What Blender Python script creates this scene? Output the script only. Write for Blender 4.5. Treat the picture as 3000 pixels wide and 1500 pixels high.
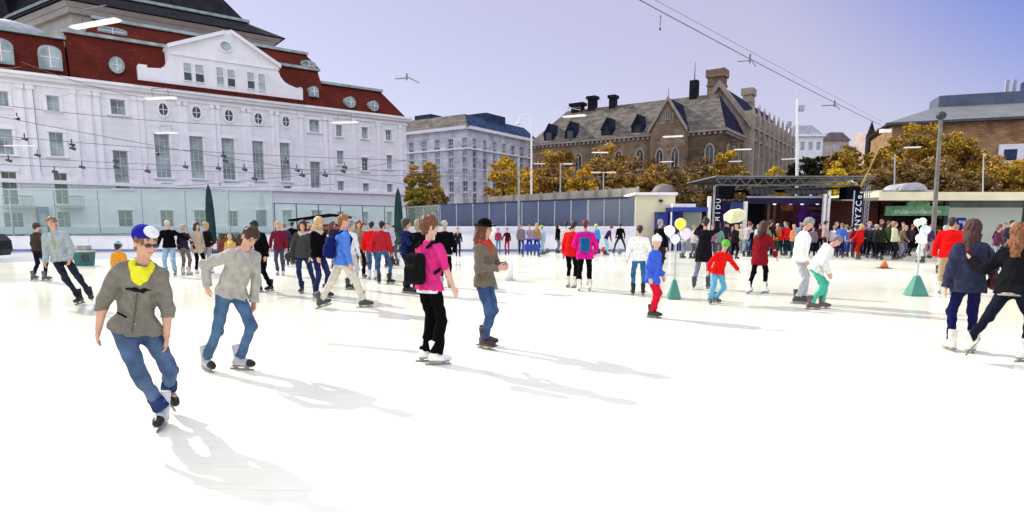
import bpy, math, random
import numpy as np
from mathutils import Vector, Matrix
R = math.radians
for o in list(bpy.data.objects): bpy.data.objects.remove(o)
scene = bpy.context.scene
col = scene.collection

# ------------------------------------------------------------------ camera
CH, FPX, PPX, PPY, HY = 1.62, 1800.0, 1500.0, 900.0, 655.0
PITCH = math.atan((PPY - HY) / FPX)
cd = bpy.data.cameras.new('camera'); cam = bpy.data.objects.new('camera', cd); col.objects.link(cam)
cd.sensor_width = 36; cd.lens = FPX / 3000 * 36; cd.shift_y = (PPY - 750) / 3000
cd.clip_start = 0.1; cd.clip_end = 3000
cam.location = (0, 0, CH); cam.rotation_euler = (math.pi / 2 - PITCH, 0, 0)
scene.camera = cam
# ------------------------------------------------------------------ light
SUN_EL, SUN_AZ = R(33), R(-51)          # azimuth measured from +Y towards +X
sun_dir = Vector((math.cos(SUN_EL) * math.sin(SUN_AZ), math.cos(SUN_EL) * math.cos(SUN_AZ), math.sin(SUN_EL)))
sl = bpy.data.lights.new('sun', 'SUN'); sun = bpy.data.objects.new('sun', sl); col.objects.link(sun)
sl.energy = 4.4; sl.angle = R(0.7); sl.color = (1.0, 0.96, 0.84)
sun.rotation_euler = sun_dir.to_track_quat('Z', 'Y').to_euler(); sun.location = (0, 0, 60)
w = bpy.data.worlds.new('World'); scene.world = w; w.use_nodes = True
nt = w.node_tree; nt.nodes.clear(); N = nt.nodes.new; L = nt.links.new
out = N('ShaderNodeOutputWorld'); bg = N('ShaderNodeBackground'); bg2 = N('ShaderNodeBackground'); add = N('ShaderNodeAddShader')
sky = N('ShaderNodeTexSky'); sky.sky_type = 'NISHITA'; sky.sun_disc = False
sky.sun_elevation = SUN_EL; sky.sun_rotation = SUN_AZ; sky.dust_density = 0.4
bg.inputs['Strength'].default_value = 0.05
L(sky.outputs[0], bg.inputs['Color'])
# thin high haze that whitens the sky, bluer away from the sun
tc = N('ShaderNodeTexCoord')
dotn = N('ShaderNodeVectorMath'); dotn.operation = 'DOT_PRODUCT'
L(tc.outputs['Generated'], dotn.inputs[0]); dotn.inputs[1].default_value = (0.72, 0.30, 0.62)
mr = N('ShaderNodeMapRange'); mr.inputs[1].default_value = 0.68; mr.inputs[2].default_value = 0.90; mr.interpolation_type = 'SMOOTHSTEP'
L(dotn.outputs['Value'], mr.inputs[0])
mx = N('ShaderNodeMix'); mx.data_type = 'RGBA'
mx.inputs[6].default_value = (0.375, 0.315, 0.425, 1); mx.inputs[7].default_value = (0.0, 0.045, 0.42, 1)
L(mr.outputs[0], mx.inputs[0])
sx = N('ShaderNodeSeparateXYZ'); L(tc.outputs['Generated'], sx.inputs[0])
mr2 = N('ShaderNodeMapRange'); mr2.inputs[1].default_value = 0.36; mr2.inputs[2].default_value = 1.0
mr2.inputs[3].default_value = 1.0; mr2.inputs[4].default_value = 3.4  # added fill: the unseen sky overhead is made brighter
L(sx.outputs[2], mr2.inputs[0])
mr3 = N('ShaderNodeMapRange'); mr3.inputs[1].default_value = 0.0; mr3.inputs[2].default_value = -0.6; mr3.inputs[3].default_value = 1.0; mr3.inputs[4].default_value = 1.8  # added fill: unseen sky behind the camera brightened to light the facade
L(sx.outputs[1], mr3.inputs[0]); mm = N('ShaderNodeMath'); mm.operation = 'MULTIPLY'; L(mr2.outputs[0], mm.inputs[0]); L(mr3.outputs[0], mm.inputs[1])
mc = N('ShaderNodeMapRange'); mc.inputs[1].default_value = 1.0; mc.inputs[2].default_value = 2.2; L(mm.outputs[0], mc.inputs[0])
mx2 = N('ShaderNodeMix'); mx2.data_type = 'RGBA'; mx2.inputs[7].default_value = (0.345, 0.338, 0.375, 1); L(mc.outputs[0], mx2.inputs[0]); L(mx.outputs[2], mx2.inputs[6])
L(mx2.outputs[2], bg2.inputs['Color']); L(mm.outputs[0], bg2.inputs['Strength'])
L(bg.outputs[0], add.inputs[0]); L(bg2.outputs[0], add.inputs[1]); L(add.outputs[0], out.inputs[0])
vs = scene.view_settings
vs.view_transform = 'Standard'; vs.look = 'None'; vs.gamma = 1; vs.exposure = 0.20

# ------------------------------------------------------------------ pixel -> place
_c, _s = math.cos(PITCH), math.sin(PITCH)
def ray(px, py):
    x, y = (px - PPX) / FPX, (PPY - py) / FPX
    return Vector((x, y * _s + _c, y * _c - _s))
def G(px, py, z=0.0):                     # where the sight line meets height z
    d = ray(px, py); t = (z - CH) / d.z
    return Vector((d.x * t, d.y * t, z))
def At(px, py, Y):                        # where it meets the plane y = Y
    d = ray(px, py); t = Y / d.y
    return Vector((d.x * t, Y, CH + d.z * t))
def AtX(px, Y): return At(px, HY, Y).x
def AtZ(py, Y): return At(PPX, py, Y).z

# ------------------------------------------------------------------ tags
def tag(o, label=None, cat=None, group=None, kind=None):
    if label: o['label'] = label
    if cat: o['category'] = cat
    if group: o['group'] = group
    if kind: o['kind'] = kind
    return o
def empty(name, loc=(0, 0, 0), rz=0, label=None, cat=None, group=None):
    o = bpy.data.objects.new(name, None); o.empty_display_size = 0.2; col.objects.link(o)
    o.location = loc; o.rotation_euler = (0, 0, rz)
    return tag(o, label, cat, group)
def link_mesh(name, me, m, parent=None, smooth=False):
    o = bpy.data.objects.new(name, me); col.objects.link(o)
    if m is not None and not me.materials: me.materials.append(m)
    if smooth: me.polygons.foreach_set('use_smooth', np.ones(len(me.polygons), dtype=bool))
    if parent is not None: o.parent = parent
    return o

# ------------------------------------------------------------------ materials
_mats = {}
def mat(name, c, rough=0.8, var=0.12, scale=6.0, bump=0.0, bscale=60.0, metal=0.0, spec=0.3, kind=None, c2=None, sheen=0.0, obj=True):
    key = (name, tuple(c), rough, kind)
    if key in _mats: return _mats[key]
    m = bpy.data.materials.new(name); m.use_nodes = True
    nt = m.node_tree; b = nt.nodes['Principled BSDF']; N = nt.nodes.new; L = nt.links.new
    b.inputs['Roughness'].default_value = rough; b.inputs['Metallic'].default_value = metal
    b.inputs['Specular IOR Level'].default_value = spec
    if sheen: b.inputs['Sheen Weight'].default_value = sheen
    tc = N('ShaderNodeTexCoord'); src = tc.outputs['Object']
    nz = N('ShaderNodeTexNoise'); nz.inputs['Scale'].default_value = scale; nz.inputs['Detail'].default_value = 5
    L(src, nz.inputs['Vector'])
    mx = N('ShaderNodeMix'); mx.data_type = 'RGBA'
    lo = tuple(max(0, v * (1 - var)) for v in c[:3]) + (1,)
    hi = tuple(min(1, v * (1 + var)) for v in c[:3]) + (1,)
    if c2: hi = tuple(c2[:3]) + (1,)
    mx.inputs[6].default_value = lo; mx.inputs[7].default_value = hi
    mr = N('ShaderNodeMapRange'); mr.inputs[1].default_value = 0.35; mr.inputs[2].default_value = 0.65
    L(nz.outputs[0], mr.inputs[0]); L(mr.outputs[0], mx.inputs[0]); L(mx.outputs[2], b.inputs['Base Color'])
    if bump:
        nb = N('ShaderNodeTexNoise'); nb.inputs['Scale'].default_value = bscale; nb.inputs['Detail'].default_value = 3
        L(src, nb.inputs['Vector'])
        bp = N('ShaderNodeBump'); bp.inputs['Strength'].default_value = bump; bp.inputs['Distance'].default_value = 0.02
        L(nb.outputs[0], bp.inputs['Height']); L(bp.outputs[0], b.inputs['Normal'])
    _mats[key] = m
    return m
def cloth(c, rough=0.9): return mat('cloth', c, rough, 0.12, 18, 0.8, 60, spec=0.03, sheen=0.0)
def denim(c): return mat('denim', c, 0.9, 0.25, 6, 0.4, 80, spec=0.1, kind='denim', c2=tuple(min(1, v * 1.45 + .005) for v in c))
def skin(c=(0.62, 0.34, 0.24)): return mat('skin', c, 0.55, 0.06, 12, 0.05, 40, spec=0.35)
def hairm(c): return mat('hair', c, 0.5, 0.45, 60, 0.6, 120, spec=0.4)
def glass_mat(name, tint, milk, milkfac, gloss=0.10, rough=0.03):
    m = bpy.data.materials.new(name); m.use_nodes = True; nt = m.node_tree; nt.nodes.clear()
    N = nt.nodes.new; L = nt.links.new
    o = N('ShaderNodeOutputMaterial'); t = N('ShaderNodeBsdfTransparent'); t.inputs[0].default_value = tint + (1,)
    d = N('ShaderNodeBsdfDiffuse'); d.inputs[0].default_value = milk + (1,)
    g = N('ShaderNodeBsdfGlossy'); g.inputs['Roughness'].default_value = rough
    a = N('ShaderNodeMixShader'); b = N('ShaderNodeMixShader')
    tc = N('ShaderNodeTexCoord'); nz = N('ShaderNodeTexNoise'); nz.inputs['Scale'].default_value = 0.8; L(tc.outputs['Object'], nz.inputs['Vector'])
    mr = N('ShaderNodeMapRange'); mr.inputs[1].default_value = .3; mr.inputs[2].default_value = .7
    mr.inputs[3].default_value = milkfac * 0.8; mr.inputs[4].default_value = min(1, milkfac * 1.2); L(nz.outputs[0], mr.inputs[0]); L(mr.outputs[0], a.inputs[0])
    L(t.outputs[0], a.inputs[1]); L(d.outputs[0], a.inputs[2])
    lw = N('ShaderNodeLayerWeight'); lw.inputs[0].default_value = 0.25
    mu = N('ShaderNodeMath'); mu.operation = 'MULTIPLY_ADD'; mu.inputs[1].default_value = 0.5; mu.inputs[2].default_value = gloss * 0.4
    L(lw.outputs['Fresnel'], mu.inputs[0]); L(mu.outputs[0], b.inputs[0])
    L(a.outputs[0], b.inputs[1]); L(g.outputs[0], b.inputs[2]); L(b.outputs[0], o.inputs[0])
    return m
def pane_mat(name, c, rough=0.08):
    return mat(name, c, rough, 0.5, 0.9, 0.0, spec=0.6)

M = {}
M['plaster'] = mat('plaster', (0.80, 0.79, 0.82), 0.85, 0.06, 0.7, 0.15, 9)
M['plaster_trim'] = mat('plaster_trim', (0.83, 0.82, 0.85), 0.8, 0.05, 1.5)
M['wframe'] = mat('window_frame_paint', (0.62, 0.64, 0.66), 0.6, 0.1, 3)
M['pane'] = pane_mat('window_glass', (0.26, 0.32, 0.33))  # sky reflection put into the base colour as a lighter grey
M['pane_dark'] = pane_mat('window_glass_dark', (0.03, 0.045, 0.05))
M['pane_green'] = pane_mat('window_glass_green', (0.10, 0.15, 0.10))
M['slate'] = mat('slate', (0.018, 0.016, 0.022), 0.8, 0.35, 1.2, 0.4, 14, spec=.08)
M['slate_blue'] = mat('slate_blue', (0.03, 0.05, 0.10), 0.75, 0.3, 1.2, 0.4, 10, spec=.1)
M['slate_grey'] = mat('slate_grey', (0.16, 0.15, 0.15), 0.7, 0.25, 0.8, 0.5, 9)
M['copper'] = mat('copper_patina', (0.30, 0.38, 0.37), 0.7, 0.25, 1.5)
M['lead'] = mat('lead_grey', (0.33, 0.34, 0.38), 0.6, 0.2, 1.5)
M['metal'] = mat('galvanised_metal', (0.42, 0.44, 0.46), 0.45, 0.15, 5, metal=0.4)
M['white_metal'] = mat('white_painted_metal', (0.78, 0.78, 0.76), 0.5, 0.06, 5)
M['dark_metal'] = mat('dark_metal', (0.035, 0.04, 0.05), 0.5, 0.2, 5)
M['black'] = mat('black_fabric', (0.005, 0.005, 0.007), 0.8, 0.3, 3, spec=.05)
M['wood'] = mat('brown_wood', (0.10, 0.04, 0.02), 0.7, 0.35, 4, 0.3, 20)
M['cream'] = mat('cream_render', (0.84, 0.78, 0.54), 0.85, 0.07, 0.8)
M['beige'] = mat('beige_stone', (0.46, 0.43, 0.34), 0.85, 0.18, 1.4, 0.3, 12)

def tile_mat(name, c, rows=0.22, kind='brick', mortar=None, w=0.3, h=0.18, var=0.3, bump=0.5, ms=0.02, nv=(.72, 1.25)):
    m = bpy.data.materials.new(name); m.use_nodes = True; nt = m.node_tree; b = nt.nodes['Principled BSDF']; N = nt.nodes.new; L = nt.links.new
    tc = N('ShaderNodeTexCoord'); uv = N('ShaderNodeMapping'); L(tc.outputs['UV'], uv.inputs[0])
    br = N('ShaderNodeTexBrick'); L(uv.outputs[0], br.inputs['Vector'])
    br.inputs['Scale'].default_value = 1.0; br.inputs['Brick Width'].default_value = w; br.inputs['Row Height'].default_value = h
    br.inputs['Mortar Size'].default_value = ms; br.inputs['Mortar Smooth'].default_value = 0.3
    br.inputs['Color1'].default_value = tuple(v * (1 - var) for v in c) + (1,)
    br.inputs['Color2'].default_value = tuple(min(1, v * (1 + var)) for v in c) + (1,)
    mo = mortar or tuple(v * 0.5 for v in c); br.inputs['Mortar'].default_value = mo + (1,)
    nz = N('ShaderNodeTexNoise'); nz.inputs['Scale'].default_value = 0.6; nz.inputs['Detail'].default_value = 6; L(tc.outputs['Object'], nz.inputs['Vector'])
    mr = N('ShaderNodeMapRange'); mr.inputs[1].default_value = .3; mr.inputs[2].default_value = .7; mr.inputs[3].default_value = nv[0]; mr.inputs[4].default_value = nv[1]
    L(nz.outputs[0], mr.inputs[0])
    vm = N('ShaderNodeVectorMath'); vm.operation = 'SCALE'; L(br.outputs['Color'], vm.inputs[0]); L(mr.outputs[0], vm.inputs['Scale'])
    L(vm.outputs[0], b.inputs['Base Color']); b.inputs['Roughness'].default_value = 0.85; b.inputs['Specular IOR Level'].default_value = 0.08
    bp = N('ShaderNodeBump'); bp.inputs['Strength'].default_value = bump; bp.inputs['Distance'].default_value = 0.03
    L(br.outputs['Fac'], bp.inputs['Height']); bp.invert = True; L(bp.outputs[0], b.inputs['Normal'])
    return m
M['tile'] = tile_mat('red_roof_tile', (0.110, 0.018, 0.012), w=0.32, h=0.22, var=.14, bump=.2, nv=(.8, 1.15))
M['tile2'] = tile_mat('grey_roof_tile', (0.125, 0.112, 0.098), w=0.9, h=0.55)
M['tile_shaded'] = tile_mat('shaded_roof_tile', (0.014, 0.018, 0.040), w=0.9, h=0.55)  # shade put into the colour, for roof slopes turned away from the sun
M['stone'] = tile_mat('brown_stone_block', (0.24, 0.175, 0.115), w=1.1, h=0.5, var=0.22, mortar=(0.18, 0.13, 0.10))
M['stone_light'] = mat('light_sandstone', (0.34, 0.29, 0.24), 0.85, 0.2, 0.9, 0.3, 6)
M['brick'] = tile_mat('tan_brick', (0.36, 0.215, 0.11), w=0.8, h=0.35, var=0.2)
M['ashlar'] = tile_mat('white_ashlar', (0.80, 0.79, 0.82), w=1.6, h=0.55, var=0.03, mortar=(0.70, 0.70, 0.73), ms=0.02, nv=(.93, 1.03))

# ------------------------------------------------------------------ mesh builder
class Frame:
    def __init__(s, P0, u, n=None):
        s.P = Vector((P0[0], P0[1], 0)); s.u = Vector((u[0], u[1], 0)).normalized()
        s.n = Vector((n[0], n[1], 0)).normalized() if n else Vector((s.u.y, -s.u.x, 0))
    def pt(s, a, d, z): return s.P + s.u * a + s.n * d + Vector((0, 0, z))
    def hit(s, px, py, off=0.0):           # (s, z) where a sight line meets the wall plane at offset off
        r = ray(px, py); Q = s.P + s.n * off
        t = (Q.dot(s.n)) / (r.x * s.n.x + r.y * s.n.y)
        p = r * t
        return ((p - Q).dot(s.u), CH + r.z * t)
WORLD = Frame((0, 0), (1, 0))              # n = -Y
class MB:
    def __init__(s): s.v = []; s.f = []; s.uv = []
    def poly(s, pts, uv=None):
        i = len(s.v); s.v += [tuple(p) for p in pts]; s.f.append(tuple(range(i, i + len(pts))))
        if uv is None:
            a = Vector(pts[0]); nrm = (Vector(pts[1]) - a).cross(Vector(pts[-1]) - a)
            if nrm.length < 1e-9: nrm = Vector((0, 0, 1))
            nrm.normalize()
            e1 = Vector((0, 0, 1)).cross(nrm)
            if e1.length < 1e-3: e1 = Vector((1, 0, 0))
            e1.normalize(); e2 = nrm.cross(e1)
            uv = [(Vector(p).dot(e1), Vector(p).dot(e2)) for p in pts]
        s.uv += uv
    def box(s, F, a0, a1, d0, d1, z0, z1):
        p = [F.pt(a, d, z) for z in (z0, z1) for d in (d0, d1) for a in (a0, a1)]
        # winding is fixed by recalculation later
        for q in ((0, 1, 3, 2), (4, 6, 7, 5), (0, 4, 5, 1), (2, 3, 7, 6), (0, 2, 6, 4), (1, 5, 7, 3)):
            s.poly([p[i] for i in q])
    def prism(s, F, pts, d0, d1):          # outline in (a, z), between depths d0 and d1
        s.poly([F.pt(a, d1, z) for a, z in pts]); s.poly([F.pt(a, d0, z) for a, z in reversed(pts)])
        n = len(pts)
        for i in range(n):
            a, b = pts[i], pts[(i + 1) % n]
            s.poly([F.pt(a[0], d1, a[1]), F.pt(a[0], d0, a[1]), F.pt(b[0], d0, b[1]), F.pt(b[0], d1, b[1])])
    def solid(s, bottom, top):             # two matching rings
        n = len(bottom); s.poly(list(reversed(bottom))); s.poly(top)
        for i in range(n):
            j = (i + 1) % n; s.poly([bottom[i], bottom[j], top[j], top[i]])
    def tube(s, p, q, r0, r1=None, n=8, caps=True):
        r1 = r0 if r1 is None else r1
        p, q = Vector(p), Vector(q); ax = (q - p)
        if ax.length < 1e-6: return
        ax.normalize(); e = ax.orthogonal().normalized(); g = ax.cross(e)
        A = [p + (e * math.cos(t) + g * math.sin(t)) * r0 for t in [2 * math.pi * k / n for k in range(n)]]
        B = [q + (e * math.cos(t) + g * math.sin(t)) * r1 for t in [2 * math.pi * k / n for k in range(n)]]
        for i in range(n):
            j = (i + 1) % n; s.poly([A[i], A[j], B[j], B[i]])
        if caps: s.poly(list(reversed(A))); s.poly(B)
    def lathe(s, c, prof, n=16, ax=None):
        c = Vector(c)
        rings = [[c + Vector((r * math.cos(2 * math.pi * k / n), r * math.sin(2 * math.pi * k / n), z)) for k in range(n)] for r, z in prof]
        for a, b in zip(rings, rings[1:]):
            for i in range(n):
                j = (i + 1) % n; s.poly([a[i], a[j], b[j], b[i]])
        s.poly(list(reversed(rings[0]))); s.poly(rings[-1])
    def ring(s, F, a, z, ra, rz, t, d0, d1, n=20):   # elliptical frame on a wall
        P = lambda k, e, d: F.pt(a + math.cos(2 * math.pi * k / n) * (ra + e), d, z + math.sin(2 * math.pi * k / n) * (rz + e))
        for k in range(n):
            s.poly([P(k, 0, d1), P(k, t, d1), P(k + 1, t, d1), P(k + 1, 0, d1)])
            s.poly([P(k, t, d1), P(k, t, d0), P(k + 1, t, d0), P(k + 1, t, d1)])
            s.poly([P(k, 0, d0), P(k, 0, d1), P(k + 1, 0, d1), P(k + 1, 0, d0)])
    def build(s, name, m, parent=None, origin=None, smooth=False, fix=True):
        me = bpy.data.meshes.new(name)
        v = s.v
        if origin is not None:
            ox, oy, oz = origin; v = [(a - ox, b - oy, c - oz) for a, b, c in v]
        elif parent is not None and parent.type == 'EMPTY' or (parent is not None and parent.parent is None):
            pass
        me.from_pydata(v, [], s.f)
        ul = me.uv_layers.new(name='UVMap'); ul.data.foreach_set('uv', np.array(s.uv, dtype=np.float32).ravel())
        if fix:
            import bmesh
            bm = bmesh.new(); bm.from_mesh(me); bmesh.ops.remove_doubles(bm, verts=bm.verts, dist=1e-5)
            bmesh.ops.recalc_face_normals(bm, faces=bm.faces); bm.to_mesh(me); bm.free()
        me.materials.append(m)
        o = bpy.data.objects.new(name, me); col.objects.link(o)
        if parent is not None:
            o.parent = parent
            # meshes are written in world coordinates: bring them into the parent's space
            mw = Matrix.Identity(4); p = parent
            while p is not None: mw = p.matrix_basis @ mw; p = p.parent
            if origin is None: me.transform(mw.inverted())
        elif origin is not None: o.location = origin
        if smooth: me.polygons.foreach_set('use_smooth', np.ones(len(me.polygons), dtype=bool))
        return o
# ================================================================== SETTING
def ice_mat():
    m = bpy.data.materials.new('rink_ice'); m.use_nodes = True; nt = m.node_tree; b = nt.nodes['Principled BSDF']; N = nt.nodes.new; L = nt.links.new
    tc = N('ShaderNodeTexCoord'); src = tc.outputs['Object']
    nz = N('ShaderNodeTexNoise'); nz.inputs['Scale'].default_value = 0.35; nz.inputs['Detail'].default_value = 7; nz.inputs['Roughness'].default_value = 0.6; L(src, nz.inputs[0])
    cr = N('ShaderNodeValToRGB'); cr.color_ramp.elements[0].position = .3; cr.color_ramp.elements[1].position = .7
    cr.color_ramp.elements[0].color = (.82, .83, .70, 1); cr.color_ramp.elements[1].color = (.94, .92, .71, 1)
    L(nz.outputs[0], cr.inputs[0])
    # skate scratches: stretched noise in two directions
    last = cr.outputs[0]; bumps = []
    for ang, sc, st in ((0.35, (1.0, 34, 1), 0.5), (-0.9, (1.2, 40, 1), 0.4), (1.25, (0.8, 30, 1), 0.35)):
        mp = N('ShaderNodeMapping'); mp.inputs['Rotation'].default_value = (0, 0, ang); mp.inputs['Scale'].default_value = sc; L(src, mp.inputs[0])
        wn = N('ShaderNodeTexNoise'); wn.inputs['Scale'].default_value = 1.0; wn.inputs['Detail'].default_value = 4; wn.inputs['Distortion'].default_value = 0.3; L(mp.outputs[0], wn.inputs[0])
        mr = N('ShaderNodeMapRange'); mr.inputs[1].default_value = .60; mr.inputs[2].default_value = .74; L(wn.outputs[0], mr.inputs[0])
        mx = N('ShaderNodeMix'); mx.data_type = 'RGBA'; mx.inputs[7].default_value = (.58, .60, .60, 1)
        mu = N('ShaderNodeMath'); mu.operation = 'MULTIPLY'; mu.inputs[1].default_value = st * 1.1; L(mr.outputs[0], mu.inputs[0])
        L(mu.outputs[0], mx.inputs[0]); L(last, mx.inputs[6]); last = mx.outputs[2]
        bumps.append(mr.outputs[0])
    L(last, b.inputs['Base Color'])
    rg = N('ShaderNodeTexNoise'); rg.inputs['Scale'].default_value = 0.12; rg.inputs['Detail'].default_value = 3; L(src, rg.inputs[0])
    rr = N('ShaderNodeMapRange'); rr.inputs[1].default_value = .35; rr.inputs[2].default_value = .65; rr.inputs[3].default_value = .10; rr.inputs[4].default_value = .28
    L(rg.outputs[0], rr.inputs[0]); L(rr.outputs[0], b.inputs['Roughness'])
    b.inputs['IOR'].default_value = 1.33; b.inputs['Specular IOR Level'].default_value = 0.75
    bn = N('ShaderNodeTexNoise'); bn.inputs['Scale'].default_value = 3.0; bn.inputs['Detail'].default_value = 6; L(src, bn.inputs[0])
    ad = N('ShaderNodeMath'); ad.operation = 'ADD'; L(bumps[0], ad.inputs[0]); L(bn.outputs[0], ad.inputs[1])
    bp = N('ShaderNodeBump'); bp.inputs['Strength'].default_value = 0.12; bp.inputs['Distance'].default_value = 0.02; L(ad.outputs[0], bp.inputs['Height']); L(bp.outputs[0], b.inputs['Normal'])
    return m
def sheet(name, x0, x1, y0, y1, z, m):
    b = MB(); b.poly([(x0, y0, z), (x1, y0, z), (x1, y1, z), (x0, y1, z)])
    o = b.build(name, m, fix=False); return tag(o, kind='structure')
RY = 36.0
sheet('ground', -900, 900, -300, 1600, -0.06, mat('ground_asphalt', (0.10, 0.10, 0.11), 0.9, 0.25, 0.3, 0.2, 8))
ice = sheet('ice_rink', -46, 46, -14, RY, 0.0, ice_mat())

# ================================================================== RINK BOARDS AND SCREENS
def boards(xa, xb, h, label):
    t = empty('rink_board', ((xa + xb) / 2, RY, 0), 0, label, 'barrier', 'white boards round the rink')
    b = MB(); n = max(1, round((xb - xa) / 2.4))
    for i in range(n):
        a0 = xa + (xb - xa) * i / n; a1 = xa + (xb - xa) * (i + 1) / n
        b.box(WORLD, a0 + .008, a1 - .008, -RY - .07, -RY, 0.14, h - .05)
    b.build('panel', mat('board_white', (.80, .80, .84), .5, .05, .8), t)
    b = MB(); b.box(WORLD, xa, xb, -RY - .075, -RY + .012, 0, .138); b.build('kick_strip', mat('kick_blue', (.18, .22, .40), .6, .15, 1.2), t)
    b = MB(); b.box(WORLD, xa, xb, -RY - .09, -RY + .03, h - .048, h); b.build('cap_rail', M['plaster_trim'], t)
boards(AtX(-90, RY), AtX(600, RY), .90, 'white rink boards on the left in front of the white concert hall')
boards(AtX(600, RY) + .03, AtX(1190, RY), .98, 'white rink boards behind the densest group of skaters, below the framed glass screen')
boards(AtX(1190, RY) + .03, AtX(1860, RY), 1.0, 'white rink boards below the blue glass screen')
# white plinth wall under the blue glass
b = MB(); b.box(WORLD, AtX(1185, 36.9), AtX(1862, 36.9), -37.1, -36.7, -0.06, 1.46)
tag(b.build('plinth_wall', M['plaster_trim'], origin=(3, 36.9, 0)), 'low white wall carrying the blue glass screen', 'wall')

GREEN_GLASS = glass_mat('green_tint_glass', (.90, .99, .95), (.70, .86, .82), .10)
def screen(x0, x1, Y, z0, z1a, z1b, step, gm, fm, label, rm=None, rail=True, post=.03, lower=None):
    t = empty('glass_screen', ((x0 + x1) / 2, Y, 0), 0, label, 'glass screen')
    n = max(1, round((x1 - x0) / step))
    top = lambda x: z1a + (z1b - z1a) * (x - x0) / (x1 - x0)
    for i in range(n):
        a0 = x0 + (x1 - x0) * i / n + post + .004; a1 = x0 + (x1 - x0) * (i + 1) / n - post - .004
        b = MB(); b.prism(WORLD, [(a0, z0), (a1, z0), (a1, top(a1) - .06), (a0, top(a0) - .06)], -Y - .006, -Y + .006); b.build('glass_panel', gm, t)
    for i in range(n + 1):
        x = x0 + (x1 - x0) * i / n
        b = MB(); b.box(WORLD, x - post, x + post, -Y - .05, -Y + .05, -.06, top(x) - .055); b.build('post', fm, t)
    if rail:
        b = MB(); b.prism(WORLD, [(x0 - post, top(x0) - .05), (x1 + post, top(x1) - .05), (x1 + post, top(x1)), (x0 - post, top(x0))], -Y - .06, -Y + .06); b.build('top_rail', rm or fm, t)
    return t
Y1 = 37.6
pale = mat('pale_green_metal', (.50, .60, .58), .5, .1, 3)
screen(AtX(-90, Y1), AtX(800, Y1), Y1, .2, AtZ(553, Y1), AtZ(556, Y1), 2.6, GREEN_GLASS, pale, 'tall pale green glass screen in front of the concert hall, left of the dark hut', post=.022)
screen(AtX(806, Y1), AtX(1192, Y1), Y1, .2, AtZ(594, Y1), AtZ(605, Y1), 1.25, GREEN_GLASS, mat('teal_metal', (.10, .17, .18), .5, .1, 3), 'lower green glass screen with thin dark frames behind the crowd', post=.02)
BLUE_GLASS = glass_mat('blue_tint_glass', (.18, .25, .42), (.09, .135, .26), .62, .12)
screen(AtX(1290, Y1), AtX(1720, Y1), Y1, 1.0, AtZ(598, Y1), AtZ(583, Y1), 1.0, BLUE_GLASS, M['metal'], 'dark blue glass screen with pale posts above the white boards', rm=M['dark_metal'], post=.028)
GREY_GLASS = glass_mat('grey_tint_glass', (.22, .26, .36), (.18, .22, .30), .62, .12)
screen(AtX(1724, Y1), AtX(1858, Y1), Y1, 1.0, AtZ(583, Y1), AtZ(578, Y1), 1.0, GREY_GLASS, M['metal'], 'greyer end of the glass screen beside the cream kiosk', rm=M['dark_metal'], post=.028)
screen(AtX(1196, Y1), AtX(1286, Y1), Y1, 1.0, AtZ(606, Y1), AtZ(600, Y1), .9, GREEN_GLASS, M['metal'], 'short pale screen joining the green glass to the blue glass', post=.02)
# dark solid band behind the blue glass and beige parapet
Y2 = 41.0
b = MB(); b.prism(WORLD, [(AtX(1290, Y2), -.06), (AtX(1862, Y2), -.06), (AtX(1862, Y2), AtZ(575, Y2)), (AtX(1426, Y2), AtZ(592, Y2)), (AtX(1290, Y2), AtZ(602, Y2))], -Y2 - .3, -Y2)
tag(b.build('dark_wall', mat('navy_wall', (.03, .045, .12), .7, .3, .6), origin=(3, Y2, 0)), 'dark navy wall standing right behind the blue glass screen', 'wall')
t = empty('parapet_wall', (AtX(1640, 42.5), 42.5, 0), 0, 'long beige parapet wall above the blue glass screen, below the autumn trees', 'wall')
b = MB(); b.prism(WORLD, [(AtX(1420, 42.5), -.06), (AtX(1870, 42.5), -.06), (AtX(1870, 42.5), AtZ(549, 42.5)), (AtX(1420, 42.5), AtZ(577, 42.5))], -42.8, -42.5); b.build('wall', M['beige'], t)
n = 12
for i in range(n):
    x = AtX(1425 + 440 * i / (n - 1), 42.5); zt = AtZ(577 - 28 * i / (n - 1), 42.5)
    b = MB(); b.box(WORLD, x - .08, x + .08, -42.49, -42.42, 0, zt + .08); b.build('pier', M['stone_light'], t)

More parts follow.
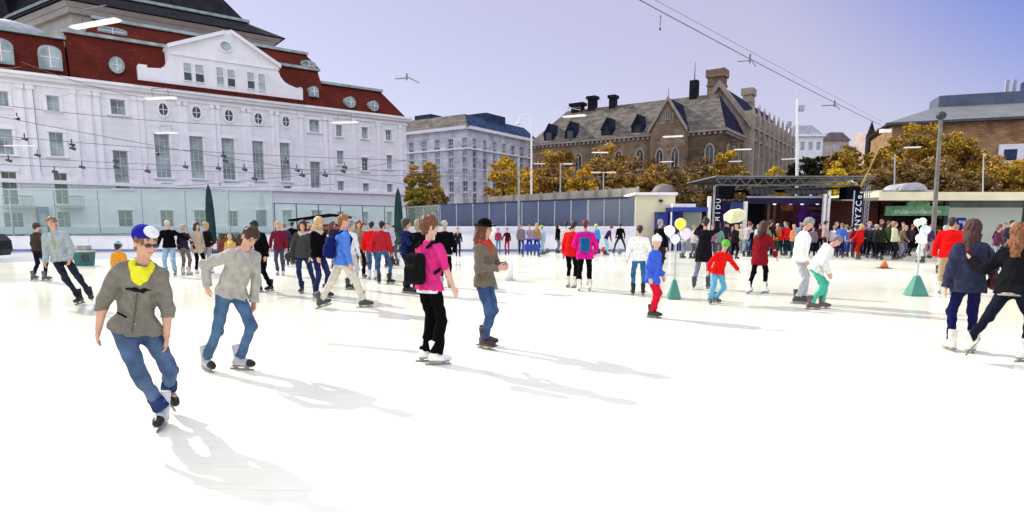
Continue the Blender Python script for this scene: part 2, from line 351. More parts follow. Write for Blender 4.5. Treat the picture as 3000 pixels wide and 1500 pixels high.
# ================================================================== WALLS WITH WINDOWS
def wall_holes(F, a0, a1, z0, z1, holes, off=0.0, depth=.30, mb=None):
    b = mb or MB()
    A = sorted(set([a0, a1] + [h[0] for h in holes] + [h[1] for h in holes])); Z = sorted(set([z0, z1] + [h[2] for h in holes] + [h[3] for h in holes]))
    A = [a for a in A if a0 <= a <= a1]; Z = [z for z in Z if z0 <= z <= z1]
    for i in range(len(A) - 1):
        am = (A[i] + A[i + 1]) / 2
        run = None
        for j in range(len(Z) - 1):
            zm = (Z[j] + Z[j + 1]) / 2
            if any(h[0] < am < h[1] and h[2] < zm < h[3] for h in holes):
                if run is not None: b.poly([F.pt(A[i], off, Z[run]), F.pt(A[i + 1], off, Z[run]), F.pt(A[i + 1], off, Z[j]), F.pt(A[i], off, Z[j])]); run = None
            elif run is None: run = j
        if run is not None: b.poly([F.pt(A[i], off, Z[run]), F.pt(A[i + 1], off, Z[run]), F.pt(A[i + 1], off, Z[-1]), F.pt(A[i], off, Z[-1])])
    for h in holes:
        x0, x1, y0, y1 = h[:4]; d = off - depth
        b.poly([F.pt(x0, off, y0), F.pt(x0, d, y0), F.pt(x0, d, y1), F.pt(x0, off, y1)])
        b.poly([F.pt(x1, off, y0), F.pt(x1, off, y1), F.pt(x1, d, y1), F.pt(x1, d, y0)])
        b.poly([F.pt(x0, off, y0), F.pt(x1, off, y0), F.pt(x1, d, y0), F.pt(x0, d, y0)])
        b.poly([F.pt(x0, off, y1), F.pt(x0, d, y1), F.pt(x1, d, y1), F.pt(x1, off, y1)])
    return b
def window(F, parent, x0, x1, z0, z1, nx=2, nz=2, off=0.0, depth=.22, pm=None, fm=None, t=.045, surround=0.0, sill=True, sm=None, name='window'):
    b = MB(); d0, d1 = off - depth, off - depth + .06
    b.box(F, x0, x0 + t, d0, d1, z0, z1); b.box(F, x1 - t, x1, d0, d1, z0, z1)
    b.box(F, x0 + t, x1 - t, d0, d1, z0, z0 + t); b.box(F, x0 + t, x1 - t, d0, d1, z1 - t, z1)
    for i in range(1, nx):
        x = x0 + (x1 - x0) * i / nx; b.box(F, x - t * .4, x + t * .4, d0, d1 - .01, z0 + t, z1 - t)
    for j in range(1, nz):
        z = z0 + (z1 - z0) * j / nz; b.box(F, x0 + t, x1 - t, d0, d1 - .014, z - t * .35, z + t * .35)
    if surround:
        s = surround; q = off + .05
        b2 = MB()
        b2.box(F, x0 - s, x0, off, q, z0 - .0, z1); b2.box(F, x1, x1 + s, off, q, z0, z1); b2.box(F, x0 - s, x1 + s, off, q + .04, z1, z1 + s)
        if sill: b2.box(F, x0 - s - .05, x1 + s + .05, off, q + .1, z0 - .1, z0)
    o = b.build(name, fm or M['wframe'], parent, fix=False)
    p = MB(); p.box(F, x0, x1, d0 - .05, d0 - .012, z0, z1); p.build('pane', pm or M['pane'], o, fix=False)
    if surround: b2.build('surround', sm or M['plaster_trim'], o, fix=False)
    return o

# ================================================================== CONCERT HALL (white, red mansard)
VP = (3815 - PPX) / (FPX / math.cos(PITCH)); ang = math.atan(VP)
ku = Vector((math.sin(ang), math.cos(ang), 0)); kn = Vector((ku.y, -ku.x, 0))
DK = 54.0
K = Frame(tuple((-kn * DK)[:2]), tuple(ku[:2]), tuple(kn[:2]))
hall = empty('concert_hall', K.pt(12, -10, -.06), 0, 'grand white concert hall with red mansard roof and central gable', 'building')
S = lambda px, off=0: K.hit(px, 400, off)[0]
sL, sA, sC, sR = S(-110), S(222), S(962), S(1190)
zC = K.hit(600, 655 - 0, 0)[1] * 0 + K.hit(230, 240)[1]       # cornice height
def kr(x0, x1, y0, y1, off=0.0):           # picture rectangle -> wall rectangle
    xm, ym = (x0 + x1) / 2, 0
    a0 = K.hit(x0, y1, off)[0]; a1 = K.hit(x1, y1, off)[0]
    zt = K.hit(xm, y0, off)[1]; zb = K.hit(xm, y1, off)[1]
    return [a0, a1, zb, zt]
rect_w = [ # x0,x1,ytop,ybottom,nx,nz,pane,surround
 (-6, 27, 267, 311, 2, 2, 'pane', .18), (139, 176, 281, 325, 2, 2, 'pane', .18), (326, 369, 292, 336, 2, 2, 'pane', .2),
 (907, 936, 351, 388, 2, 2, 'pane', .18), (985, 1003, 366, 400, 2, 2, 'pane', .12), (1060, 1078, 373, 406, 2, 2, 'pane', .12), (1130, 1147, 381, 412, 2, 2, 'pane', .12),
 (-8, 42, 378, 452, 2, 3, 'pane', .2), (149, 190, 388, 458, 2, 3, 'pane', .2), (339, 382, 442, 553, 2, 5, 'pane', .18),
 (460, 504, 392, 521, 3, 7, 'pane', .14), (559, 601, 400, 523, 3, 7, 'pane', .14), (654, 692, 406, 527, 3, 7, 'pane', .14),
 (742, 776, 414, 528, 3, 7, 'pane', .14), (822, 853, 419, 531, 3, 7, 'pane', .14), (911, 940, 474, 551, 2, 4, 'pane', .14),
 (988, 1007, 442, 482, 2, 3, 'pane', .12), (1061, 1079, 462, 500, 2, 3, 'pane_dark', .12), (1133, 1149, 455, 495, 2, 3, 'pane', .12),
 (990, 1008, 531, 561, 2, 2, 'pane', .1), (1064, 1081, 537, 565, 2, 2, 'pane', .1), (1134, 1150, 539, 566, 2, 2, 'pane', .1),
 (12, 57, 503, 600, 2, 4, 'pane_green', .15), (165, 204, 507, 598, 2, 4, 'pane_green', .15),
 (18, 75, 622, 697, 3, 3, 'pane_green', .1), (174, 212, 620, 690, 2, 3, 'pane_green', .1), (351, 394, 616, 686, 2, 3, 'pane_dark', .1),
 (474, 513, 616, 686, 2, 3, 'pane_green', .1), (573, 606, 616, 684, 2, 3, 'pane_green', .1), (670, 700, 618, 684, 2, 3, 'pane_green', .1), (752, 784, 616, 682, 2, 3, 'pane', .1),
 (830, 858, 616, 682, 2, 3, 'pane', .1), (915, 945, 616, 680, 2, 3, 'pane', .1), (990, 1008, 620, 680, 2, 3, 'pane', .1), (1064, 1081, 620, 680, 2, 3, 'pane', .1), (1134, 1150, 620, 680, 2, 3, 'pane', .1),
 (475, 505, 537, 550, 2, 1, 'pane_dark', .05), (832, 853, 545, 556, 2, 1, 'pane_dark', .05)]
holes = []
for w_ in rect_w:
    h = kr(*w_[:4]); h[2] = max(h[2], 0.05); holes.append(h)
zB = K.hit(600, 553 + 0)[1]
b = wall_holes(K, sL, sR, -.06, zC, holes)
# right return, back
b.poly([K.pt(sR, 0, -.06), K.pt(sR, -22, -.06), K.pt(sR, -22, zC), K.pt(sR, 0, zC)])
b.poly([K.pt(sL, 0, -.06), K.pt(sL, 0, zC), K.pt(sL, -22, zC), K.pt(sL, -22, -.06)])
b.poly([K.pt(sL, -22, -.06), K.pt(sL, -22, zC), K.pt(sR, -22, zC), K.pt(sR, -22, -.06)])
b.poly([K.pt(sL, -.3, zC), K.pt(sR, -.3, zC), K.pt(sR, -22, zC), K.pt(sL, -22, zC)])
b.build('wall', M['ashlar'], hall, fix=False)
for w_, h in zip(rect_w, holes): window(K, hall, *h, nx=w_[4], nz=w_[5], pm=M[w_[6]], surround=w_[7], off=0.0)
# cornices, string courses, pilasters
b = MB()
for z, hh, pr in ((zC - .55, .16, .10), (zC - .22, .22, .28), (zC, .20, .48)):
    b.box(K, sL - .3, sR + pr, 0.002, pr, z, z + hh - .004)
b.build('cornice', M['plaster_trim'], hall)
for z, hh, pr in ((K.hit(600, 374)[1] * 0 + zC * .70, .10, .07), (zB, .26, .2), (.9, .5, .14)):
    b = MB()
    b.box(K, sL, sR + .05, 0.002, pr, z, z + hh); b.build('string_course', M['plaster_trim'], hall) if z != zC * .70 else None
for px in (70, 100, 222, 262, 292, 402, 418, 532, 546, 628, 640, 718, 730, 800, 811, 882, 952, 968, 1036, 1108, 1172):
    a = S(px); wd = .34 if px not in (262,) else .5
    b = MB(); b.box(K, a - wd / 2, a + wd / 2, 0.003, .11, zB + .27, zC - .56); b.box(K, a - wd / 2 - .07, a + wd / 2 + .07, 0.003, .17, zC - .86, zC - .60)
    b.box(K, a - wd / 2 - .05, a + wd / 2 + .05, 0.003, .15, zB + .27, zB + .5)
    b.build('pilaster', M['plaster_trim'], hall)
for (x, y, rw, rh) in ((478, 321, 13, 18), (575, 330, 12.5, 17.5), (670, 339, 12, 17), (756, 348, 11, 16), (837, 357, 10, 15)):
    a, z = K.hit(x, y); a1 = K.hit(x + rw, y)[0]; z1 = K.hit(x, y - rh)[1]; ra, rz = a1 - a, z1 - z
    f = MB(); f.ring(K, a, z, ra, rz, .14, 0, .10); fo = f.build('oval_window', M['plaster_trim'], hall)
    p = MB(); p.prism(K, [(a + math.cos(k * .3142) * ra, z + math.sin(k * .3142) * rz) for k in range(20)], 0.0, .02); p.build('pane', M['pane_dark'], fo)
    p = MB(); p.box(K, a - .03, a + .03, .021, .05, z - rz, z + rz); p.box(K, a - ra, a + ra, .021, .046, z - .03, z + .03); p.build('glazing_bar', M['wframe'], fo)
# balconies of the left wing
for x0, x1 in ((-12, 78), (150, 226)):
    a0, a1 = S(x0), S(x1); z = K.hit((x0 + x1) / 2, 603)[1]
    b = MB(); b.box(K, a0, a1, .003, .75, z - .16, z); bo = b.build('balcony', M['lead'], hall)
    b = MB()
    for i in range(15):
        a = a0 + (a1 - a0) * i / 14; b.box(K, a - .012, a + .012, .70, .724, z, z + .62)
    b.box(K, a0, a1, .69, .735, z + .62, z + .67); b.build('railing', M['dark_metal'], bo)
# blue framed entrance between the left windows
a0, a1, z0, z1 = kr(112, 150, 606, 692); b = MB()
for q0, q1, y0, y1 in ((a0, a0 + .16, 0, z1), (a1 - .16, a1, 0, z1), (a0 + .16, a1 - .16, z1 - .3, z1)): b.box(K, q0, q1, .003, .3, y0, y1)
dr = b.build('entrance', mat('blue_door_frame', (.06, .14, .28), .5, .2, 3), hall)
b = MB(); b.box(K, a0 + .16, a1 - .16, .003, .1, 0, z1 - .3); b.build('door', mat('pale_door', (.45, .50, .48), .5, .2, 2), dr)
# --- mansard roofs
def mansard(a0, a1, zb, zt, back, mname, part, depth=16, hipL=0, hipR=0, d0=0.05, cap=True):
    b = MB()
    F_ = [K.pt(a0, d0, zb), K.pt(a1, d0, zb), K.pt(a1 - hipR, -back, zt), K.pt(a0 + hipL, -back, zt)]
    B_ = [K.pt(a1, -depth, zb), K.pt(a0, -depth, zb), K.pt(a0 + hipL, -depth + back, zt), K.pt(a1 - hipR, -depth + back, zt)]
    b.poly(F_); b.poly([F_[1], B_[0], B_[3], F_[2]]); b.poly([B_[0], B_[1], B_[2], B_[3]]); b.poly([B_[1], F_[0], F_[3], B_[2]]); b.poly([F_[3], F_[2], B_[3], B_[2]])
    o = b.build(part, M[mname], hall, fix=False)
    if cap:
        b = MB(); b.box(K, a0 + hipL - .15, a1 - hipR + .15, -back - .3, -back + .22, zt, zt + .22); b.build('ridge_flashing', M['copper'], hall)
    return o
def zat(px, py, off): return K.hit(px, py, off)[1]
zl, zc1, zr1 = zat(100, 103, -1.6), zat(500, 142, -1.8), zat(1050, 260, -1.8)
mansard(sL - 4, sA - .1, zC + .21, zl, 1.7, 'tile', 'mansard_roof')
mansard(sA, sC, zC + .215, zc1, 1.9, 'tile', 'mansard_roof', d0=.25)
mansard(sC + .02, sR, zC + .205, zr1, 1.9, 'tile', 'mansard_roof', hipR=1.6)
z2 = zat(935, 168, -3.6)
mansard(sA + 1.2, S(948, -2.2), zc1 + .23, z2, 3.6, 'tile', 'upper_roof', d0=-2.2, depth=14, hipR=.8, hipL=.8)
# small lead dome over the left wing
a, _ = K.hit(20, 100, -4)
b = MB(); b.lathe(K.pt(a, -4.5, zl + .1), [(3.0, 0), (2.8, .35), (2.1, .8), (1.1, 1.1), (.2, 1.2)], 24); b.build('dome', M['lead'], hall, smooth=True)
# dormers
def dormer(px, py, w_, h_, off, kind, parent=hall, pm='pane'):
    a, z = K.hit(px, py, off); hw, hh = w_ / 2, h_ / 2
    b = MB()
    if kind == 'oval':
        n = 18; b.prism(K, [(a + math.cos(2 * math.pi * k / n) * (hw + .16), z + math.sin(2 * math.pi * k / n) * (hh + .16)) for k in range(n)], off - 1.8, off)
        o = b.build('dormer', M['copper'], parent)
        p = MB(); p.prism(K, [(a + math.cos(2 * math.pi * k / n) * hw, z + math.sin(2 * math.pi * k / n) * hh) for k in range(n)], off, off + .03); p.build('pane', M[pm], o)
        p = MB(); p.box(K, a - .025, a + .025, off + .031, off + .06, z - hh, z + hh); p.box(K, a - hw, a + hw, off + .031, off + .056, z - .02, z + .02); p.build('glazing_bar', M['white_metal'], o)
    else:
        pts = [(a - hw, z - hh), (a + hw, z - hh), (a + hw, z + hh * .45)] + [(a + math.cos(t) * hw, z + hh * .45 + math.sin(t) * hh * .55) for t in [math.pi * k / 8 for k in range(1, 8)]] + [(a - hw, z + hh * .45)]
        big = [(a + (x - a) * 1.25, z + (y - z) * 1.18) for x, y in pts]
        b.prism(K, big, off - 1.9, off); o = b.build('dormer', M['copper'], parent)
        p = MB(); p.prism(K, pts, off, off + .03); p.build('pane', M[pm], o)
        p = MB(); p.box(K, a - .03, a + .03, off + .031, off + .06, z - hh, z + hh); p.box(K, a - hw, a + hw, off + .031, off + .056, z - .02, z + .02); p.build('glazing_bar', M['white_metal'], o)
dormer(147, 168, 1.05, 1.35, .1, 'arch'); dormer(2, 148, 1.05, 1.35, .1, 'arch')
dormer(343, 190, .62, .85, .0, 'oval'); dormer(921, 268, .62, .75, .0, 'arch'); dormer(1028, 299, .62, .66, .0, 'oval'); dormer(1097, 310, .6, .62, .0, 'oval')
dormer(905, 193, 1.1, .8, -2.4, 'arch'); dormer(330, 92, 1.5, .5, -2.6, 'arch')
# --- white gable
og = .30
gp = [(405, 236), (405, 187), (430, 190), (432, 198), (470, 200), (486, 192), (494, 175), (495, 142), (489, 129), (655, 90), (675, 88), (821, 190), (815, 207), (822, 225), (834, 240), (846, 248), (870, 258), (882, 255), (887, 262), (888, 299)]
G2 = [K.hit(x, y, og) for x, y in gp]
gb = min(G2[0][1], G2[-1][1]); 
b = MB(); b.prism(K, G2, -2.6, og); gable = b.build('gable', M['plaster'], hall)
b = MB()
for p, q in ((8, 9), (10, 11)):
    (a0, z0), (a1, z1) = G2[p], G2[q]
    b.prism(K, [(a0, z0), (a1, z1), (a1, z1 - .28), (a0, z0 - .28)] if a0 < a1 else [], og + .002, og + .24)
b.prism(K, [(K.hit(500, 155, og)[0], K.hit(500, 155, og)[1]), (K.hit(818, 207, og)[0], K.hit(500, 155, og)[1]), (K.hit(818, 207, og)[0], K.hit(500, 155, og)[1] - .09), (K.hit(500, 155, og)[0], K.hit(500, 155, og)[1] - .09)], og + .002, og + .08)
b.build('moulding', M['plaster_trim'], gable)
for (x0, x1, y0, y1, dk) in ((540, 562, 186, 236, 1), (574, 598, 191, 241, 1), (636, 656, 199, 249, 0), (668, 689, 205, 254, 1), (726, 746, 213, 260, 1), (758, 777, 218, 266, 0)):
    a0, a1, z0, z1 = kr(x0, x1, y0, y1, og)
    f = MB(); t_ = .06
    f.box(K, a0 - t_, a0, og, og + .07, z0 - t_, z1 + t_); f.box(K, a1, a1 + t_, og, og + .07, z0 - t_, z1 + t_); f.box(K, a0, a1, og, og + .07, z1, z1 + t_); f.box(K, a0, a1, og, og + .09, z0 - t_, z0); f.box(K, a0, a1, og + .03, og + .066, (z0 + z1) / 2 - .02, (z0 + z1) / 2 + .02)
    fo = f.build('window', M['plaster_trim'], gable)
    zm = z0 + (z1 - z0) * .45
    p = MB(); p.box(K, a0, a1, og + .002, og + .025, zm, z1); p.build('blind', mat('window_blind', (.42, .45, .50), .7, .1, 3), fo)
    p = MB(); p.box(K, a0, a1, og + .002, og + .025, z0, zm - .001); p.build('pane', M['pane_dark'] if dk else M['pane'], fo)
a, z = K.hit(661, 136, og); f = MB(); f.ring(K, a, z, .42, .34, .1, og, og + .09); fo = f.build('oval_window', M['plaster_trim'], gable)
p = MB(); p.prism(K, [(a + math.cos(k * .3142) * .42, z + math.sin(k * .3142) * .34) for k in range(20)], og, og + .02); p.build('pane', M['pane'], fo)
# red skirt roof in front of the gable
b = MB(); a0, a1 = S(402), S(893)
zs = K.hit(405, 236, og)[1]
b.prism(K, [(a0, zC + .22), (a1, zC + .22), (a1, zs), (a0, zs)], og + .01, og + .26); b.build('skirt_roof', M['tile'], hall)
# --- great hall roof behind
oe = -10.0
aR, zE = K.hit(818, 116, oe); aLc = K.hit(192, 3, oe)[0]; zE = K.hit(815, 113, oe)[1]
ch = Vector((math.sin(R(-58)), math.cos(R(-58)), 0))
cw = 14.0
def hp(ins, z):                       # plan ring of the hall, inset by ins
    c0 = K.pt(aLc + ins * .4, oe - ins, z); c1 = K.pt(aR - ins * 1.0, oe - ins, z)
    c2 = K.pt(aR - ins * 1.0, oe - 26 + ins, z); c3 = K.pt(aLc - 6, oe - 26 + ins, z)
    c4 = K.pt(aLc + ins * .4, oe - ins, z) + ch * (cw - ins * .2) ; c4.z = z
    return [c0, c1, c2, c3, c4]
b = MB(); b.solid(hp(.9, zC), hp(.9, zE - .75)); b.build('hall_wall', mat('hall_stucco', (.50, .51, .44), .8, .1, .8), hall)
b = MB(); b.solid(hp(.45, zE - .75), hp(.2, zE - .38)); b.solid(hp(.1, zE - .375), hp(-.25, zE - .05)); b.build('hall_cornice', mat('hall_trim', (.58, .60, .54), .8, .06, .8), hall)
zg = zat(757, 70, oe - 2.8)
b = MB(); b.solid(hp(-.5, zE), hp(2.4, zg - .25)); b.build('hall_roof_lower', M['slate'], hall)
b = MB(); b.solid(hp(2.1, zg - .25), hp(2.1, zg)); b.build('gutter', M['copper'], hall)
b = MB(); r0, r1 = hp(2.5, zg), hp(11.5, zg + 12.5); b.solid(r0, r1); b.build('hall_roof_upper', M['slate'], hall)
b = MB(); b.solid(hp(2.6, zC + 1), hp(2.6, zE - 1)); 
b = MB(); a_ = K.hit(395, 18, oe)[0]
for q in (-.25, .25): b.box(K, a_ + q - .12, a_ + q + .12, oe - .9 + .003, oe - .45, zC + 3, zE - .8)
b.build('hall_pier', M['lead'], hall)

# ================================================================== PALE CORNER BLOCK (middle)
YB = 105.0
cx = AtX(1372, YB)
ul = Vector((.83, -.56, 0)).normalized()
FL = Frame((cx, YB), (ul.x, ul.y)); FR = Frame((cx, YB), (-ul.y, ul.x), (ul.x, ul.y))
blk = empty('apartment_block', (cx, YB + 10, -.06), 0, 'pale grey corner block with dark hipped roof beyond the rink, left of the brown school', 'building')
zc = AtZ(372, YB); a0 = FL.hit(1150, 500)[0]; a1 = FR.hit(1570, 500)[0]
rows = [AtZ(y, YB) for y in (596, 560, 524, 490, 455, 420)]
plb = tile_mat('pale_block_stone', (.60, .60, .66), w=2.2, h=.7, var=.03, mortar=(.48, .48, .54), ms=.05)
def face(F, x0, x1, first, step, skip=()):
    hs = []; x = first
    while x + 1.2 < x1:
        if x > x0 + .4:
            for j, z in enumerate(rows): hs.append([x, x + 1.15, z - .1, z + (1.75 if j < 5 else 1.0)])
        x += step
    b = wall_holes(F, x0, x1, -.06, zc, hs, depth=.35); b.build('wall', plb, blk, fix=False)
    rng = random.Random(4)
    for h in hs: window(F, blk, *h, nx=2, nz=2, depth=.25, pm=M['pane_dark'] if rng.random() < .25 else M['pane'], t=.1, fm=M['wframe'])
    return hs
face(FL, a0, 0, a0 + 1.2, 3.0); face(FR, 0, a1, 1.4, 2.9)
for F, x0, x1 in ((FL, a0, .0), (FR, .0, a1)):
    b = MB()
    for z, h_, pr in ((zc - .3, .5, .55), (rows[5] - .9, .25, .25), (rows[0] - 1.1, .3, .3)): b.box(F, x0, x1, .003, pr, z, z + h_); b.build('cornice', M['plaster_trim'], blk); b = MB()
# roof, two wings meeting at the corner
def rp(i, z): # plan points
    return [FL.pt(a0, -i + .4, z), Vector((cx, YB, z)) + (-FL.n - FR.n) * (i - .4), FR.pt(a1, -i + .4, z), FR.pt(a1, -16 + i, z), Vector((cx, YB, z)) + (-FL.n * 16 - FR.n * 16) * (1 - i * .02), FL.pt(a0, -16 + i, z)]
b = MB(); zt = AtZ(331, YB + 3)
Rb, Rt = rp(0, zc + .2), rp(3.2, zt)
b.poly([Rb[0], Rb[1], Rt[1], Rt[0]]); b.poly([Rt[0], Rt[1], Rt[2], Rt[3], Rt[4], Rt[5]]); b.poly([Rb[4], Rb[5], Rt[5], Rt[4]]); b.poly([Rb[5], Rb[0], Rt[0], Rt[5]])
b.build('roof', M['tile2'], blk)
b = MB(); b.poly([Rb[1], Rb[2], Rt[2], Rt[1]]); b.poly([Rb[2], Rb[3], Rt[3], Rt[2]]); b.poly([Rb[3], Rb[4], Rt[4], Rt[3]]); b.build('roof', tile_mat('shaded_slate', (.03, .055, .12), w=.9, h=.5), blk)  # right-hand slopes: their shade is painted in as a darker roof colour
b = MB(); b.box(FR, 8, 14, -6, -2, zt - 1, zt + .9); b.build('roof_house', M['slate_blue'], blk); b = MB(); b.box(FL, a0 + 2, a0 + 6, -7, -4, zt - 1, zt + 1.0); b.build('roof_house', M['slate_blue'], blk)

# ================================================================== BROWN GOTHIC SCHOOL
YG = 92.0; C = Vector((AtX(2110, YG), YG, 0))
gu = Vector((.824, -.566, 0)).normalized()
GL = Frame((C.x, C.y), (gu.x, gu.y)); GR = Frame((C.x, C.y), (-gu.y, gu.x), (gu.x, gu.y))
sch = empty('gothic_school', (C.x - 12, C.y + 10, -.06), 0, 'brown stone neo gothic school with steep slate roofs, chimneys and pinnacled dormers', 'building')
ze = GL.hit(2108, 376)[1]; gl0 = GL.hit(1556, 424)[0]; gr1 = GR.hit(2304, 450)[0]
SA, SZ = M['stone'], M['stone_light']
# left face
def pw(F, parent, x, z0, w_, h_, off=0, pointed=True, pm='pane_dark'):
    pts = [(x - w_ / 2, z0), (x + w_ / 2, z0), (x + w_ / 2, z0 + h_ * .75), (x + w_ * .3, z0 + h_ * .92), (x, z0 + h_), (x - w_ * .3, z0 + h_ * .92), (x - w_ / 2, z0 + h_ * .75)]
    big = [(x + (a - x) * 1.35, z0 + h_ / 2 + (z - z0 - h_ / 2) * 1.16) for a, z in pts]
    f = MB(); n = len(pts)
    for i in range(n):
        j = (i + 1) % n
        f.poly([F.pt(pts[i][0], off + .16, pts[i][1]), F.pt(pts[j][0], off + .16, pts[j][1]), F.pt(big[j][0], off + .16, big[j][1]), F.pt(big[i][0], off + .16, big[i][1])])
        f.poly([F.pt(big[i][0], off + .16, big[i][1]), F.pt(big[j][0], off + .16, big[j][1]), F.pt(big[j][0], off, big[j][1]), F.pt(big[i][0], off, big[i][1])])
        f.poly([F.pt(pts[i][0], off + .16, pts[i][1]), F.pt(pts[i][0], off, pts[i][1]), F.pt(pts[j][0], off, pts[j][1]), F.pt(pts[j][0], off + .16, pts[j][1])])
    f.box(F, x - .07, x + .07, off + .02, off + .12, z0, z0 + h_ * .9)
    o = f.build('window', SZ, parent, fix=False)
    p = MB(); p.prism(F, pts, off, off + .02); p.build('pane', M[pm], o, fix=False)
DG = 13.0
b = MB(); b.solid([GL.pt(gl0, 0, -.06), GL.pt(0, 0, -.06), GL.pt(0, -DG, -.06), GL.pt(gl0, -DG, -.06)], [GL.pt(gl0, 0, ze), GL.pt(0, 0, ze), GL.pt(0, -DG, ze), GL.pt(gl0, -DG, ze)])
b.build('wall', SA, sch)
for x in np.linspace(gl0 + 2.2, -2, 9):
    if not (GL.hit(1900, 450)[0] - 1 < x < GL.hit(2010, 450)[0] + 1):
        pw(GL, sch, x, ze - 5.2, 1.1, 3.0); pw(GL, sch, x, ze - 10.0, 1.2, 3.0)
zr = GL.hit(2070, 278, -DG / 2)[1]
b = MB()
A0, A1 = GL.pt(gl0 - .3, .5, ze), GL.pt(.3, .5, ze); B0, B1 = GL.pt(gl0 + 3.5, -DG / 2, zr), GL.pt(-3.0, -DG / 2, zr); C0, C1 = GL.pt(gl0 - .3, -DG - .5, ze), GL.pt(.3, -DG - .5, ze)
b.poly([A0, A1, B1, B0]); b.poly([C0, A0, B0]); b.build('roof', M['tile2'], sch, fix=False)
b = MB(); b.poly([A1, C1, B1]); b.poly([C1, C0, B0, B1]); b.build('roof', M['tile_shaded'], sch, fix=False)
b = MB(); b.box(GL, gl0 - .3, .5, .003, .45, ze - .35, ze); b.box(GR, -.0, 10.5, .003, .45, ze - .35, ze - .004)
for x in np.arange(gl0, 0, .8): b.box(GL, x, x + .35, .003, .32, ze - .75, ze - .36)
for x in np.arange(.4, 10.2, .8): b.box(GR, x, x + .35, .003, .32, ze - .75, ze - .36)
b.build('cornice', SZ, sch)
# projecting gable
ga0, ga1 = GL.hit(1906, 396, 1.6)[0], GL.hit(2006, 392, 1.6)[0]; gm = (ga0 + ga1) / 2; gz = GL.hit(1955, 292, 1.6)[1]
b = MB(); b.prism(GL, [(ga0, -.06), (ga1, -.06), (ga1, ze), (gm, gz), (ga0, ze)], 0, 1.6); g1 = b.build('gabled_bay', SA, sch)
b = MB(); b.prism(GL, [(ga0 - .4, ze - .3), (gm, gz - .1), (gm, gz + .5), (ga0 - .4, ze + .3)], 1.603, 1.95); b.prism(GL, [(ga1 + .4, ze - .3), (ga1 + .4, ze + .3), (gm, gz + .5), (gm, gz - .1)], 1.603, 1.95)
b.tube(GL.pt(gm, 1.7, gz + .4), GL.pt(gm, 1.7, gz + 1.7), .09, .03); b.build('coping', SZ, g1)
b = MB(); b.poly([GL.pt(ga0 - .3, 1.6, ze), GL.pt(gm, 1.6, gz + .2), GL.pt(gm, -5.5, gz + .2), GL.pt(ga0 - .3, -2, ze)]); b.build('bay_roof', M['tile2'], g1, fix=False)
b = MB(); b.poly([GL.pt(ga1 + .3, 1.6, ze), GL.pt(ga1 + .3, -2, ze), GL.pt(gm, -5.5, gz + .2), GL.pt(gm, 1.6, gz + .2)]); b.build('bay_roof', M['tile_shaded'], g1, fix=False)
for dx in (-1.0, 0, 1.0): pw(GL, g1, gm + dx * .7, ze + 1.2 + (0.5 if dx == 0 else 0), .5, 1.4, 1.6)
pw(GL, g1, gm - 1.1, ze - 6.2, 1.0, 3.6, 1.6); pw(GL, g1, gm + 1.3, ze - 6.2, 1.0, 3.6, 1.6); pw(GL, g1, gm, ze - 10.5, 1.2, 3.2, 1.6)
# dormers on the left roof
for px in (1605, 1668, 1775, 1885):
    x, _ = GL.hit(px, 405, .3)
    if px == 1885: x -= 1.2
    b = MB(); z0 = ze + .3; b.prism(GL, [(x - 1.0, z0), (x + 1.0, z0), (x + 1.0, z0 + 1.2), (x, z0 + 2.9), (x - 1.0, z0 + 1.2)], -4.2, .0)
    d = b.build('dormer', M['tile_shaded'], sch); p = MB(); p.box(GL, x - .55, x + .55, .003, .04, z0 + .2, z0 + 1.4); p.build('pane', M['pane_dark'], d)
    b = MB(); b.poly([GL.pt(x - 1.15, .15, z0 + 1.05), GL.pt(x, .15, z0 + 3.0), GL.pt(x, -4.4, z0 + 3.0), GL.pt(x - 1.15, -3.2, z0 + 1.05)]); b.build('dormer_roof', M['tile2'], d, fix=False)
# chimney pots of the left range
for px, py, w_, tp in ((1693, 303, 1.4, 303), (1736, 285, .9, 283), (1796, 281, .7, 280)):
    x = GL.hit(px, 320, -DG / 2)[0]; zz = GL.hit(px, tp, -DG / 2)[1]
    b = MB(); b.box(GL, x - w_ * .75, x + w_ * .75, -DG / 2 - .6, -DG / 2 + .6, zr - 3.2, zz - .5); b.box(GL, x - w_, x + w_, -DG / 2 - .85, -DG / 2 + .85, zz - .497, zz); b.build('chimney', M['slate'], sch)
# right range: tall front wing with steep roof
r0 = 10.5
b = MB(); b.solid([GR.pt(0, 0, -.06), GR.pt(r0, 0, -.06), GR.pt(r0, -12, -.06), GR.pt(0, -12, -.06)], [GR.pt(0, 0, ze - .01), GR.pt(r0, 0, ze - .01), GR.pt(r0, -12, ze - .01), GR.pt(0, -12, ze - .01)]); b.build('wall', SA, sch)
for x in (2.2, 5.2, 8.2): pw(GR, sch, x, ze - 5.2, 1.1, 3.0); pw(GR, sch, x, ze - 10, 1.1, 3.0)
fo = .9
W2 = Frame(GR.pt(r0, fo, 0)[:2], (-gu.x, -gu.y), (-GR.u.x, -GR.u.y))
hw, zap = W2.hit(2110, 252); hw = abs(hw); zf = W2.hit(2167, 371)[1] + .2
b = MB(); b.prism(Frame(GR.pt(r0, fo, 0)[:2], (-gu.x, -gu.y), (-GR.u.x, -GR.u.y)), [(0, -.06), (2 * hw, -.06), (2 * hw, zf), (hw, zap), (0, zf)], -(gr1 - r0), 0)
wing = b.build('front_wing', SZ, sch)
W2 = Frame(GR.pt(r0, fo, 0)[:2], (-gu.x, -gu.y), (-GR.u.x, -GR.u.y))
b = MB(); b.prism(W2, [(-.3, zf - .6), (-.3, zf + .5), (hw, zap + .9), (hw, zap - .2)], .003, .6); b.prism(W2, [(2 * hw + .3, zf - .6), (hw, zap - .2), (hw, zap + .9), (2 * hw + .3, zf + .5)], .003, .6); b.build('coping', SZ, wing)
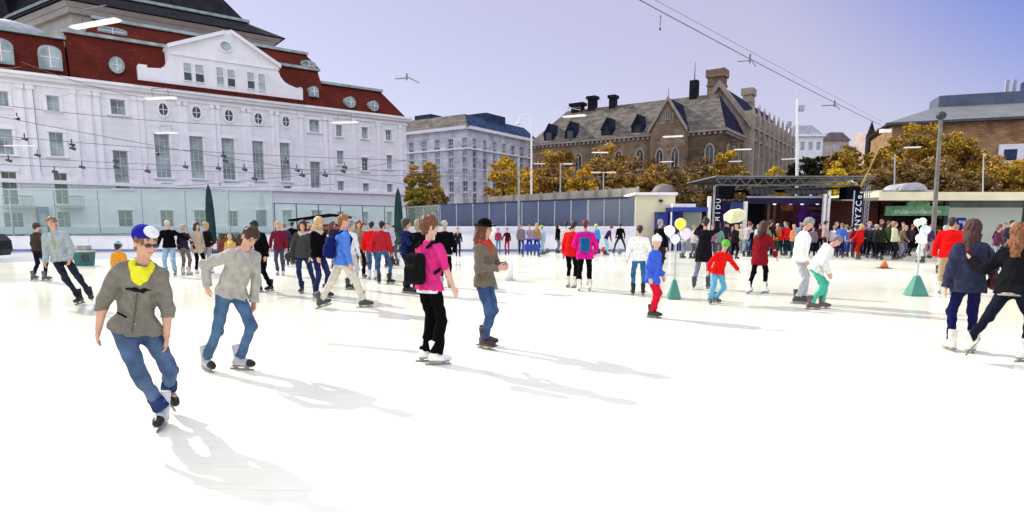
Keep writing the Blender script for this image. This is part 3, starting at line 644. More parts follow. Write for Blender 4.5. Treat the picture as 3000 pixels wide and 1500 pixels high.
b = MB(); b.poly([GR.pt(r0 + .02, fo + .35, zf), GR.pt(gr1, fo + .35, zf), GR.pt(gr1, fo - hw, zap + .15), GR.pt(r0 + .02, fo - hw, zap + .15)]); b.build('roof', M['tile_shaded'], wing, fix=False)
# front facade of the wing: bays, windows, dormers with pinnacles
nb = 9; zt_ = GR.hit(2186, 292, fo)[1]
for i in range(nb):
    x = r0 + 2 + (gr1 - r0 - 4) * i / (nb - 1)
    pw(GR, wing, x, ze - 5.6, 1.5, 4.6, fo); pw(GR, wing, x, ze - 11.4, 1.5, 4.2, fo)
    b = MB(); b.prism(GR, [(x - 1.15, zf - 1.2), (x + 1.15, zf - 1.2), (x + 1.15, zt_ - 3.6), (x, zt_ - .8), (x - 1.15, zt_ - 3.6)], fo - 3.4, fo + .25); d = b.build('dormer', SZ, wing)
    p = MB(); p.box(GR, x - .5, x + .5, fo + .253, fo + .29, zf - .2, zt_ - 3.6); p.build('pane', M['pane_dark'], d)
    p = MB()
    p.tube(GR.pt(x, fo + .1, zt_ - 1), GR.pt(x, fo + .1, zt_ + .6), .13, .03, 6)
    p.build('pinnacle', SZ, d)
for i in range(nb + 1):
    x = r0 + .2 + (gr1 - r0 - .4) * i / nb
    b = MB(); b.box(GR, x - .35, x + .35, fo + .003, fo + .75, 0, zf - 1); b.box(GR, x - .28, x + .28, fo + .003, fo + .6, zf - .997, zf + 1.6); b.tube(GR.pt(x, fo + .3, zf + 1.6), GR.pt(x, fo + .3, zf + 3.6), .26, .03, 6); b.build('buttress', SZ, wing)
b = MB(); b.box(GR, r0, gr1, fo + .003, fo + .5, zf - .5, zf - .1); b.box(GR, r0, gr1, fo + .003, fo + .4, ze - .6, ze - .3); b.box(GR, r0, gr1, fo + .003, fo + .4, ze - 6.4, ze - 6.0); b.build('cornice', SZ, wing)
# chimneys
def chimney(F, x, d, w_, dp, z0, z1, parent, m=SA):
    b = MB(); b.box(F, x - w_ / 2, x + w_ / 2, d - dp / 2, d + dp / 2, z0, z1 - 1.2); b.box(F, x - w_ / 2 - .12, x + w_ / 2 + .12, d - dp / 2 - .12, d + dp / 2 + .12, z1 - 2.6, z1 - 2.3); b.box(F, x - w_ / 2 - .25, x + w_ / 2 + .25, d - dp / 2 - .25, d + dp / 2 + .25, z1 - 1.197, z1); b.build('chimney', m, parent)
ca0, ca1 = sorted(abs(W2.hit(q_, 240)[0]) for q_ in (2073, 2119))
chimney(W2, (ca0 + ca1) / 2, -1.0, ca1 - ca0, 2.2, zf + 1, W2.hit(2095, 203)[1], wing)
chimney(GR, r0 + 18, fo - hw, 2.4, 1.6, zf, zap + 2.6, wing, SZ)
xx = GL.hit(2033, 285, -DG / 2)[0]
b = MB(); b.box(GL, xx - .6, xx + .6, -DG / 2 - .6, -DG / 2 + .6, zr - 3, zr + 2.4); b.tube(GL.pt(xx, -DG / 2, zr + 2.4), GL.pt(xx, -DG / 2, zr + 5.2), .08, .03, 6); b.build('roof_turret', M['slate'], sch)

# ================================================================== FAR PALE BUILDING, TAN BUILDING
YF = 150.0
far = empty('pale_townhouse', (AtX(2370, YF), YF + 6, -.06), 0, 'small distant pale townhouse with a grey domed roof between the school and the yellow trees', 'building')
b = MB(); xa, xb, z1 = AtX(2296, YF), AtX(2395, YF), AtZ(400, YF); hs = []
for r_ in range(3):
    for c_ in range(4): hs.append([xa + 1 + c_ * 1.9, xa + 2.0 + c_ * 1.9, z1 - 3.2 - r_ * 4, z1 - 1.2 - r_ * 4])
b = wall_holes(WORLD, xa, xb, -.06, z1, hs, off=-YF); b.poly([(xb, YF, -.06), (xb, YF + 12, -.06), (xb, YF + 12, z1), (xb, YF, z1)]); b.poly([(xa, YF, -.06), (xa, YF, z1), (xa, YF + 12, z1), (xa, YF + 12, -.06)]); b.build('wall', M['plaster'], far, fix=False)
for h in hs: window(WORLD, far, *h, off=-YF, t=.12)
b = MB(); b.box(WORLD, xa - .4, xb + .4, -YF - 12, -YF + .5, z1, z1 + .5); b.build('cornice', M['plaster_trim'], far)
b = MB(); b.solid([(xa, YF, z1 + .5), (xb, YF, z1 + .5), (xb, YF + 12, z1 + .5), (xa, YF + 12, z1 + .5)], [(xa + 1.5, YF + 1.5, z1 + 2.8), (xb - 2, YF + 1.5, z1 + 2.8), (xb - 2, YF + 10, z1 + 2.8), (xa + 1.5, YF + 10, z1 + 2.8)]); b.box(WORLD, xa + .8, xa + 1.8, -YF - 4, -YF - 3, z1 + 1, z1 + 4); b.build('roof', M['lead'], far)
far2 = empty('pink_townhouse', (AtX(2415, YF + 10), YF + 16, -.06), 0, 'distant pink and beige house half hidden by the yellow trees', 'building')
xa, xb, z1 = AtX(2388, YF + 10), AtX(2470, YF + 10), AtZ(412, YF + 10)
b = MB(); b.box(WORLD, xa, xb, -YF - 24, -YF - 10, -.06, z1); b.build('wall', mat('pink_render', (.50, .36, .30), .8, .1, .5), far2)
b = MB(); b.prism(WORLD, [(xa - .4, z1), (xb + .4, z1), (xb - 2, z1 + 2), (xa + 2, z1 + 2)], -YF - 24, -YF - 9.6); b.build('roof', M['slate_grey'], far2)
for i in range(3):
    p = MB(); p.box(WORLD, xa + 1 + i * 2.1, xa + 2.0 + i * 2.1, -YF - 10, -YF - 9.95, z1 - 3, z1 - 1); p.build('window', M['pane'], far2)
YT = 92.0
tu = Vector((.938, -.347, 0)).normalized(); T0 = Vector((AtX(2592, YT), YT, 0)); TF = Frame((T0.x, T0.y), (tu.x, tu.y))
tan_b = empty('tan_building', TF.pt(15, -8, -.06), 0, 'large tan brick building with long grey metal roof behind the trees on the right', 'building')
z1 = TF.hit(2800, 352)[1]; tl = TF.hit(3120, 340)[0]; hs = []; big = []
x = 6.0
while x < tl - 2:
    hs.append([x, x + 1.5, z1 - 9.3, z1 - 7.2]); hs.append([x, x + 1.5, z1 - 13, z1 - 11]); x += 2.9
b = wall_holes(TF, 0, tl, -.06, z1, hs, depth=.4); b.poly([TF.pt(0, 0, -.06), TF.pt(0, 0, z1), TF.pt(0, -16, z1), TF.pt(0, -16, -.06)]); b.build('wall', M['brick'], tan_b, fix=False)
for h in hs: window(TF, tan_b, *h, nx=2, nz=1, t=.12, surround=.2, fm=M['white_metal'])
b = MB(); b.box(TF, 13, tl, .003, .35, z1 - 6.6, z1 - 3.6); gb_ = b.build('glazed_band', M['plaster'], tan_b)
x = 13.6
while x < tl - 1.5:
    p = MB(); p.box(TF, x, x + 1.5, .353, .39, z1 - 5.8, z1 - 4.3); p.build('pane', M['slate_blue'], gb_); x += 2.4
for x in np.arange(13.5, tl, 2.9):
    b = MB(); b.box(TF, x, x + .7, .003, .2, z1 - 9.6, z1 - 6.7); b.build('pilaster', mat('red_brick_pier', (.22, .06, .04), .8, .2, 1), tan_b)
zt = TF.hit(2800, 311, -6)[1]
b = MB(); b.solid([TF.pt(-.8, .9, z1), TF.pt(tl, .9, z1), TF.pt(tl, -17, z1), TF.pt(-.8, -17, z1)], [TF.pt(6.5, -6, zt), TF.pt(tl, -6, zt), TF.pt(tl, -12, zt), TF.pt(6.5, -12, zt)]); b.build('roof', mat('grey_metal_roof', (.15, .155, .16), .5, .12, .4), tan_b)
b = MB(); b.box(TF, -1, tl, .2, 1.0, z1 - .35, z1 - .02); b.build('gutter', mat('dark_gutter', (.08, .08, .10), .6, .2, 1), tan_b)
b = MB(); b.box(TF, 7.0, tl, -11.5, -6.4, zt + .003, zt + 1.7); b.build('ridge_block', mat('blue_grey_sheet', (.10, .12, .18), .7, .15, .6), tan_b)
xx = TF.hit(2948, 270, -8)[0]
for q in (0, .9): 
    b = MB(); b.box(TF, xx + q - .2, xx + q + .2, -8.2, -7.8, zt + 1.7, zt + 3.6); b.build('flue', M['lead'], tan_b)
b = MB(); b.box(TF, xx + 2.3, xx + 9, -10, -7, zt + 1.703, zt + 3.4); b.build('roof_house', M['slate_blue'], tan_b)
tur = empty('turret_house', (AtX(2565, 118), 120, -.06), 0, 'narrow pale house with a thin dark turret left of the tan building', 'building')
b = MB(); b.box(WORLD, AtX(2548, 118), AtX(2606, 118), -126, -118, -.06, AtZ(376, 118)); b.build('wall', mat('pink_stone', (.48, .38, .36), .8, .12, .6), tur)
b = MB(); xx = AtX(2540, 117); b.box(WORLD, xx - .6, xx + .6, -118.5, -117.3, -.06, AtZ(392, 117)); b.tube((xx, 117.9, AtZ(392, 117)), (xx, 117.9, AtZ(352, 117)), .75, .04, 8); b.build('turret', M['slate'], tur)
# ================================================================== KIOSK, STAGE, PAVILION
def text_mesh(txt, size, F, a, d, z, name, m, parent, rot=0.0, depth=.01):
    cu = bpy.data.curves.new(name, 'FONT'); cu.body = txt; cu.size = size; cu.align_x = 'CENTER'; cu.align_y = 'CENTER'; cu.extrude = depth
    o = bpy.data.objects.new(name, cu); col.objects.link(o)
    me = bpy.data.meshes.new_from_object(o.evaluated_get(bpy.context.evaluated_depsgraph_get())); bpy.data.objects.remove(o)
    cr, sr = math.cos(rot), math.sin(rot)
    P = F.pt(a, d, z); up = Vector((0, 0, 1))
    for v in me.vertices:
        x, y = v.co.x * cr - v.co.y * sr, v.co.x * sr + v.co.y * cr
        v.co = P + F.u * x + up * y + F.n * v.co.z
    me.materials.clear(); me.materials.append(m)
    o = bpy.data.objects.new(name, me); col.objects.link(o)
    o.parent = parent
    mw = Matrix.Identity(4); p = parent
    while p is not None: mw = p.matrix_basis @ mw; p = p.parent
    me.transform(mw.inverted())
    return o
def wb(name, mname, parent, x0, x1, z0, z1, Yf, dep):
    b = MB(); b.box(WORLD, x0, x1, -Yf - dep, -Yf, z0, z1); return b.build(name, M[mname] if isinstance(mname, str) else mname, parent)
X = AtX; Z = AtZ
YK = 38.5
k = empty('kiosk', (X(1916, YK), YK + 2, -.06), 0, 'square cream kiosk with a small grey dome beside the glass screen', 'kiosk')
wb('wall', 'cream', k, X(1861, YK), X(1976, YK), -.06, Z(572, YK), YK, 5)
wb('roof_edge', 'plaster_trim', k, X(1856, YK) , X(1980, YK), Z(571.9, YK), Z(564, YK), YK - .25, 5.4)
b = MB(); b.lathe((X(1940, YK + 2), YK + 2, Z(564, YK)), [(.75, 0), (.7, .25), (.5, .5), (.25, .62), (.05, .65)], 18); b.build('dome', M['slate_grey'], k, smooth=True)
wb('wall_lamp', 'dark_metal', k, X(1928, YK), X(1938, YK), Z(592, YK), Z(585, YK), YK - .2, .19)
BL = mat('blue_panel', (.015, .04, .26), .5, .2, 1.5); BL2 = mat('deep_blue_panel', (.01, .01, .20), .5, .2, 1.5)
b = MB(); YS = 37.6
s1 = empty('ticket_booth', (X(1941, YS), YS + .5, -.06), 0, 'blue booth against the cream kiosk, behind the person with outstretched arm', 'booth')
wb('panel', BL, s1, X(1926, YS), X(1955, YS), -.06, Z(624, YS), YS, .8)
wb('cap', 'dark_metal', s1, X(1924, YS), X(1957, YS), Z(623.9, YS), Z(621, YS), YS - .05, .9)
s2 = empty('blue_stall', (X(2010, YS), YS + 1, -.06), 0, 'stall with long blue awning and grey green counter wall left of the stage', 'stall')
wb('awning', BL, s2, X(1960, YS), X(2062, YS), Z(620, YS), Z(608, YS), YS - .8, 3)
wb('roof', 'white_metal', s2, X(1962, YS), X(2028, YS), Z(607.9, YS), Z(598, YS), YS - .6, 2.8)
wb('blue_panel', BL2, s2, X(1960, YS), X(2000, YS), -.06, Z(622, YS), YS, .3)
wb('back_wall', mat('grey_green_panel', (.42, .46, .40), .8, .12, 1), s2, X(2001, YS), X(2062, YS), -.06, Z(621, YS), YS + .5, .3)
wb('post', 'white_metal', s2, X(1955.5, YS), X(1959, YS), -.06, Z(622, YS), YS - .75, .1)
wb('pillar', 'white_metal', s2, X(2060, YS), X(2068, YS), -.06, Z(577, YS), YS - .85, .2)
# --- flags / banners with vertical lettering
def banner(px0, px1, y0, y1, Y, letters, label, lean=0):
    t = empty('vertical_banner', (X((px0 + px1) / 2, Y), Y, -.06), 0, label, 'banner')
    x0, x1 = X(px0, Y), X(px1, Y); z0, z1 = Z(y1, Y), Z(y0, Y)
    wb('cloth', mat('banner_navy', (.006, .005, .035), .7, .3, 1.5, spec=.05), t, x0, x1, z0, z1, Y, .06)
    wb('pole', 'metal', t, x0 - .06, x0 - .01, -.06, z1 + .15, Y + .0, .05)
    wb('base', 'dark_metal', t, x0 - .2, x1 + .1, -.06, .02, Y - .2, .5)
    n = len(letters)
    for i, c in enumerate(letters):
        zz = z1 - (z1 - z0) * (i + .6) / (n + .2)
        text_mesh(c, (x1 - x0) * .95, WORLD, (x0 + x1) / 2, -Y + .02, zz, 'letter', M['white_metal'], t, rot=R(90))
YT2 = 36.6
banner(2092, 2112, 578, 652, YT2, ['U', 'D', 'I', 'H'], 'dark banner with pale vertical lettering at the left edge of the stage')
banner(2499, 2524, 566, 700, YT2, ['e', 'C', 'Z', 'Y', 'N', '8', 'O'], 'taller dark banner with pale vertical lettering at the right edge of the stage')
# --- stage
YS = 39.0
st = empty('stage', (X(2300, YS), YS + 2.5, -.06), 0, 'open air stage under a flat silver truss roof with lighting rig and purple backdrop', 'stage')
# truss roof
b = MB(); x0, x1 = X(2092, YS), X(2545, YS); zt, zb = Z(522, YS), Z(543, YS)
for yy in (YS, YS + 6):
    for zz in (zt, zb): b.tube((x0, yy, zz), (x1, yy, zz), .05, n=6)
    n = 26
    for i in range(n):
        a0 = x0 + (x1 - x0) * i / n; a1 = x0 + (x1 - x0) * (i + 1) / n
        b.tube((a0, yy, zb if i % 2 else zt), (a1, yy, zt if i % 2 else zb), .028, n=5)
b.build('roof_truss', mat('truss_dull', (.20, .20, .20), .5, .3, 3), st)
b = MB(); b.box(WORLD, x0 - .1, x1 + .1, -YS - 6.2, -YS + .15, zt + .06, zt + .14); b.build('roof_sheet', mat('roof_sheet_grey', (.20, .19, .19), .7, .25, .8), st)
for px in (2098, 2420, 2538):
    b = MB()
    for dx in (-.12, .12):
        for dy in (0, .24): b.tube((X(px, YS) + dx, YS + dy + .1, -.06), (X(px, YS) + dx, YS + dy + .1, zb), .03, n=6)
    for i in range(14):
        z = i * zb / 14; b.tube((X(px, YS) - .12, YS + .1, z), (X(px, YS) + .12, YS + .1, z + zb / 14), .016, n=4)
    b.build('truss_post', M['metal'], st)
wb('speaker', 'black', st, X(2094, YS), X(2140, YS), Z(583, YS), Z(546, YS), YS - .5, .9)
wb('speaker', 'black', st, X(2462, YS), X(2500, YS), Z(584, YS), Z(548, YS), YS - .5, .9)
# lighting bar with lamps
YB2 = 38.2
wb('light_bar', 'lead', st, X(2186, YB2), X(2424, YB2), Z(580, YB2), Z(574, YB2), YB2, .2)
wb('valance', mat('navy_cloth', (.008, .006, .035), .8, .2, 1), st, X(2186, YB2), X(2412, YB2), Z(597, YB2), Z(580.1, YB2), YB2 + .02, .1)
rg = random.Random(2)
for i in range(15):
    px = 2196 + i * 15
    if 2270 < px < 2300: continue
    b = MB(); x = X(px, YB2); zc_ = Z(562, YB2)
    b.tube((x, YB2 + .25, zc_ + .05), (x + .02, YB2 - .15, zc_ - .06), .13, .15, n=10); b.tube((x, YB2 + .05, zc_), (x, YB2 + .05, Z(574, YB2)), .02, n=4)
    b.build('stage_lamp', M['dark_metal'], st)
b = MB(); b.tube((X(2184, YB2), YB2 + .1, Z(556, YB2)), (X(2412, YB2), YB2 + .1, Z(550, YB2)), .05, n=6); b.build('upper_bar', M['dark_metal'], st)
# lit spots (lamps that are on)
def emis(name, c, s):
    m = bpy.data.materials.new(name); m.use_nodes = True; b_ = m.node_tree.nodes['Principled BSDF']
    b_.inputs['Base Color'].default_value = c + (1,); b_.inputs['Emission Color'].default_value = c + (1,); b_.inputs['Emission Strength'].default_value = s; return m
YI = 40.5
for px, c in ((2266, (1, 1, .95)), (2313, (.25, .2, 1)), (2346, (.8, .85, .8)), (2391, (.8, .45, 1))):
    b = MB(); b.lathe((X(px, YI), YI, Z(595, YI)), [(.05, -.11), (.12, -.05), (.12, .05), (.05, .11)], 12); b.build('lit_lamp', emis('lamp_glow', c, 1.6), st, smooth=True)
YW = 43.5
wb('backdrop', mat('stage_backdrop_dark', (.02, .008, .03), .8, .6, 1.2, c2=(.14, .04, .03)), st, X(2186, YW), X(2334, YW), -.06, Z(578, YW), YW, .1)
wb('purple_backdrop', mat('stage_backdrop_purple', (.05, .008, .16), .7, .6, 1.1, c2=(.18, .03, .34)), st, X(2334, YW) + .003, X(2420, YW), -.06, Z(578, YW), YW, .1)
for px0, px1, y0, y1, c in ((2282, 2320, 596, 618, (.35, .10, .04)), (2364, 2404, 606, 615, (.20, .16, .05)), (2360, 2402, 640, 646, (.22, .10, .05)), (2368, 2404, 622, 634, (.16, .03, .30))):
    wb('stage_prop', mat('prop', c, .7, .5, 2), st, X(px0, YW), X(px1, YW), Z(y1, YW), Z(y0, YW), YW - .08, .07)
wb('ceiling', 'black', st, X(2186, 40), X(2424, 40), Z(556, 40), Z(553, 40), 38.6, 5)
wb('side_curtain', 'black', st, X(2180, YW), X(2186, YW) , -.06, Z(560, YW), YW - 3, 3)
for px in (2210, 2226, 2246, 2263): wb('hanging_strip', mat('strip', ((.30, .24, .16), (.20, .26, .16), (.32, .12, .06), (.16, .16, .20))[(px // 10) % 4], .8, .2, 2), st, X(px, 42), X(px + 8, 42), Z(680, 42), Z(598, 42), 42, .05)
wb('platform', mat('stage_skirt', (.012, .012, .05), .8, .3, 1), st, X(2190, 38.4), X(2420, 38.4), -.06, Z(702, 38.4) + .25, 38.4, 5)
b = MB(); b.tube((X(2190, 38), 38.3, Z(700, 38)), (X(2420, 38), 38.3, Z(703, 38)), .03, n=6); b.build('hand_rail', M['metal'], st)
wb('white_pillar', 'white_metal', st, X(2178, 38), X(2188, 38), -.06, Z(590, 38), 38, .2)
wb('screen', mat('screen_blue', (.05, .10, .32), .3, .4, 1.2), st, X(2140, 39.5), X(2176, 39.5), Z(650, 39.5), Z(592, 39.5), 39.5, .1)
wb('white_pillar', 'white_metal', st, X(2410, 37.8), X(2417, 37.8), -.06, Z(568, 37.8), 37.8, .2)
wb('white_pillar', 'white_metal', st, X(2421, 38.2), X(2429, 38.2), -.06, Z(560, 38.2), 38.2, .2)
wb('red_wall', mat('dark_red_wall', (.055, .008, .006), .8, .3, .8), st, X(2430, 42), X(2610, 42), -.06, Z(588, 42), 42, .2)
wb('left_back_wall', mat('purple_wall', (.05, .03, .12), .8, .4, .8), st, X(2112, 41), X(2184, 41), -.06, Z(588, 41), 41, .2)
# tilted market umbrella
um = empty('market_umbrella', (X(2150, 37.2), 37.2, 0), 0, 'tilted pale yellow parasol at the left side of the stage', 'umbrella')
b = MB(); c = Vector((X(2150, 37.2), 37.2, Z(622, 37.2))); ax = Vector((-.35, -.55, .75)).normalized(); e = ax.orthogonal().normalized(); g = ax.cross(e)
rim = [c - ax * .28 + (e * math.cos(2 * math.pi * i / 8) + g * math.sin(2 * math.pi * i / 8)) * .70 for i in range(8)]
for i in range(8): b.poly([rim[i], rim[(i + 1) % 8], c + ax * .12]); b.poly([rim[(i + 1) % 8], rim[i], c + ax * .08])
b.build('canopy', mat('umbrella_cloth', (.74, .74, .42), .8, .1, 2), um, fix=False)
b = MB(); b.tube(c, (c.x + .2, c.y + .15, -.04), .025); b.build('pole', M['wood'], um)
# --- pavilion on the right
YP = 42.0
pv = empty('pavilion', (X(2750, YP), YP + 4, -.06), 0, 'long low pavilion with cream fascia and shop windows along the right side of the rink', 'building')
zf1, zf0 = Z(565, YP), Z(589, YP)
XE = X(3080, YP)
wb('fascia', 'cream', pv, X(2538, YP), XE, zf0, zf1, YP - 1.2, 7)
wb('fascia', 'cream', pv, X(2438, YP), X(2498, YP), zf0, Z(580, YP), YP - 1.0, 6)
wb('roof', 'lead', pv, X(2568, YP), X(2730, YP), zf1, Z(557, YP), YP - .3, 5)
b = MB(); b.prism(WORLD, [(X(2655, YP) + math.cos(t) * .9, zf1 + .15 + math.sin(t) * .5) for t in [math.pi * i_ / 12 for i_ in range(13)]], -YP - 1.5, -YP + .5); b.build('arched_vent', M['lead'], pv)
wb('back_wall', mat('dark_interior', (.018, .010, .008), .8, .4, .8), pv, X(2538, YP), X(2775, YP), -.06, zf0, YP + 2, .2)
wb('dark_pier', 'dark_metal', pv, X(2570, YP), X(2576, YP), -.06, zf0, YP, .2)
wb('dark_pier', 'dark_metal', pv, X(2764, YP), X(2776, YP), -.06, zf0, YP, .2)
wb('glass_strip', mat('shop_glass', (.03, .07, .07), .15, .6, .7, spec=.6), pv, X(2776, YP) + .003, X(2992, YP), Z(608, YP), zf0 - .003, YP, .15)
wb('white_wall', mat('pale_green_wall', (.62, .66, .56), .7, .06, .5), pv, X(2776, YP) + .003, X(2992, YP), -.06, Z(608.1, YP), YP + .02, .3)
wb('dark_pier', mat('green_pier', (.03, .07, .06), .5, .2, 1), pv, X(2992, YP) + .003, XE, -.06, zf0 - .004, YP, .4)
sg = wb('blue_sign', BL2, pv, X(2802, YP), X(2826, YP), Z(677, YP), Z(638, YP), YP - .12, .1)
wb('sign_panel', mat('sign_light_blue', (.30, .40, .80), .5, .2, 2), sg, X(2804, YP), X(2824, YP), Z(654, YP), Z(646, YP), YP - .13, .008)
gs = wb('green_sign', mat('sign_green', (.16, .34, .17), .6, .3, 2.5), pv, X(2578, YP), X(2762, YP), Z(632, YP), Z(604, YP), YP - .5, .15)
b = MB(); b.prism(WORLD, [(X(2672, YP) + math.cos(t) * .78, Z(604, YP) + .003 + math.sin(t) * .55) for t in [math.pi * i_ / 14 for i_ in range(15)]], -YP + .36, -YP + .5); b.build('sign_arch', mat('sign_green', (.16, .34, .17), .6, .3, 2.5), gs)
b = MB(); rg = random.Random(5)
for i in range(26):
    x = X(2606 + i * 5.2, YP); h_ = rg.uniform(.16, .3)
    b.box(WORLD, x, x + .055, -YP + .503, -YP + .515, Z(626, YP), Z(626, YP) + h_)
    if rg.random() < .6: b.box(WORLD, x + .056, x + .11, -YP + .503, -YP + .515, Z(626, YP) + rg.choice((0, .1, .2)), Z(626, YP) + .05 + rg.choice((.02, .12)))
b.build('sign_lettering', mat('sign_letter', (.50, .72, .50), .6, .1, 2), gs)
# crowd barrier rail by the stage
def barrier_unit(x0, x1, Y, label=None, grp='crowd barriers in front of the stalls'):
    t = empty('crowd_barrier', ((x0 + x1) / 2, Y, 0), 0, label or 'grey steel crowd barrier among the row in front of the stalls left of the stage', 'barrier', grp)
    b = MB()
    for z in (.15, 1.05): b.tube((x0, Y, z), (x1, Y, z), .022, n=6)
    for x in (x0, x1): b.tube((x, Y, .02), (x, Y, 1.05), .022, n=6)
    b.build('frame', M['metal'], t)
    b = MB()
    for i in range(1, 15): x = x0 + (x1 - x0) * i / 15; b.tube((x, Y, .15), (x, Y, 1.05), .009, n=4, caps=False)
    b.build('bars', M['metal'], t)
    b = MB(); b.box(WORLD, x0 - .02, x0 + .04, -Y - .3, -Y + .3, .0, .02); b.box(WORLD, x1 - .04, x1 + .02, -Y - .3, -Y + .3, .0, .02); b.build('feet', M['metal'], t)
for i in range(3): barrier_unit(X(1945, 33) + i * 2.15, X(1945, 33) + i * 2.15 + 2.1, 33.0)

# ================================================================== SMALL RINK OBJECTS
# dark wooden hut behind the crowd
hu = empty('market_hut', (X(935, 36.9), 36.9, 0), 0, 'dark brown wooden hut with low black roof in front of the concert hall', 'hut')
YH = 36.85
b = MB(); b.prism(WORLD, [(X(872, YH), 0.0), (X(1010, YH), 0.0), (X(1010, YH), Z(655, YH)), (X(872, YH), Z(660, YH))], -YH - .6, -YH); b.build('wall', M['wood'], hu)
b = MB(); b.prism(WORLD, [(X(855, YH), Z(649, YH)), (X(975, YH), Z(633, YH)), (X(1022, YH), Z(640, YH)), (X(1022, YH), Z(634, YH)), (X(972, YH), Z(626, YH)), (X(853, YH), Z(643, YH))], -YH - .68, -YH + .5); b.build('roof', M['black'], hu)
wb('counter', mat('hut_light', (.30, .12, .07), .7, .4, 2), hu, X(880, YH), X(1000, YH), Z(672, YH), Z(663, YH), YH - .1, .08)
# brown planter boxes with greenery at the foot of the boards
for px0, px1, lab in ((636, 668, 'rust red planter box beside the closed green parasol'), (671, 712, 'dark brown planter box behind the blond child in the yellow scarf')):
    t = empty('planter_box', (X((px0 + px1) / 2, 34.8), 34.8, 0), 0, lab, 'planter')
    x0, x1 = X(px0, 34.8), X(px1, 34.8)
    b = MB()
    for j in range(5): b.box(WORLD, x0, x1, -35.1, -34.6, .02 + j * .15, .155 + j * .15)
    b.build('box', mat('rust_wood', (.28, .07, .03), .7, .35, 3) if px0 < 650 else M['wood'], t)
    b = MB(); rg = random.Random(px0)
    for j in range(260):
        p = Vector((rg.uniform(x0, x1), rg.uniform(34.6, 35.1), rg.uniform(.76, 1.05))); a = Vector((rg.gauss(0, 1), rg.gauss(0, 1), rg.gauss(0, 1))).normalized() * .05; c_ = a.orthogonal().normalized() * .03
        b.poly([p - a, p + c_, p + a, p - c_])
    b.build('plants', mat('planter_green', (.05, .09, .03), .7, .4, 5), t, fix=False)
# closed parasols
for px, y0, y1, Y, lab in ((617, 545, 737, 34.0, 'tall closed dark green parasol left of the planter boxes'), (1168, 555, 700, 35.3, 'closed dark green parasol at the right end of the white concert hall')):
    x = X(px, Y); zt = Z(y0, Y); t = empty('closed_parasol', (x, Y, 0), 0, lab, 'parasol')
    b = MB(); pr = [(.05, .45), (.20, .55), (.25, .8), (.24, 1.5), (.21, 2.3), (.17, zt - .7), (.12, zt - .25), (.05, zt)]
    n = 28
    rings = [[Vector((x + (r * (1 + .10 * math.cos(8 * 2 * math.pi * k / n))) * math.cos(2 * math.pi * k / n), Y + (r * (1 + .10 * math.cos(8 * 2 * math.pi * k / n))) * math.sin(2 * math.pi * k / n), z)) for k in range(n)] for r, z in pr]
    for A_, B_ in zip(rings, rings[1:]):
        for i in range(n): b.poly([A_[i], A_[(i + 1) % n], B_[(i + 1) % n], B_[i]])
    b.build('canopy', mat('dark_green_cloth', (.008, .035, .035), .8, .3, 3), t, smooth=True)
    b = MB(); b.tube((x, Y, 0), (x, Y, zt + .08), .035); b.build('pole', M['dark_metal'], t)
    b = MB(); b.lathe((x, Y, 0), [(.38, 0), (.38, .08), (.1, .14)], 16); b.build('base', M['dark_metal'], t)
# teal bin
Yb = G(250, 778).y; x = G(250, 778).x
t = empty('waste_bin', (x, Yb, 0), 0, 'teal bin with grey top standing on the ice in front of the left boards', 'bin')
b = MB(); b.solid([(x - .40, Yb - .28, 0), (x + .36, Yb - .28, 0), (x + .36, Yb + .28, 0), (x - .40, Yb + .28, 0)], [(x - .50, Yb - .32, .62), (x + .46, Yb - .32, .62), (x + .46, Yb + .32, .62), (x - .50, Yb + .32, .62)]); b.build('body', mat('teal_plastic', (.02, .12, .12), .5, .2, 3), t)
b = MB(); b.box(WORLD, x - .3, x + .48, -Yb - .3, -Yb + .34, .623, .70); b.build('rim', mat('tan_band', (.45, .40, .34), .6, .2, 3), t)
b = MB(); b.box(WORLD, x - .22, x + .3, -Yb - .24, -Yb + .28, .703, .92); b.build('lid', mat('grey_lid', (.26, .28, .27), .6, .2, 3), t)
b = MB(); b.box(WORLD, x + .05, x + .5, -Yb + .325, -Yb + .36, .2, .5); b.build('dark_patch', M['dark_metal'], t)
t.scale = (.66, .66, .85)
# dark vehicle-like resurfacer nose at the left frame edge
t = empty('ice_resurfacer', (X(-18, 27), 27, 0), 0, 'dark rounded machine cut off by the left photo edge before the white boards', 'machine')
b = MB(); x0 = X(-200, 28.6); x1 = X(30, 28.6)
b.prism(WORLD, [(x0, .18), (x1 - .15, .18), (x1, .45), (x1 - .03, .85), (x1 - .3, 1.15), (x0, 1.3)], -28.6, -27); b.build('body', mat('dark_machine', (.012, .01, .02), .35, .3, 2), t)
for q in (x0 + .4, x1 - .75):
    b = MB(); b.tube((q, 26.95, .27), (q, 27.2, .27), .27, n=18); b.build('wheel', M['black'], t)
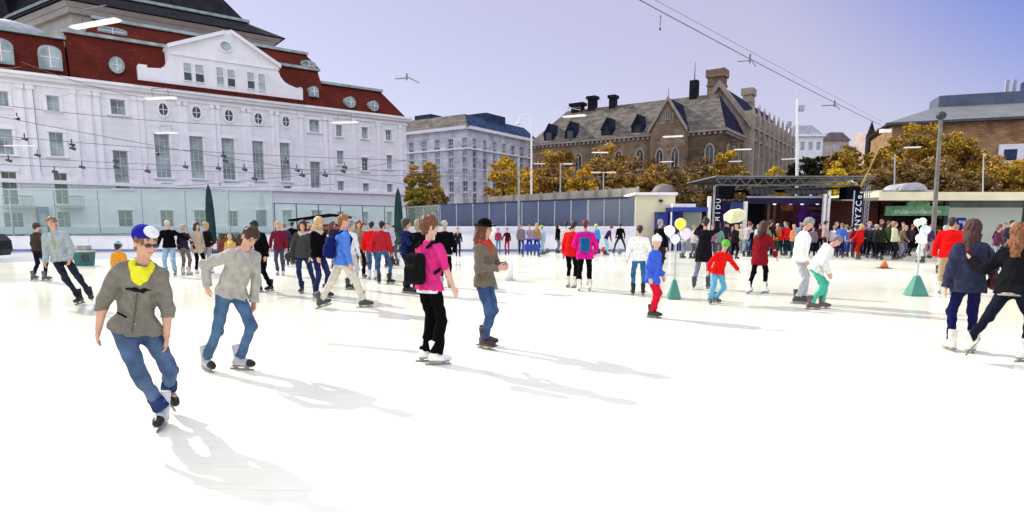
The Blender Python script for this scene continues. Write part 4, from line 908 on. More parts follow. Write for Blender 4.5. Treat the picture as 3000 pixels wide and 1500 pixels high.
# balloon stands
GREENF = mat('stand_green', (.07, .24, .19), .6, .12, 4)
def balloon_stand(px, py, w_, hgt, balls, label, pole_top, two_tone=False, ph=None):
    g_ = G(px, py); t = empty('marker_stand', tuple(g_), 0, label, 'stand')
    mpx = g_.y / (FPX / math.cos(PITCH))
    hw_ = w_ * mpx / 2; h_ = hgt * mpx
    b = MB()
    tr = .22
    B_ = [g_ + Vector((-hw_, -hw_ * .8, .01)), g_ + Vector((hw_, -hw_ * .8, .01)), g_ + Vector((hw_, hw_ * .8, .01)), g_ + Vector((-hw_, hw_ * .8, .01))]
    T_ = [g_ + Vector((-hw_ * tr, -hw_ * tr, h_)), g_ + Vector((hw_ * tr, -hw_ * tr, h_)), g_ + Vector((hw_ * tr, hw_ * tr, h_)), g_ + Vector((-hw_ * tr, hw_ * tr, h_))]
    b.solid(B_, T_); b.build('cone_base', GREENF, t)
    zt = CH + (HY - pole_top) * mpx
    b = MB(); b.tube(g_ + Vector((0, 0, h_)), Vector((g_.x, g_.y, zt)), .022); b.build('pole', mat('stand_pole', (.42, .46, .36), .6, .1, 4), t)
    for bx, by, r, c in balls:
        cx_ = g_.x + (bx - px) * mpx; cz = CH + (HY - by) * mpx; rr = r * mpx
        b = MB(); b.lathe((cx_, g_.y, cz), [(rr * .12, -rr * 1.22), (.25 * rr, -rr * 1.02), (rr * .62, -rr * .78), (rr * .9, -rr * .35), (rr, 0), (rr * .93, rr * .4), (rr * .68, rr * .75), (rr * .3, rr * .95), (.01, rr)], 18)
        o = b.build('balloon', mat('balloon', c, .35, .04, 2, spec=.5), None, origin=(cx_, g_.y, cz), smooth=True)
        o.parent = t; o.location = Vector((cx_, g_.y, cz)) - g_
        s_ = MB(); s_.tube((cx_, g_.y, cz - rr * 1.2), (g_.x, g_.y, min(zt, cz - rr * 1.3)), .006, n=4); s_.build('string', M['white_metal'], t)
balloon_stand(1974, 876, 38, 58, [(1955, 676, 16, (.85, .88, .88)), (1986, 656, 17, (.85, .82, .10)), (2002, 684, 17, (.80, .68, .82)), (1972, 700, 14, (.8, .85, .84))], 'green pyramid stand with white, yellow and lilac balloons beside the red jacketed child', 690)
balloon_stand(1440, 846, 38, 56, [(1412, 668, 17, (.9, .9, .9)), (1436, 672, 17, (.88, .9, .9)), (1422, 694, 17, (.88, .86, .5))], 'green pyramid stand with white balloons behind the woman in the black hat', 700)
balloon_stand(2682, 866, 52, 60, [(2670, 652, 11, (.62, .75, .58)), (2684, 648, 10, (.86, .9, .86)), (2694, 674, 14, (.72, .76, .86)), (2684, 698, 15, (.75, .78, .88))], 'green pyramid stand with pale balloons left of the man in the red jacket', 690)
# cones, balls, bollard
for px, py, Y_, r, c, lab, nm, ct in ((1768, 741, 0, .17, (.45, .03, .08), 'dark red ball on the ice behind the couple in red and pink', 'ball', 'ball'), (1603, 742, 0, .14, (.12, .13, .13), 'dark grey ball on the ice in front of the blue glass', 'ball', 'ball'), (1815, 744, 0, .15, (.16, .2, .24), 'blue grey ball between the legs of the far black skater', 'ball', 'ball')):
    g_ = G(px, py); b = MB(); b.lathe((g_.x, g_.y, r), [(r * math.cos(a_), r * math.sin(a_)) for a_ in [math.pi * (k_ / 12 - .5) for k_ in range(1, 12)]], 18)
    tag(b.build(nm, mat('ball', c, .5, .2, 8), origin=(g_.x, g_.y, r), smooth=True), lab, ct)
g_ = G(2590, 786); t = empty('traffic_cone', tuple(g_), 0, 'small orange cone lying alone on the ice left of the pale balloons', 'cone')
b = MB(); b.lathe(g_, [(.16, .02), (.05, .26), (.02, .30)], 14); b.build('cone', mat('orange_plastic', (.70, .16, .04), .5, .1, 4), t, smooth=True)
b = MB(); b.box(WORLD, g_.x - .2, g_.x + .2, -g_.y - .2, -g_.y + .2, .002, .02); b.build('base', M['dark_metal'], t)
g_ = G(1494, 822); t = empty('ice_bollard', tuple(g_), 0, 'short white post on the ice right of the woman in the black hat', 'post')
b = MB(); b.lathe(g_, [(.09, .0), (.09, .50), (.07, .55), (.02, .57)], 14); b.build('post', M['white_metal'], t, smooth=True)
b = MB(); b.lathe(g_ , [(.16, .0), (.16, .035), (.1, .05)], 14); b.build('foot', M['metal'], t)

# ================================================================== POLES, CABLES, LAMPS
def pole(name, px0, py0, px1, py1, Y, r0, r1, m, label, cat, tail=None):
    a, b_ = At(px0, py0, Y), At(px1, py1, Y); a.z = -.05
    t = empty(name, tuple(a), 0, label, cat)
    b = MB(); b.tube(a, b_, r0, r1, 12); b.build('shaft', m, t, smooth=False)
    b = MB(); b.lathe(a, [(r0 * 2.2, 0), (r0 * 2.2, .12), (r0 * 1.3, .2)], 12); b.build('foot', m, t)
    return t, a, b_
CONC = mat('weathered_pole', (.17, .155, .14), .85, .25, 3)
t, a, p = pole('light_mast', 2735, 690, 2757, 345, 30, .11, .085, CONC, 'weathered grey mast with a round knob on top in front of the right pavilion', 'pole')
b = MB(); b.lathe(p, [(.08, -.1), (.2, .0), (.22, .12), (.15, .25), (.03, .3)], 14); b.build('knob', M['dark_metal'], t, smooth=True)
t, a, p = pole('light_mast', 1520, 700, 1520, 462, 35.2, .07, .06, mat('grey_pole', (.28, .30, .33), .6, .2, 3), 'slim grey pole in front of the blue glass screen', 'pole')
t, a, p = pole('lamp_post', 1557, 660, 1557, 356, 44, .09, .06, M['white_metal'], 'tall white lamp post with hooked top left of the brown school', 'lamp post')
b = MB(); pr = p
for k_ in range(1, 9):
    an = math.pi * k_ / 8; q = p + Vector((-.45 + .45 * math.cos(an), 0, .45 * math.sin(an))); b.tube(pr, q, .04, n=6, caps=False); pr = q
b.tube(pr, pr + Vector((0, 0, -.2)), .12, .16, 10); b.build('arm', M['white_metal'], t)
t, a, p = pole('flag_mast', 2335, 700, 2336, 290, 46, .125, .08, M['white_metal'], 'thick white mast rising above the stage roof', 'mast')
b = MB(); b.tube(p, p + Vector((.1, 0, 1.9)), .03, .012, 6); b.build('antenna', M['metal'], t)
b = MB(); b.box(Frame((p.x, p.y), (1, 0)), .15, .5, -.15, .15, p.z + .35 - 1.2, p.z + .75 - 1.2); b.box(Frame((p.x, p.y), (1, 0)), .05, .149, -.03, .03, p.z + .5 - 1.2, p.z + .56 - 1.2); b.build('box', M['lead'], t)
def post2(px, y0, y1, Y, label, heads):
    t, a, p = pole('park_lamp', px, 660, px, y0, Y, .06, .045, M['metal'], label, 'lamp post')
    for s_ in heads:
        b = MB(); q = p + Vector((s_ * .55, 0, .0)); b.tube(p, q, .025, n=6); b.box(Frame((q.x, q.y), (1, 0)), -.3, .3, -.12, .12, q.z - .06, q.z + .04); b.build('lamp_head', M['white_metal'], t)
post2(1768, 505, 560, 44, 'twin headed park lamp in front of the orange trees', (-1, 1)); post2(1642, 480, 560, 44.5, 'thin park lamp behind the beige parapet', (1,))
post2(2622, 452, 560, 46, 'thin lamp post standing before the big golden tree', ()); post2(2882, 448, 560, 46, 'thin lamp post in front of the tan building', ())
# leaning golden beam with bracket
a, p = At(2522, 548, 37.5), At(2597, 388, 37.5)
t = empty('leaning_beam', tuple(a), 0, 'slanting golden beam with a white lamp head at the right end of the stage roof', 'beam')
b = MB(); b.tube(a, p, .045, .035, 8); b.build('beam', mat('golden_wood', (.36, .24, .11), .7, .2, 4), t)
b = MB(); b.box(Frame((p.x, p.y), (1, 0)), -.35, .2, -.15, .15, p.z - .02, p.z + .18); b.build('lamp_head', M['white_metal'], t)
def cable(pts, r, m, label, group=None, sag=0):
    P = [Vector(p_) for p_ in pts]; b = MB(); seg = []
    for q0, q1 in zip(P, P[1:]):
        n = 10
        for i in range(n + 1):
            s_ = i / n; q = q0.lerp(q1, s_); q.z -= sag * 4 * s_ * (1 - s_); seg.append(q)
    for q0, q1 in zip(seg, seg[1:]): b.tube(q0, q1, r, n=5, caps=False)
    mid = seg[len(seg) // 2]
    return tag(b.build('cable', m, origin=tuple(mid)), label, 'cable', group)
LAMPZ = 5.75
def lamp_pt(px, py): return G(px, py, LAMPZ)
WIRE = mat('steel_wire', (.10, .095, .12), .6, .2, 4); WIRE2 = mat('pale_wire', (.55, .52, .50), .6, .15, 4)
c0, c1 = G(1800, -40, 6.0), G(2580, 366, 6.0)
cable([c0, c1], .011, WIRE, 'heavy steel cable crossing the sky from the top edge down to the golden beam', sag=.06)
cable([c0 + Vector((.12, 0, .09)), c1 + Vector((.1, 0, .12))], .005, WIRE, 'thinner wire running just above the heavy cable across the sky', sag=.02)
def hanger(px, py, z, s_, label, kind=0):
    p = G(px, py, z); t = empty('cable_bracket', tuple(p), 0, label, 'bracket')
    b = MB()
    if kind == 0:
        b.tube(p + Vector((0, 0, .12)), p + Vector((0, 0, -.12)), .014 * s_, n=6); b.tube(p + Vector((0, 0, -.05)), p + Vector((-.22 * s_, .05, -.06)), .009 * s_, n=6); b.tube(p + Vector((0, 0, 0)), p + Vector((.20 * s_, .2 * s_, -.13)), .007 * s_, n=6)
    else:
        b.tube(p, p + Vector((0, 0, -.18)), .008, n=6); b.lathe(p + Vector((0, 0, -.24)), [(.01, -.03), (.03, 0), (.01, .04)], 8); b.lathe(p + Vector((0, 0, 0)), [(.01, -.02), (.02, 0), (.01, .02)], 8)
    b.build('bracket', WIRE, t)
hanger(1935, 48, 5.7, 1, 'small weight dangling below the heavy cable near the top of the photo', 1)
hanger(2197, 172, 5.95, 1.4, 'two pronged bracket halfway along the heavy sky cable'); hanger(2445, 304, 5.95, 2.0, 'two pronged bracket near the lower end of the heavy sky cable'); hanger(1192, 225, 7.0, 2.0, 'two pronged bracket on the pale cable right of the concert hall')
cable([G(1120, 222, 7.0), G(1192, 226, 7.0), G(1700, 322, 7.0)], .012, WIRE2, 'faint pale cable crossing the sky between the concert hall and the school')
LM = mat('tube_lamp_white', (.86, .84, .82), .4, .03, 4)
def tube_lamp(px, py, ln, tilt, label, z=LAMPZ):
    p = G(px, py, z); t = empty('hanging_lamp', tuple(p), R(tilt), label, 'lamp', None)
    F = Frame((0, 0), (1, 0)); mw = t.matrix_basis
    b = MB(); h = ln / 2
    b.prism(F, [(-h, -.0), (-h + .1, -.03), (h - .1, -.03), (h, 0), (h - .08, .035), (-h + .08, .035)], -.06, .06); o = b.build('lamp_body', LM, None, fix=True); o.parent = t
    b = MB()
    for q in (-h * .5, h * .5): b.tube((q, 0, .05), (q, 0, .32), .008, n=5)
    b.tube((-h * .5, 0, .32), (h * .5, 0, .32), .012, n=5); o = b.build('suspension', WIRE, None); o.parent = t
TL = [(278, 70, 1.5, -22, 'largest white tube lamp hanging in front of the hall roof at the top left'), (470, 288, 1.2, -10, 'white tube lamp hanging just below the hall cornice near the first oval windows'), (487, 390, 1.2, -8, 'white tube lamp across the tops of the first two tall windows'),
 (1010, 359, 1.2, -8, 'white tube lamp below the right wing roof of the concert hall'), (60, 427, 1.8, 0, 'long white tube lamp near the left edge of the concert hall'), (1682, 340, 1.0, -25, 'white lamp hanging before the slate roof of the school'), (1757, 447, 1.0, 0, 'white lamp hanging before the orange trees at the foot of the school'),
 (1580, 480, .9, 0, 'small white lamp right of the tall hooked lamp post'), (1972, 400, 1.0, -20, 'white lamp hanging in front of the school gable'), (1953, 474, .9, -15, 'white lamp hanging below the school gable near the brown trees'), (2176, 438, 1.0, -15, 'white lamp hanging before the corner of the school'),
 (2154, 473, .9, -20, 'small white lamp above the left part of the stage roof'), (2312, 466, 1.0, -25, 'small white lamp left of the thick white mast'), (2672, 432, .9, -20, 'small white lamp in front of the big golden tree'), (1240, 500, 1.6, 0, 'faint white tube lamp in front of the brownish tree next to the concert hall')]
for px, py, ln, tl_, lab in TL: tube_lamp(px, py, ln, tl_, lab)
# net of thin cables over the left half
CN = [((-60, 330), (1190, 540)), ((-60, 300), (800, 372)), ((-60, 392), (1190, 470)), ((-60, 455), (1190, 500)), ((60, 180), (420, 285)), ((-60, 480), (1800, 520)), ((95, 262), (120, 500)), ((-60, 545), (980, 540)), ((520, 545), (1190, 470)), ((1180, 508), (1900, 470)), ((60, 195), (-60, 180)), ((1700, 520), (2100, 478))]
CL = ['cable crossing the concert hall front from upper left to lower right', 'upper cable slanting over the square top windows of the hall', 'cable over the tall windows, gently falling to the right', 'lower cable over the middle of the tall windows', 'short rope slanting from the red left roof to the cornice', 'long low cable running from the hall to the autumn trees', 'near vertical wire at the left wing of the hall', 'lowest cable just above the green glass screen', 'cable rising to the right over the right wing of the hall', 'cable running from the pale block to the school trees', 'short wire at the extreme left over the red roof', 'cable sagging in front of the brown trees by the stage']
for ((x0, y0), (x1, y1)), lab in zip(CN, CL):
    Ya = 24 if y0 < 400 else 30
    cable([At(x0, y0, Ya), At(x1, y1, Ya + 4)], .011, WIRE, lab, sag=.15)
SP = [(50, 345, 5), (72, 405, 6), (110, 453, 7), (25, 468, 6), (210, 422, 5), (212, 433, 5), (240, 488, 6), (160, 501, 6), (339, 470, 4), (340, 488, 4), (543, 487, 5), (432, 500, 5), (654, 455, 4), (660, 470, 4), (838, 472, 4), (870, 497, 4), (885, 512, 4), (640, 492, 5), (716, 495, 4), (1005, 500, 4), (1010, 488, 4), (952, 512, 4), (745, 522, 4), (460, 449, 5)]
for i, (px, py, r) in enumerate(SP):
    Y = 26; p = At(px, py, Y); t = empty('spotlight', tuple(p), R(rg.uniform(-40, 40)), 'small dark spotlight clipped to the cables in front of the white hall', 'spotlight', 'small spotlights on the cables before the concert hall')
    b = MB(); b.tube((-.1, 0, 0), (.1, 0, -.05), .045, .07, 8); b.box(Frame((0, 0), (1, 0)), -.015, .015, -.015, .015, .03, .2); o = b.build('lamp_body', M['dark_metal'], None); o.parent = t

# ================================================================== TREES
_leafm = {}
def leaf_mat(c1, c2, c3):
    key = (c1, c2, c3)
    if key in _leafm: return _leafm[key]
    m = bpy.data.materials.new('foliage'); m.use_nodes = True; nt = m.node_tree; b = nt.nodes['Principled BSDF']; N = nt.nodes.new; L = nt.links.new
    gi = N('ShaderNodeNewGeometry'); tc = N('ShaderNodeTexCoord'); nz = N('ShaderNodeTexNoise'); nz.inputs['Scale'].default_value = .55; nz.inputs['Detail'].default_value = 3; L(tc.outputs['Object'], nz.inputs[0])
    ad = N('ShaderNodeMath'); ad.operation = 'MULTIPLY_ADD'; ad.inputs[1].default_value = .45; L(gi.outputs['Random Per Island'], ad.inputs[0])
    mr = N('ShaderNodeMapRange'); mr.inputs[1].default_value = .32; mr.inputs[2].default_value = .68; mr.inputs[4].default_value = .6; L(nz.outputs[0], mr.inputs[0]); L(mr.outputs[0], ad.inputs[2])
    cr = N('ShaderNodeValToRGB'); e = cr.color_ramp.elements; e[0].position = .1; e[0].color = c1 + (1,); e[1].position = .9; e[1].color = c3 + (1,); x = e.new(.5); x.color = c2 + (1,)
    L(ad.outputs[0], cr.inputs[0]); L(cr.outputs[0], b.inputs['Base Color']); b.inputs['Roughness'].default_value = .8; b.inputs['Specular IOR Level'].default_value = .05
    try: b.inputs['Transmission Weight'].default_value = 0
    except Exception: pass
    _leafm[key] = m; return m
BARK = mat('bark', (.055, .035, .022), .9, .3, 3, .4, 12)
def tree(px, Y, ytop, wpx, label, cols, name='autumn_tree', n=5200, leaf=.24, base_y=None, seed=1, sparse=1.0, shape='round', group=None):
    n = int(n * 1.9); leaf *= .74; rs = np.random.RandomState(seed); rg = random.Random(seed)
    x = AtX(px, Y); H = AtZ(ytop, Y); W = wpx * Y / 1817 / 2
    t = empty(name, (x, Y, -.06), 0, label, 'tree', group)
    zb = H * (.16 if shape == 'round' else .05)
    b = MB(); tr = .014 * H + .08; top = Vector((x + rg.uniform(-.3, .3), Y, H * .6))
    b.tube((x, Y, -.06), (x, Y, H * .28), tr, tr * .8, 8); b.tube((x, Y, H * .28), top, tr * .8, tr * .3, 7)
    ends = []
    for k_ in range(16):
        an = rg.uniform(0, 2 * math.pi); s0 = rg.uniform(.2, .58) * H; e0 = Vector((x, Y, s0)) if s0 < H * .28 else Vector((x, Y, H * .28)).lerp(top, (s0 - H * .28) / (H * .32))
        rr = W * rg.uniform(.5, .95); e1 = e0 + Vector((math.cos(an) * rr, math.sin(an) * rr * .8, H * rg.uniform(.08, .36)))
        if e1.z > H * .93: e1.z = H * .93
        b.tube(e0, e1, tr * .32, tr * .07, 5, caps=False); ends.append(e1)
        for q in range(4):
            s_ = rg.uniform(.3, .95); m0 = e0.lerp(e1, s_); m1 = m0 + Vector((rg.gauss(0, .35), rg.gauss(0, .35), rg.uniform(.05, .5))) * W * .6
            m1.z = min(m1.z, H * .97); b.tube(m0, m1, tr * .10, tr * .03, 4, caps=False)
    b.build('trunk', BARK, t)
    # leaf clumps
    nc = 120; ctr = []
    while len(ctr) < nc:
        u = rs.uniform(-1, 1, 3); r2 = (u ** 2).sum()
        if r2 > 1 or (r2 < .25 and rs.rand() < .6): continue
        if shape == 'cone':
            zz = (u[2] + 1) / 2; f = (1 - zz) * 1.0 + .08; ctr.append((x + u[0] * W * f, Y + u[1] * W * f, zb + zz * (H - zb)))
        else:
            f = 1 - .25 * max(0, -u[2]); ctr.append((x + u[0] * W * .92 * f, Y + u[1] * W * .8 * f, zb + (H - zb) * (.5 + .47 * u[2])))
    ctr = np.array(ctr); cr_ = rs.uniform(.08, .22, nc) * (W + .25 * H) * .55
    idx = rs.randint(0, nc, n); off = rs.normal(size=(n, 3)); off /= np.linalg.norm(off, axis=1, keepdims=True); off *= (rs.rand(n, 1) ** .45)
    P = ctr[idx] + off * cr_[idx][:, None] * np.array([1.15, 1, .8]) / max(.6, sparse ** .5)
    P = P[P[:, 2] > zb * .6]; P[:, 2] = np.minimum(P[:, 2], H + rs.uniform(-.2, .25, len(P))); n = len(P)
    A = rs.normal(size=(n, 3)); A /= np.linalg.norm(A, axis=1, keepdims=True); B = np.cross(A, rs.normal(size=(n, 3))); B /= np.linalg.norm(B, axis=1, keepdims=True)
    sz = leaf * rs.uniform(.6, 1.3, (n, 1)); A *= sz; B *= sz * .62
    V = np.stack([P - A, P + B, P + A, P - B], 1).reshape(-1, 3) - np.array([x, Y, -.06])
    me = bpy.data.meshes.new('crown'); me.vertices.add(4 * n); me.vertices.foreach_set('co', V.ravel().astype(np.float32)); me.loops.add(4 * n); me.loops.foreach_set('vertex_index', np.arange(4 * n, dtype=np.int32))
    me.polygons.add(n); me.polygons.foreach_set('loop_start', np.arange(0, 4 * n, 4, dtype=np.int32)); me.polygons.foreach_set('loop_total', np.full(n, 4, dtype=np.int32)); me.update(); me.validate()
    me.materials.append(leaf_mat(*cols)); o = bpy.data.objects.new('crown', me); col.objects.link(o); o.parent = t
    return t
GOLD = ((.12, .07, .012), (.60, .36, .04), (.78, .52, .07)); ORNG = ((.06, .035, .015), (.42, .25, .06), (.62, .40, .09)); BRWN = ((.035, .022, .014), (.25, .16, .06), (.40, .27, .10))
DGOLD = ((.035, .025, .012), (.36, .22, .035), (.62, .42, .06)); YELL = ((.22, .16, .02), (.60, .44, .03), (.74, .56, .05)); DARK = ((.010, .018, .010), (.022, .032, .016), (.05, .055, .025)); OLIV = ((.09, .10, .02), (.26, .22, .03), (.42, .32, .05))
tree(1238, 50, 456, 120, 'brown and olive tree just right of the concert hall', ORNG, seed=3, n=4200, leaf=.17)
tree(1222, 48, 520, 76, 'lower green and yellow tree at the corner of the concert hall', OLIV, seed=33, n=2600, leaf=.16)
tree(1290, 52, 555, 60, 'small rusty shrub like tree in front of the pale block', BRWN, seed=34, n=1400, leaf=.16)
tree(1478, 52, 452, 112, 'bright golden tree in front of the pale corner block', GOLD, seed=4, leaf=.18)
tree(1545, 58, 480, 70, 'small yellow tree behind the hooked lamp post', GOLD, seed=6, n=2600, leaf=.18)
tree(1628, 60, 424, 150, 'tall orange brown tree before the left part of the school', ORNG, seed=7, leaf=.2, n=5600)
tree(1700, 56, 470, 100, 'golden tree between two rusty trees below the school', GOLD, seed=8, n=3600, leaf=.18)
tree(1775, 60, 416, 160, 'broad copper coloured tree in the middle of the school front', ORNG, seed=9, n=6200, leaf=.2)
tree(1872, 62, 440, 130, 'thin brown tree with bare twigs left of the school gable', BRWN, seed=10, n=2600, leaf=.2)
tree(1955, 60, 470, 130, 'rusty low tree in front of the school gable', BRWN, seed=11, n=3600, leaf=.2)
tree(2040, 64, 450, 130, 'half bare brown tree right of the school gable', BRWN, seed=12, n=2800, leaf=.2)
tree(2125, 62, 432, 120, 'golden olive tree at the corner of the school', DGOLD, seed=13, n=4200, leaf=.2)
tree(2265, 60, 484, 100, 'low bright yellow tree right of the school corner, above the stage roof', YELL, seed=14, n=2800, leaf=.18)
tree(2372, 66, 440, 110, 'dark evergreen behind the thick white mast', DARK, name='evergreen_tree', seed=15, leaf=.22)
tree(2310, 70, 470, 60, 'small dark evergreen at the end of the school', DARK, name='evergreen_tree', seed=16, n=3000, leaf=.2)
tree(2460, 56, 412, 120, 'yellow golden tree behind the right end of the stage roof', DGOLD, seed=17, leaf=.19, n=5200)
tree(2440, 50, 470, 80, 'bright yellow low tree directly above the stage roof', YELL, seed=18, n=3000, leaf=.17)
tree(2560, 60, 410, 130, 'golden brown tree behind the leaning golden beam', DGOLD, seed=19, leaf=.2)
tree(2668, 58, 352, 210, 'largest golden tree, in front of the tan building', DGOLD, seed=20, n=9000, leaf=.2)
tree(2775, 58, 372, 150, 'golden tree right behind the weathered grey mast', DGOLD, seed=21, n=6000, leaf=.2)
tree(2720, 52, 460, 220, 'dark brown undergrowth tree below the big golden tree', BRWN, seed=22, n=7000, leaf=.19)
tree(2905, 54, 452, 150, 'orange brown tree in front of the tan building windows', ORNG, seed=23, n=5200, leaf=.19)
tree(2985, 56, 452, 110, 'golden tree at the right edge of the photo', GOLD, seed=24, n=4000, leaf=.19)
tree(2860, 50, 500, 140, 'dark low brown tree above the pavilion fascia', BRWN, seed=25, n=4800, leaf=.18)
tree(2570, 50, 480, 150, 'dark brown low tree between the stage and the pavilion roof', BRWN, seed=26, n=4800, leaf=.18)
tree(2060, 52, 500, 220, 'dark undergrowth tree behind the blue stall', BRWN, seed=27, n=5200, leaf=.18)

tree(2850, 60, 430, 130, 'golden tree between the weathered grey mast and the tan building windows', DGOLD, seed=41, n=4600, leaf=.19)
tree(2940, 50, 470, 150, 'low yellow brown tree directly above the pavilion at the far right', DGOLD, seed=42, n=4600, leaf=.17)
tree(2620, 52, 455, 150, 'rusty lower tree between the golden beam and the thin lamp post', BRWN, seed=43, n=4600, leaf=.18)
tree(1905, 58, 480, 120, 'dull orange low tree between copper coloured tree and school gable', ORNG, seed=44, n=3200, leaf=.18)
tree(2175, 56, 500, 110, 'dark low tree above the left speaker of the stage', BRWN, seed=45, n=3200, leaf=.17)
# ================================================================== PEOPLE: smooth implicit bodies turned into meshes
V3 = lambda *a: np.array(a, dtype=np.float64)
def nrm(v): return v / (np.linalg.norm(v) + 1e-9)
class Fld:
    def __init__(s, lo, hi, h):
        s.lo = np.array(lo, float) - 2.5 * h; s.h = h
        n = np.ceil((np.array(hi, float) + 2.5 * h - s.lo) / h).astype(int) + 1
        s.n = n; s.F = np.full(n, .5, dtype=np.float32)
        s.ax = [s.lo[i] + h * np.arange(n[i]) for i in range(3)]
    def blk(s, lo, hi):
        a = np.clip(np.floor((lo - s.lo) / s.h).astype(int), 0, s.n - 1); b = np.clip(np.ceil((hi - s.lo) / s.h).astype(int) + 1, 1, s.n)
        if (b <= a).any(): return None
        sl = tuple(slice(a[i], b[i]) for i in range(3))
        X_ = s.ax[0][sl[0]][:, None, None]; Y_ = s.ax[1][sl[1]][None, :, None]; Z_ = s.ax[2][sl[2]][None, None, :]
        return sl, X_, Y_, Z_
    def mix(s, sl, d, k, op='u'):
        f = s.F[sl]
        if op == 'u':
            if k > 0:
                h = np.maximum(k - np.abs(f - d), 0) / k; s.F[sl] = np.minimum(f, d) - h * h * k * .25
            else: s.F[sl] = np.minimum(f, d)
        else: # subtract
            s.F[sl] = np.maximum(f, -d)
    def cap(s, a, b, ra, rb=None, k=.03, cutb=False, cuta=False, M_=None, sc=None, op='u'):
        rb = ra if rb is None else rb; a = np.asarray(a, float); b = np.asarray(b, float)
        R_ = max(ra, rb) * (max(sc) if sc is not None else 1) + k + 3 * s.h
        q = s.blk(np.minimum(a, b) - R_, np.maximum(a, b) + R_)
        if q is None: return
        sl, X_, Y_, Z_ = q
        x, y, z = X_ - a[0], Y_ - a[1], Z_ - a[2]; v = b - a
        if M_ is not None:   # anisotropic: axes M_ (rows), scale sc
            u = [(M_[i][0] * x + M_[i][1] * y + M_[i][2] * z) / sc[i] for i in range(3)]; w_ = [float(np.dot(M_[i], v)) / sc[i] for i in range(3)]
        else: u = [x, y, z]; w_ = list(v)
        L2 = sum(t * t for t in w_) + 1e-12
        t = np.clip((u[0] * w_[0] + u[1] * w_[1] + u[2] * w_[2]) / L2, 0, 1)
        d = np.sqrt((u[0] - t * w_[0]) ** 2 + (u[1] - t * w_[1]) ** 2 + (u[2] - t * w_[2]) ** 2) - (ra + (rb - ra) * t)
        if sc is not None: d = d * min(sc)
        if cutb: n_ = nrm(v); d = np.maximum(d, (X_ - b[0]) * n_[0] + (Y_ - b[1]) * n_[1] + (Z_ - b[2]) * n_[2])
        if cuta: n_ = nrm(-v); d = np.maximum(d, (X_ - a[0]) * n_[0] + (Y_ - a[1]) * n_[1] + (Z_ - a[2]) * n_[2])
        s.mix(sl, d, k, op)
    def ell(s, c, r, M_=None, k=.03, op='u', planes=()):
        c = np.asarray(c, float); R_ = max(r) + k + 3 * s.h
        q = s.blk(c - R_, c + R_)
        if q is None: return
        sl, X_, Y_, Z_ = q; x, y, z = X_ - c[0], Y_ - c[1], Z_ - c[2]
        if M_ is not None: u = [M_[i][0] * x + M_[i][1] * y + M_[i][2] * z for i in range(3)]
        else: u = [x, y, z]
        k0 = np.sqrt(sum((u[i] / r[i]) ** 2 for i in range(3))); k1 = np.sqrt(sum((u[i] / r[i] ** 2) ** 2 for i in range(3))) + 1e-6
        d = k0 * (k0 - 1) / k1
        for p, n_ in planes: d = np.maximum(d, (X_ - p[0]) * n_[0] + (Y_ - p[1]) * n_[1] + (Z_ - p[2]) * n_[2])
        s.mix(sl, d, k, op)
    def box(s, c, hs, M_, r=.02, k=.01):
        c = np.asarray(c, float); R_ = np.linalg.norm(hs) + k + 3 * s.h
        q = s.blk(c - R_, c + R_)
        if q is None: return
        sl, X_, Y_, Z_ = q; x, y, z = X_ - c[0], Y_ - c[1], Z_ - c[2]
        u = [np.abs(M_[i][0] * x + M_[i][1] * y + M_[i][2] * z) - hs[i] + r for i in range(3)]
        d = np.sqrt(sum(np.maximum(t, 0) ** 2 for t in u)) + np.minimum(np.maximum(np.maximum(u[0], u[1]), u[2]), 0) - r
        s.mix(sl, d, k)
    def plane(s, p, n_, r=None):      # keep the side behind n_
        if r is None:
            d = (s.ax[0][:, None, None] - p[0]) * n_[0] + (s.ax[1][None, :, None] - p[1]) * n_[1] + (s.ax[2][None, None, :] - p[2]) * n_[2]
            s.F = np.maximum(s.F, d).astype(np.float32)
    def folds(s, amp, fr=1.0, seed=0):
        m = np.abs(s.F) < .03
        i, j, k = np.nonzero(m); x = s.ax[0][i] * fr; y = s.ax[1][j] * fr; z = s.ax[2][k] * fr; q = seed * 1.7
        n = np.sin(34 * z + 9 * np.sin(7 * x + q) + 7 * np.sin(8 * y - q)) * .5 + np.sin(22 * x + 17 * z + 5 * np.sin(9 * y + q)) * .35 + np.sin(47 * y - 19 * z + 6 * np.sin(11 * x)) * .25
        s.F[i, j, k] += (amp * n).astype(np.float32)
    def mesh(s, name):
        F = s.F; I = F < 0
        if not I.any(): return None
        nx, ny, nz = F.shape
        cnt = np.zeros((nx - 1, ny - 1, nz - 1), np.int8); cor = [(i, j, k) for i in (0, 1) for j in (0, 1) for k in (0, 1)]
        sv = lambda A, c: A[c[0]:nx - 1 + c[0], c[1]:ny - 1 + c[1], c[2]:nz - 1 + c[2]]
        for c in cor: cnt += sv(I, c)
        act = (cnt > 0) & (cnt < 8); ci = np.argwhere(act); idx = np.full(act.shape, -1, np.int64); idx[act] = np.arange(len(ci))
        val = np.stack([F[ci[:, 0] + c[0], ci[:, 1] + c[1], ci[:, 2] + c[2]] for c in cor], 1)
        sm = np.zeros((len(ci), 3)); nn = np.zeros(len(ci)); ca = np.array(cor, float)
        for a in range(8):
            for b in range(a + 1, 8):
                if abs(ca[a] - ca[b]).sum() != 1: continue
                m = (val[:, a] < 0) != (val[:, b] < 0); t = val[m, a] / (val[m, a] - val[m, b])
                sm[m] += ca[a] + (ca[b] - ca[a]) * t[:, None]; nn[m] += 1
        P = s.lo + s.h * (ci + sm / nn[:, None]); Q = []
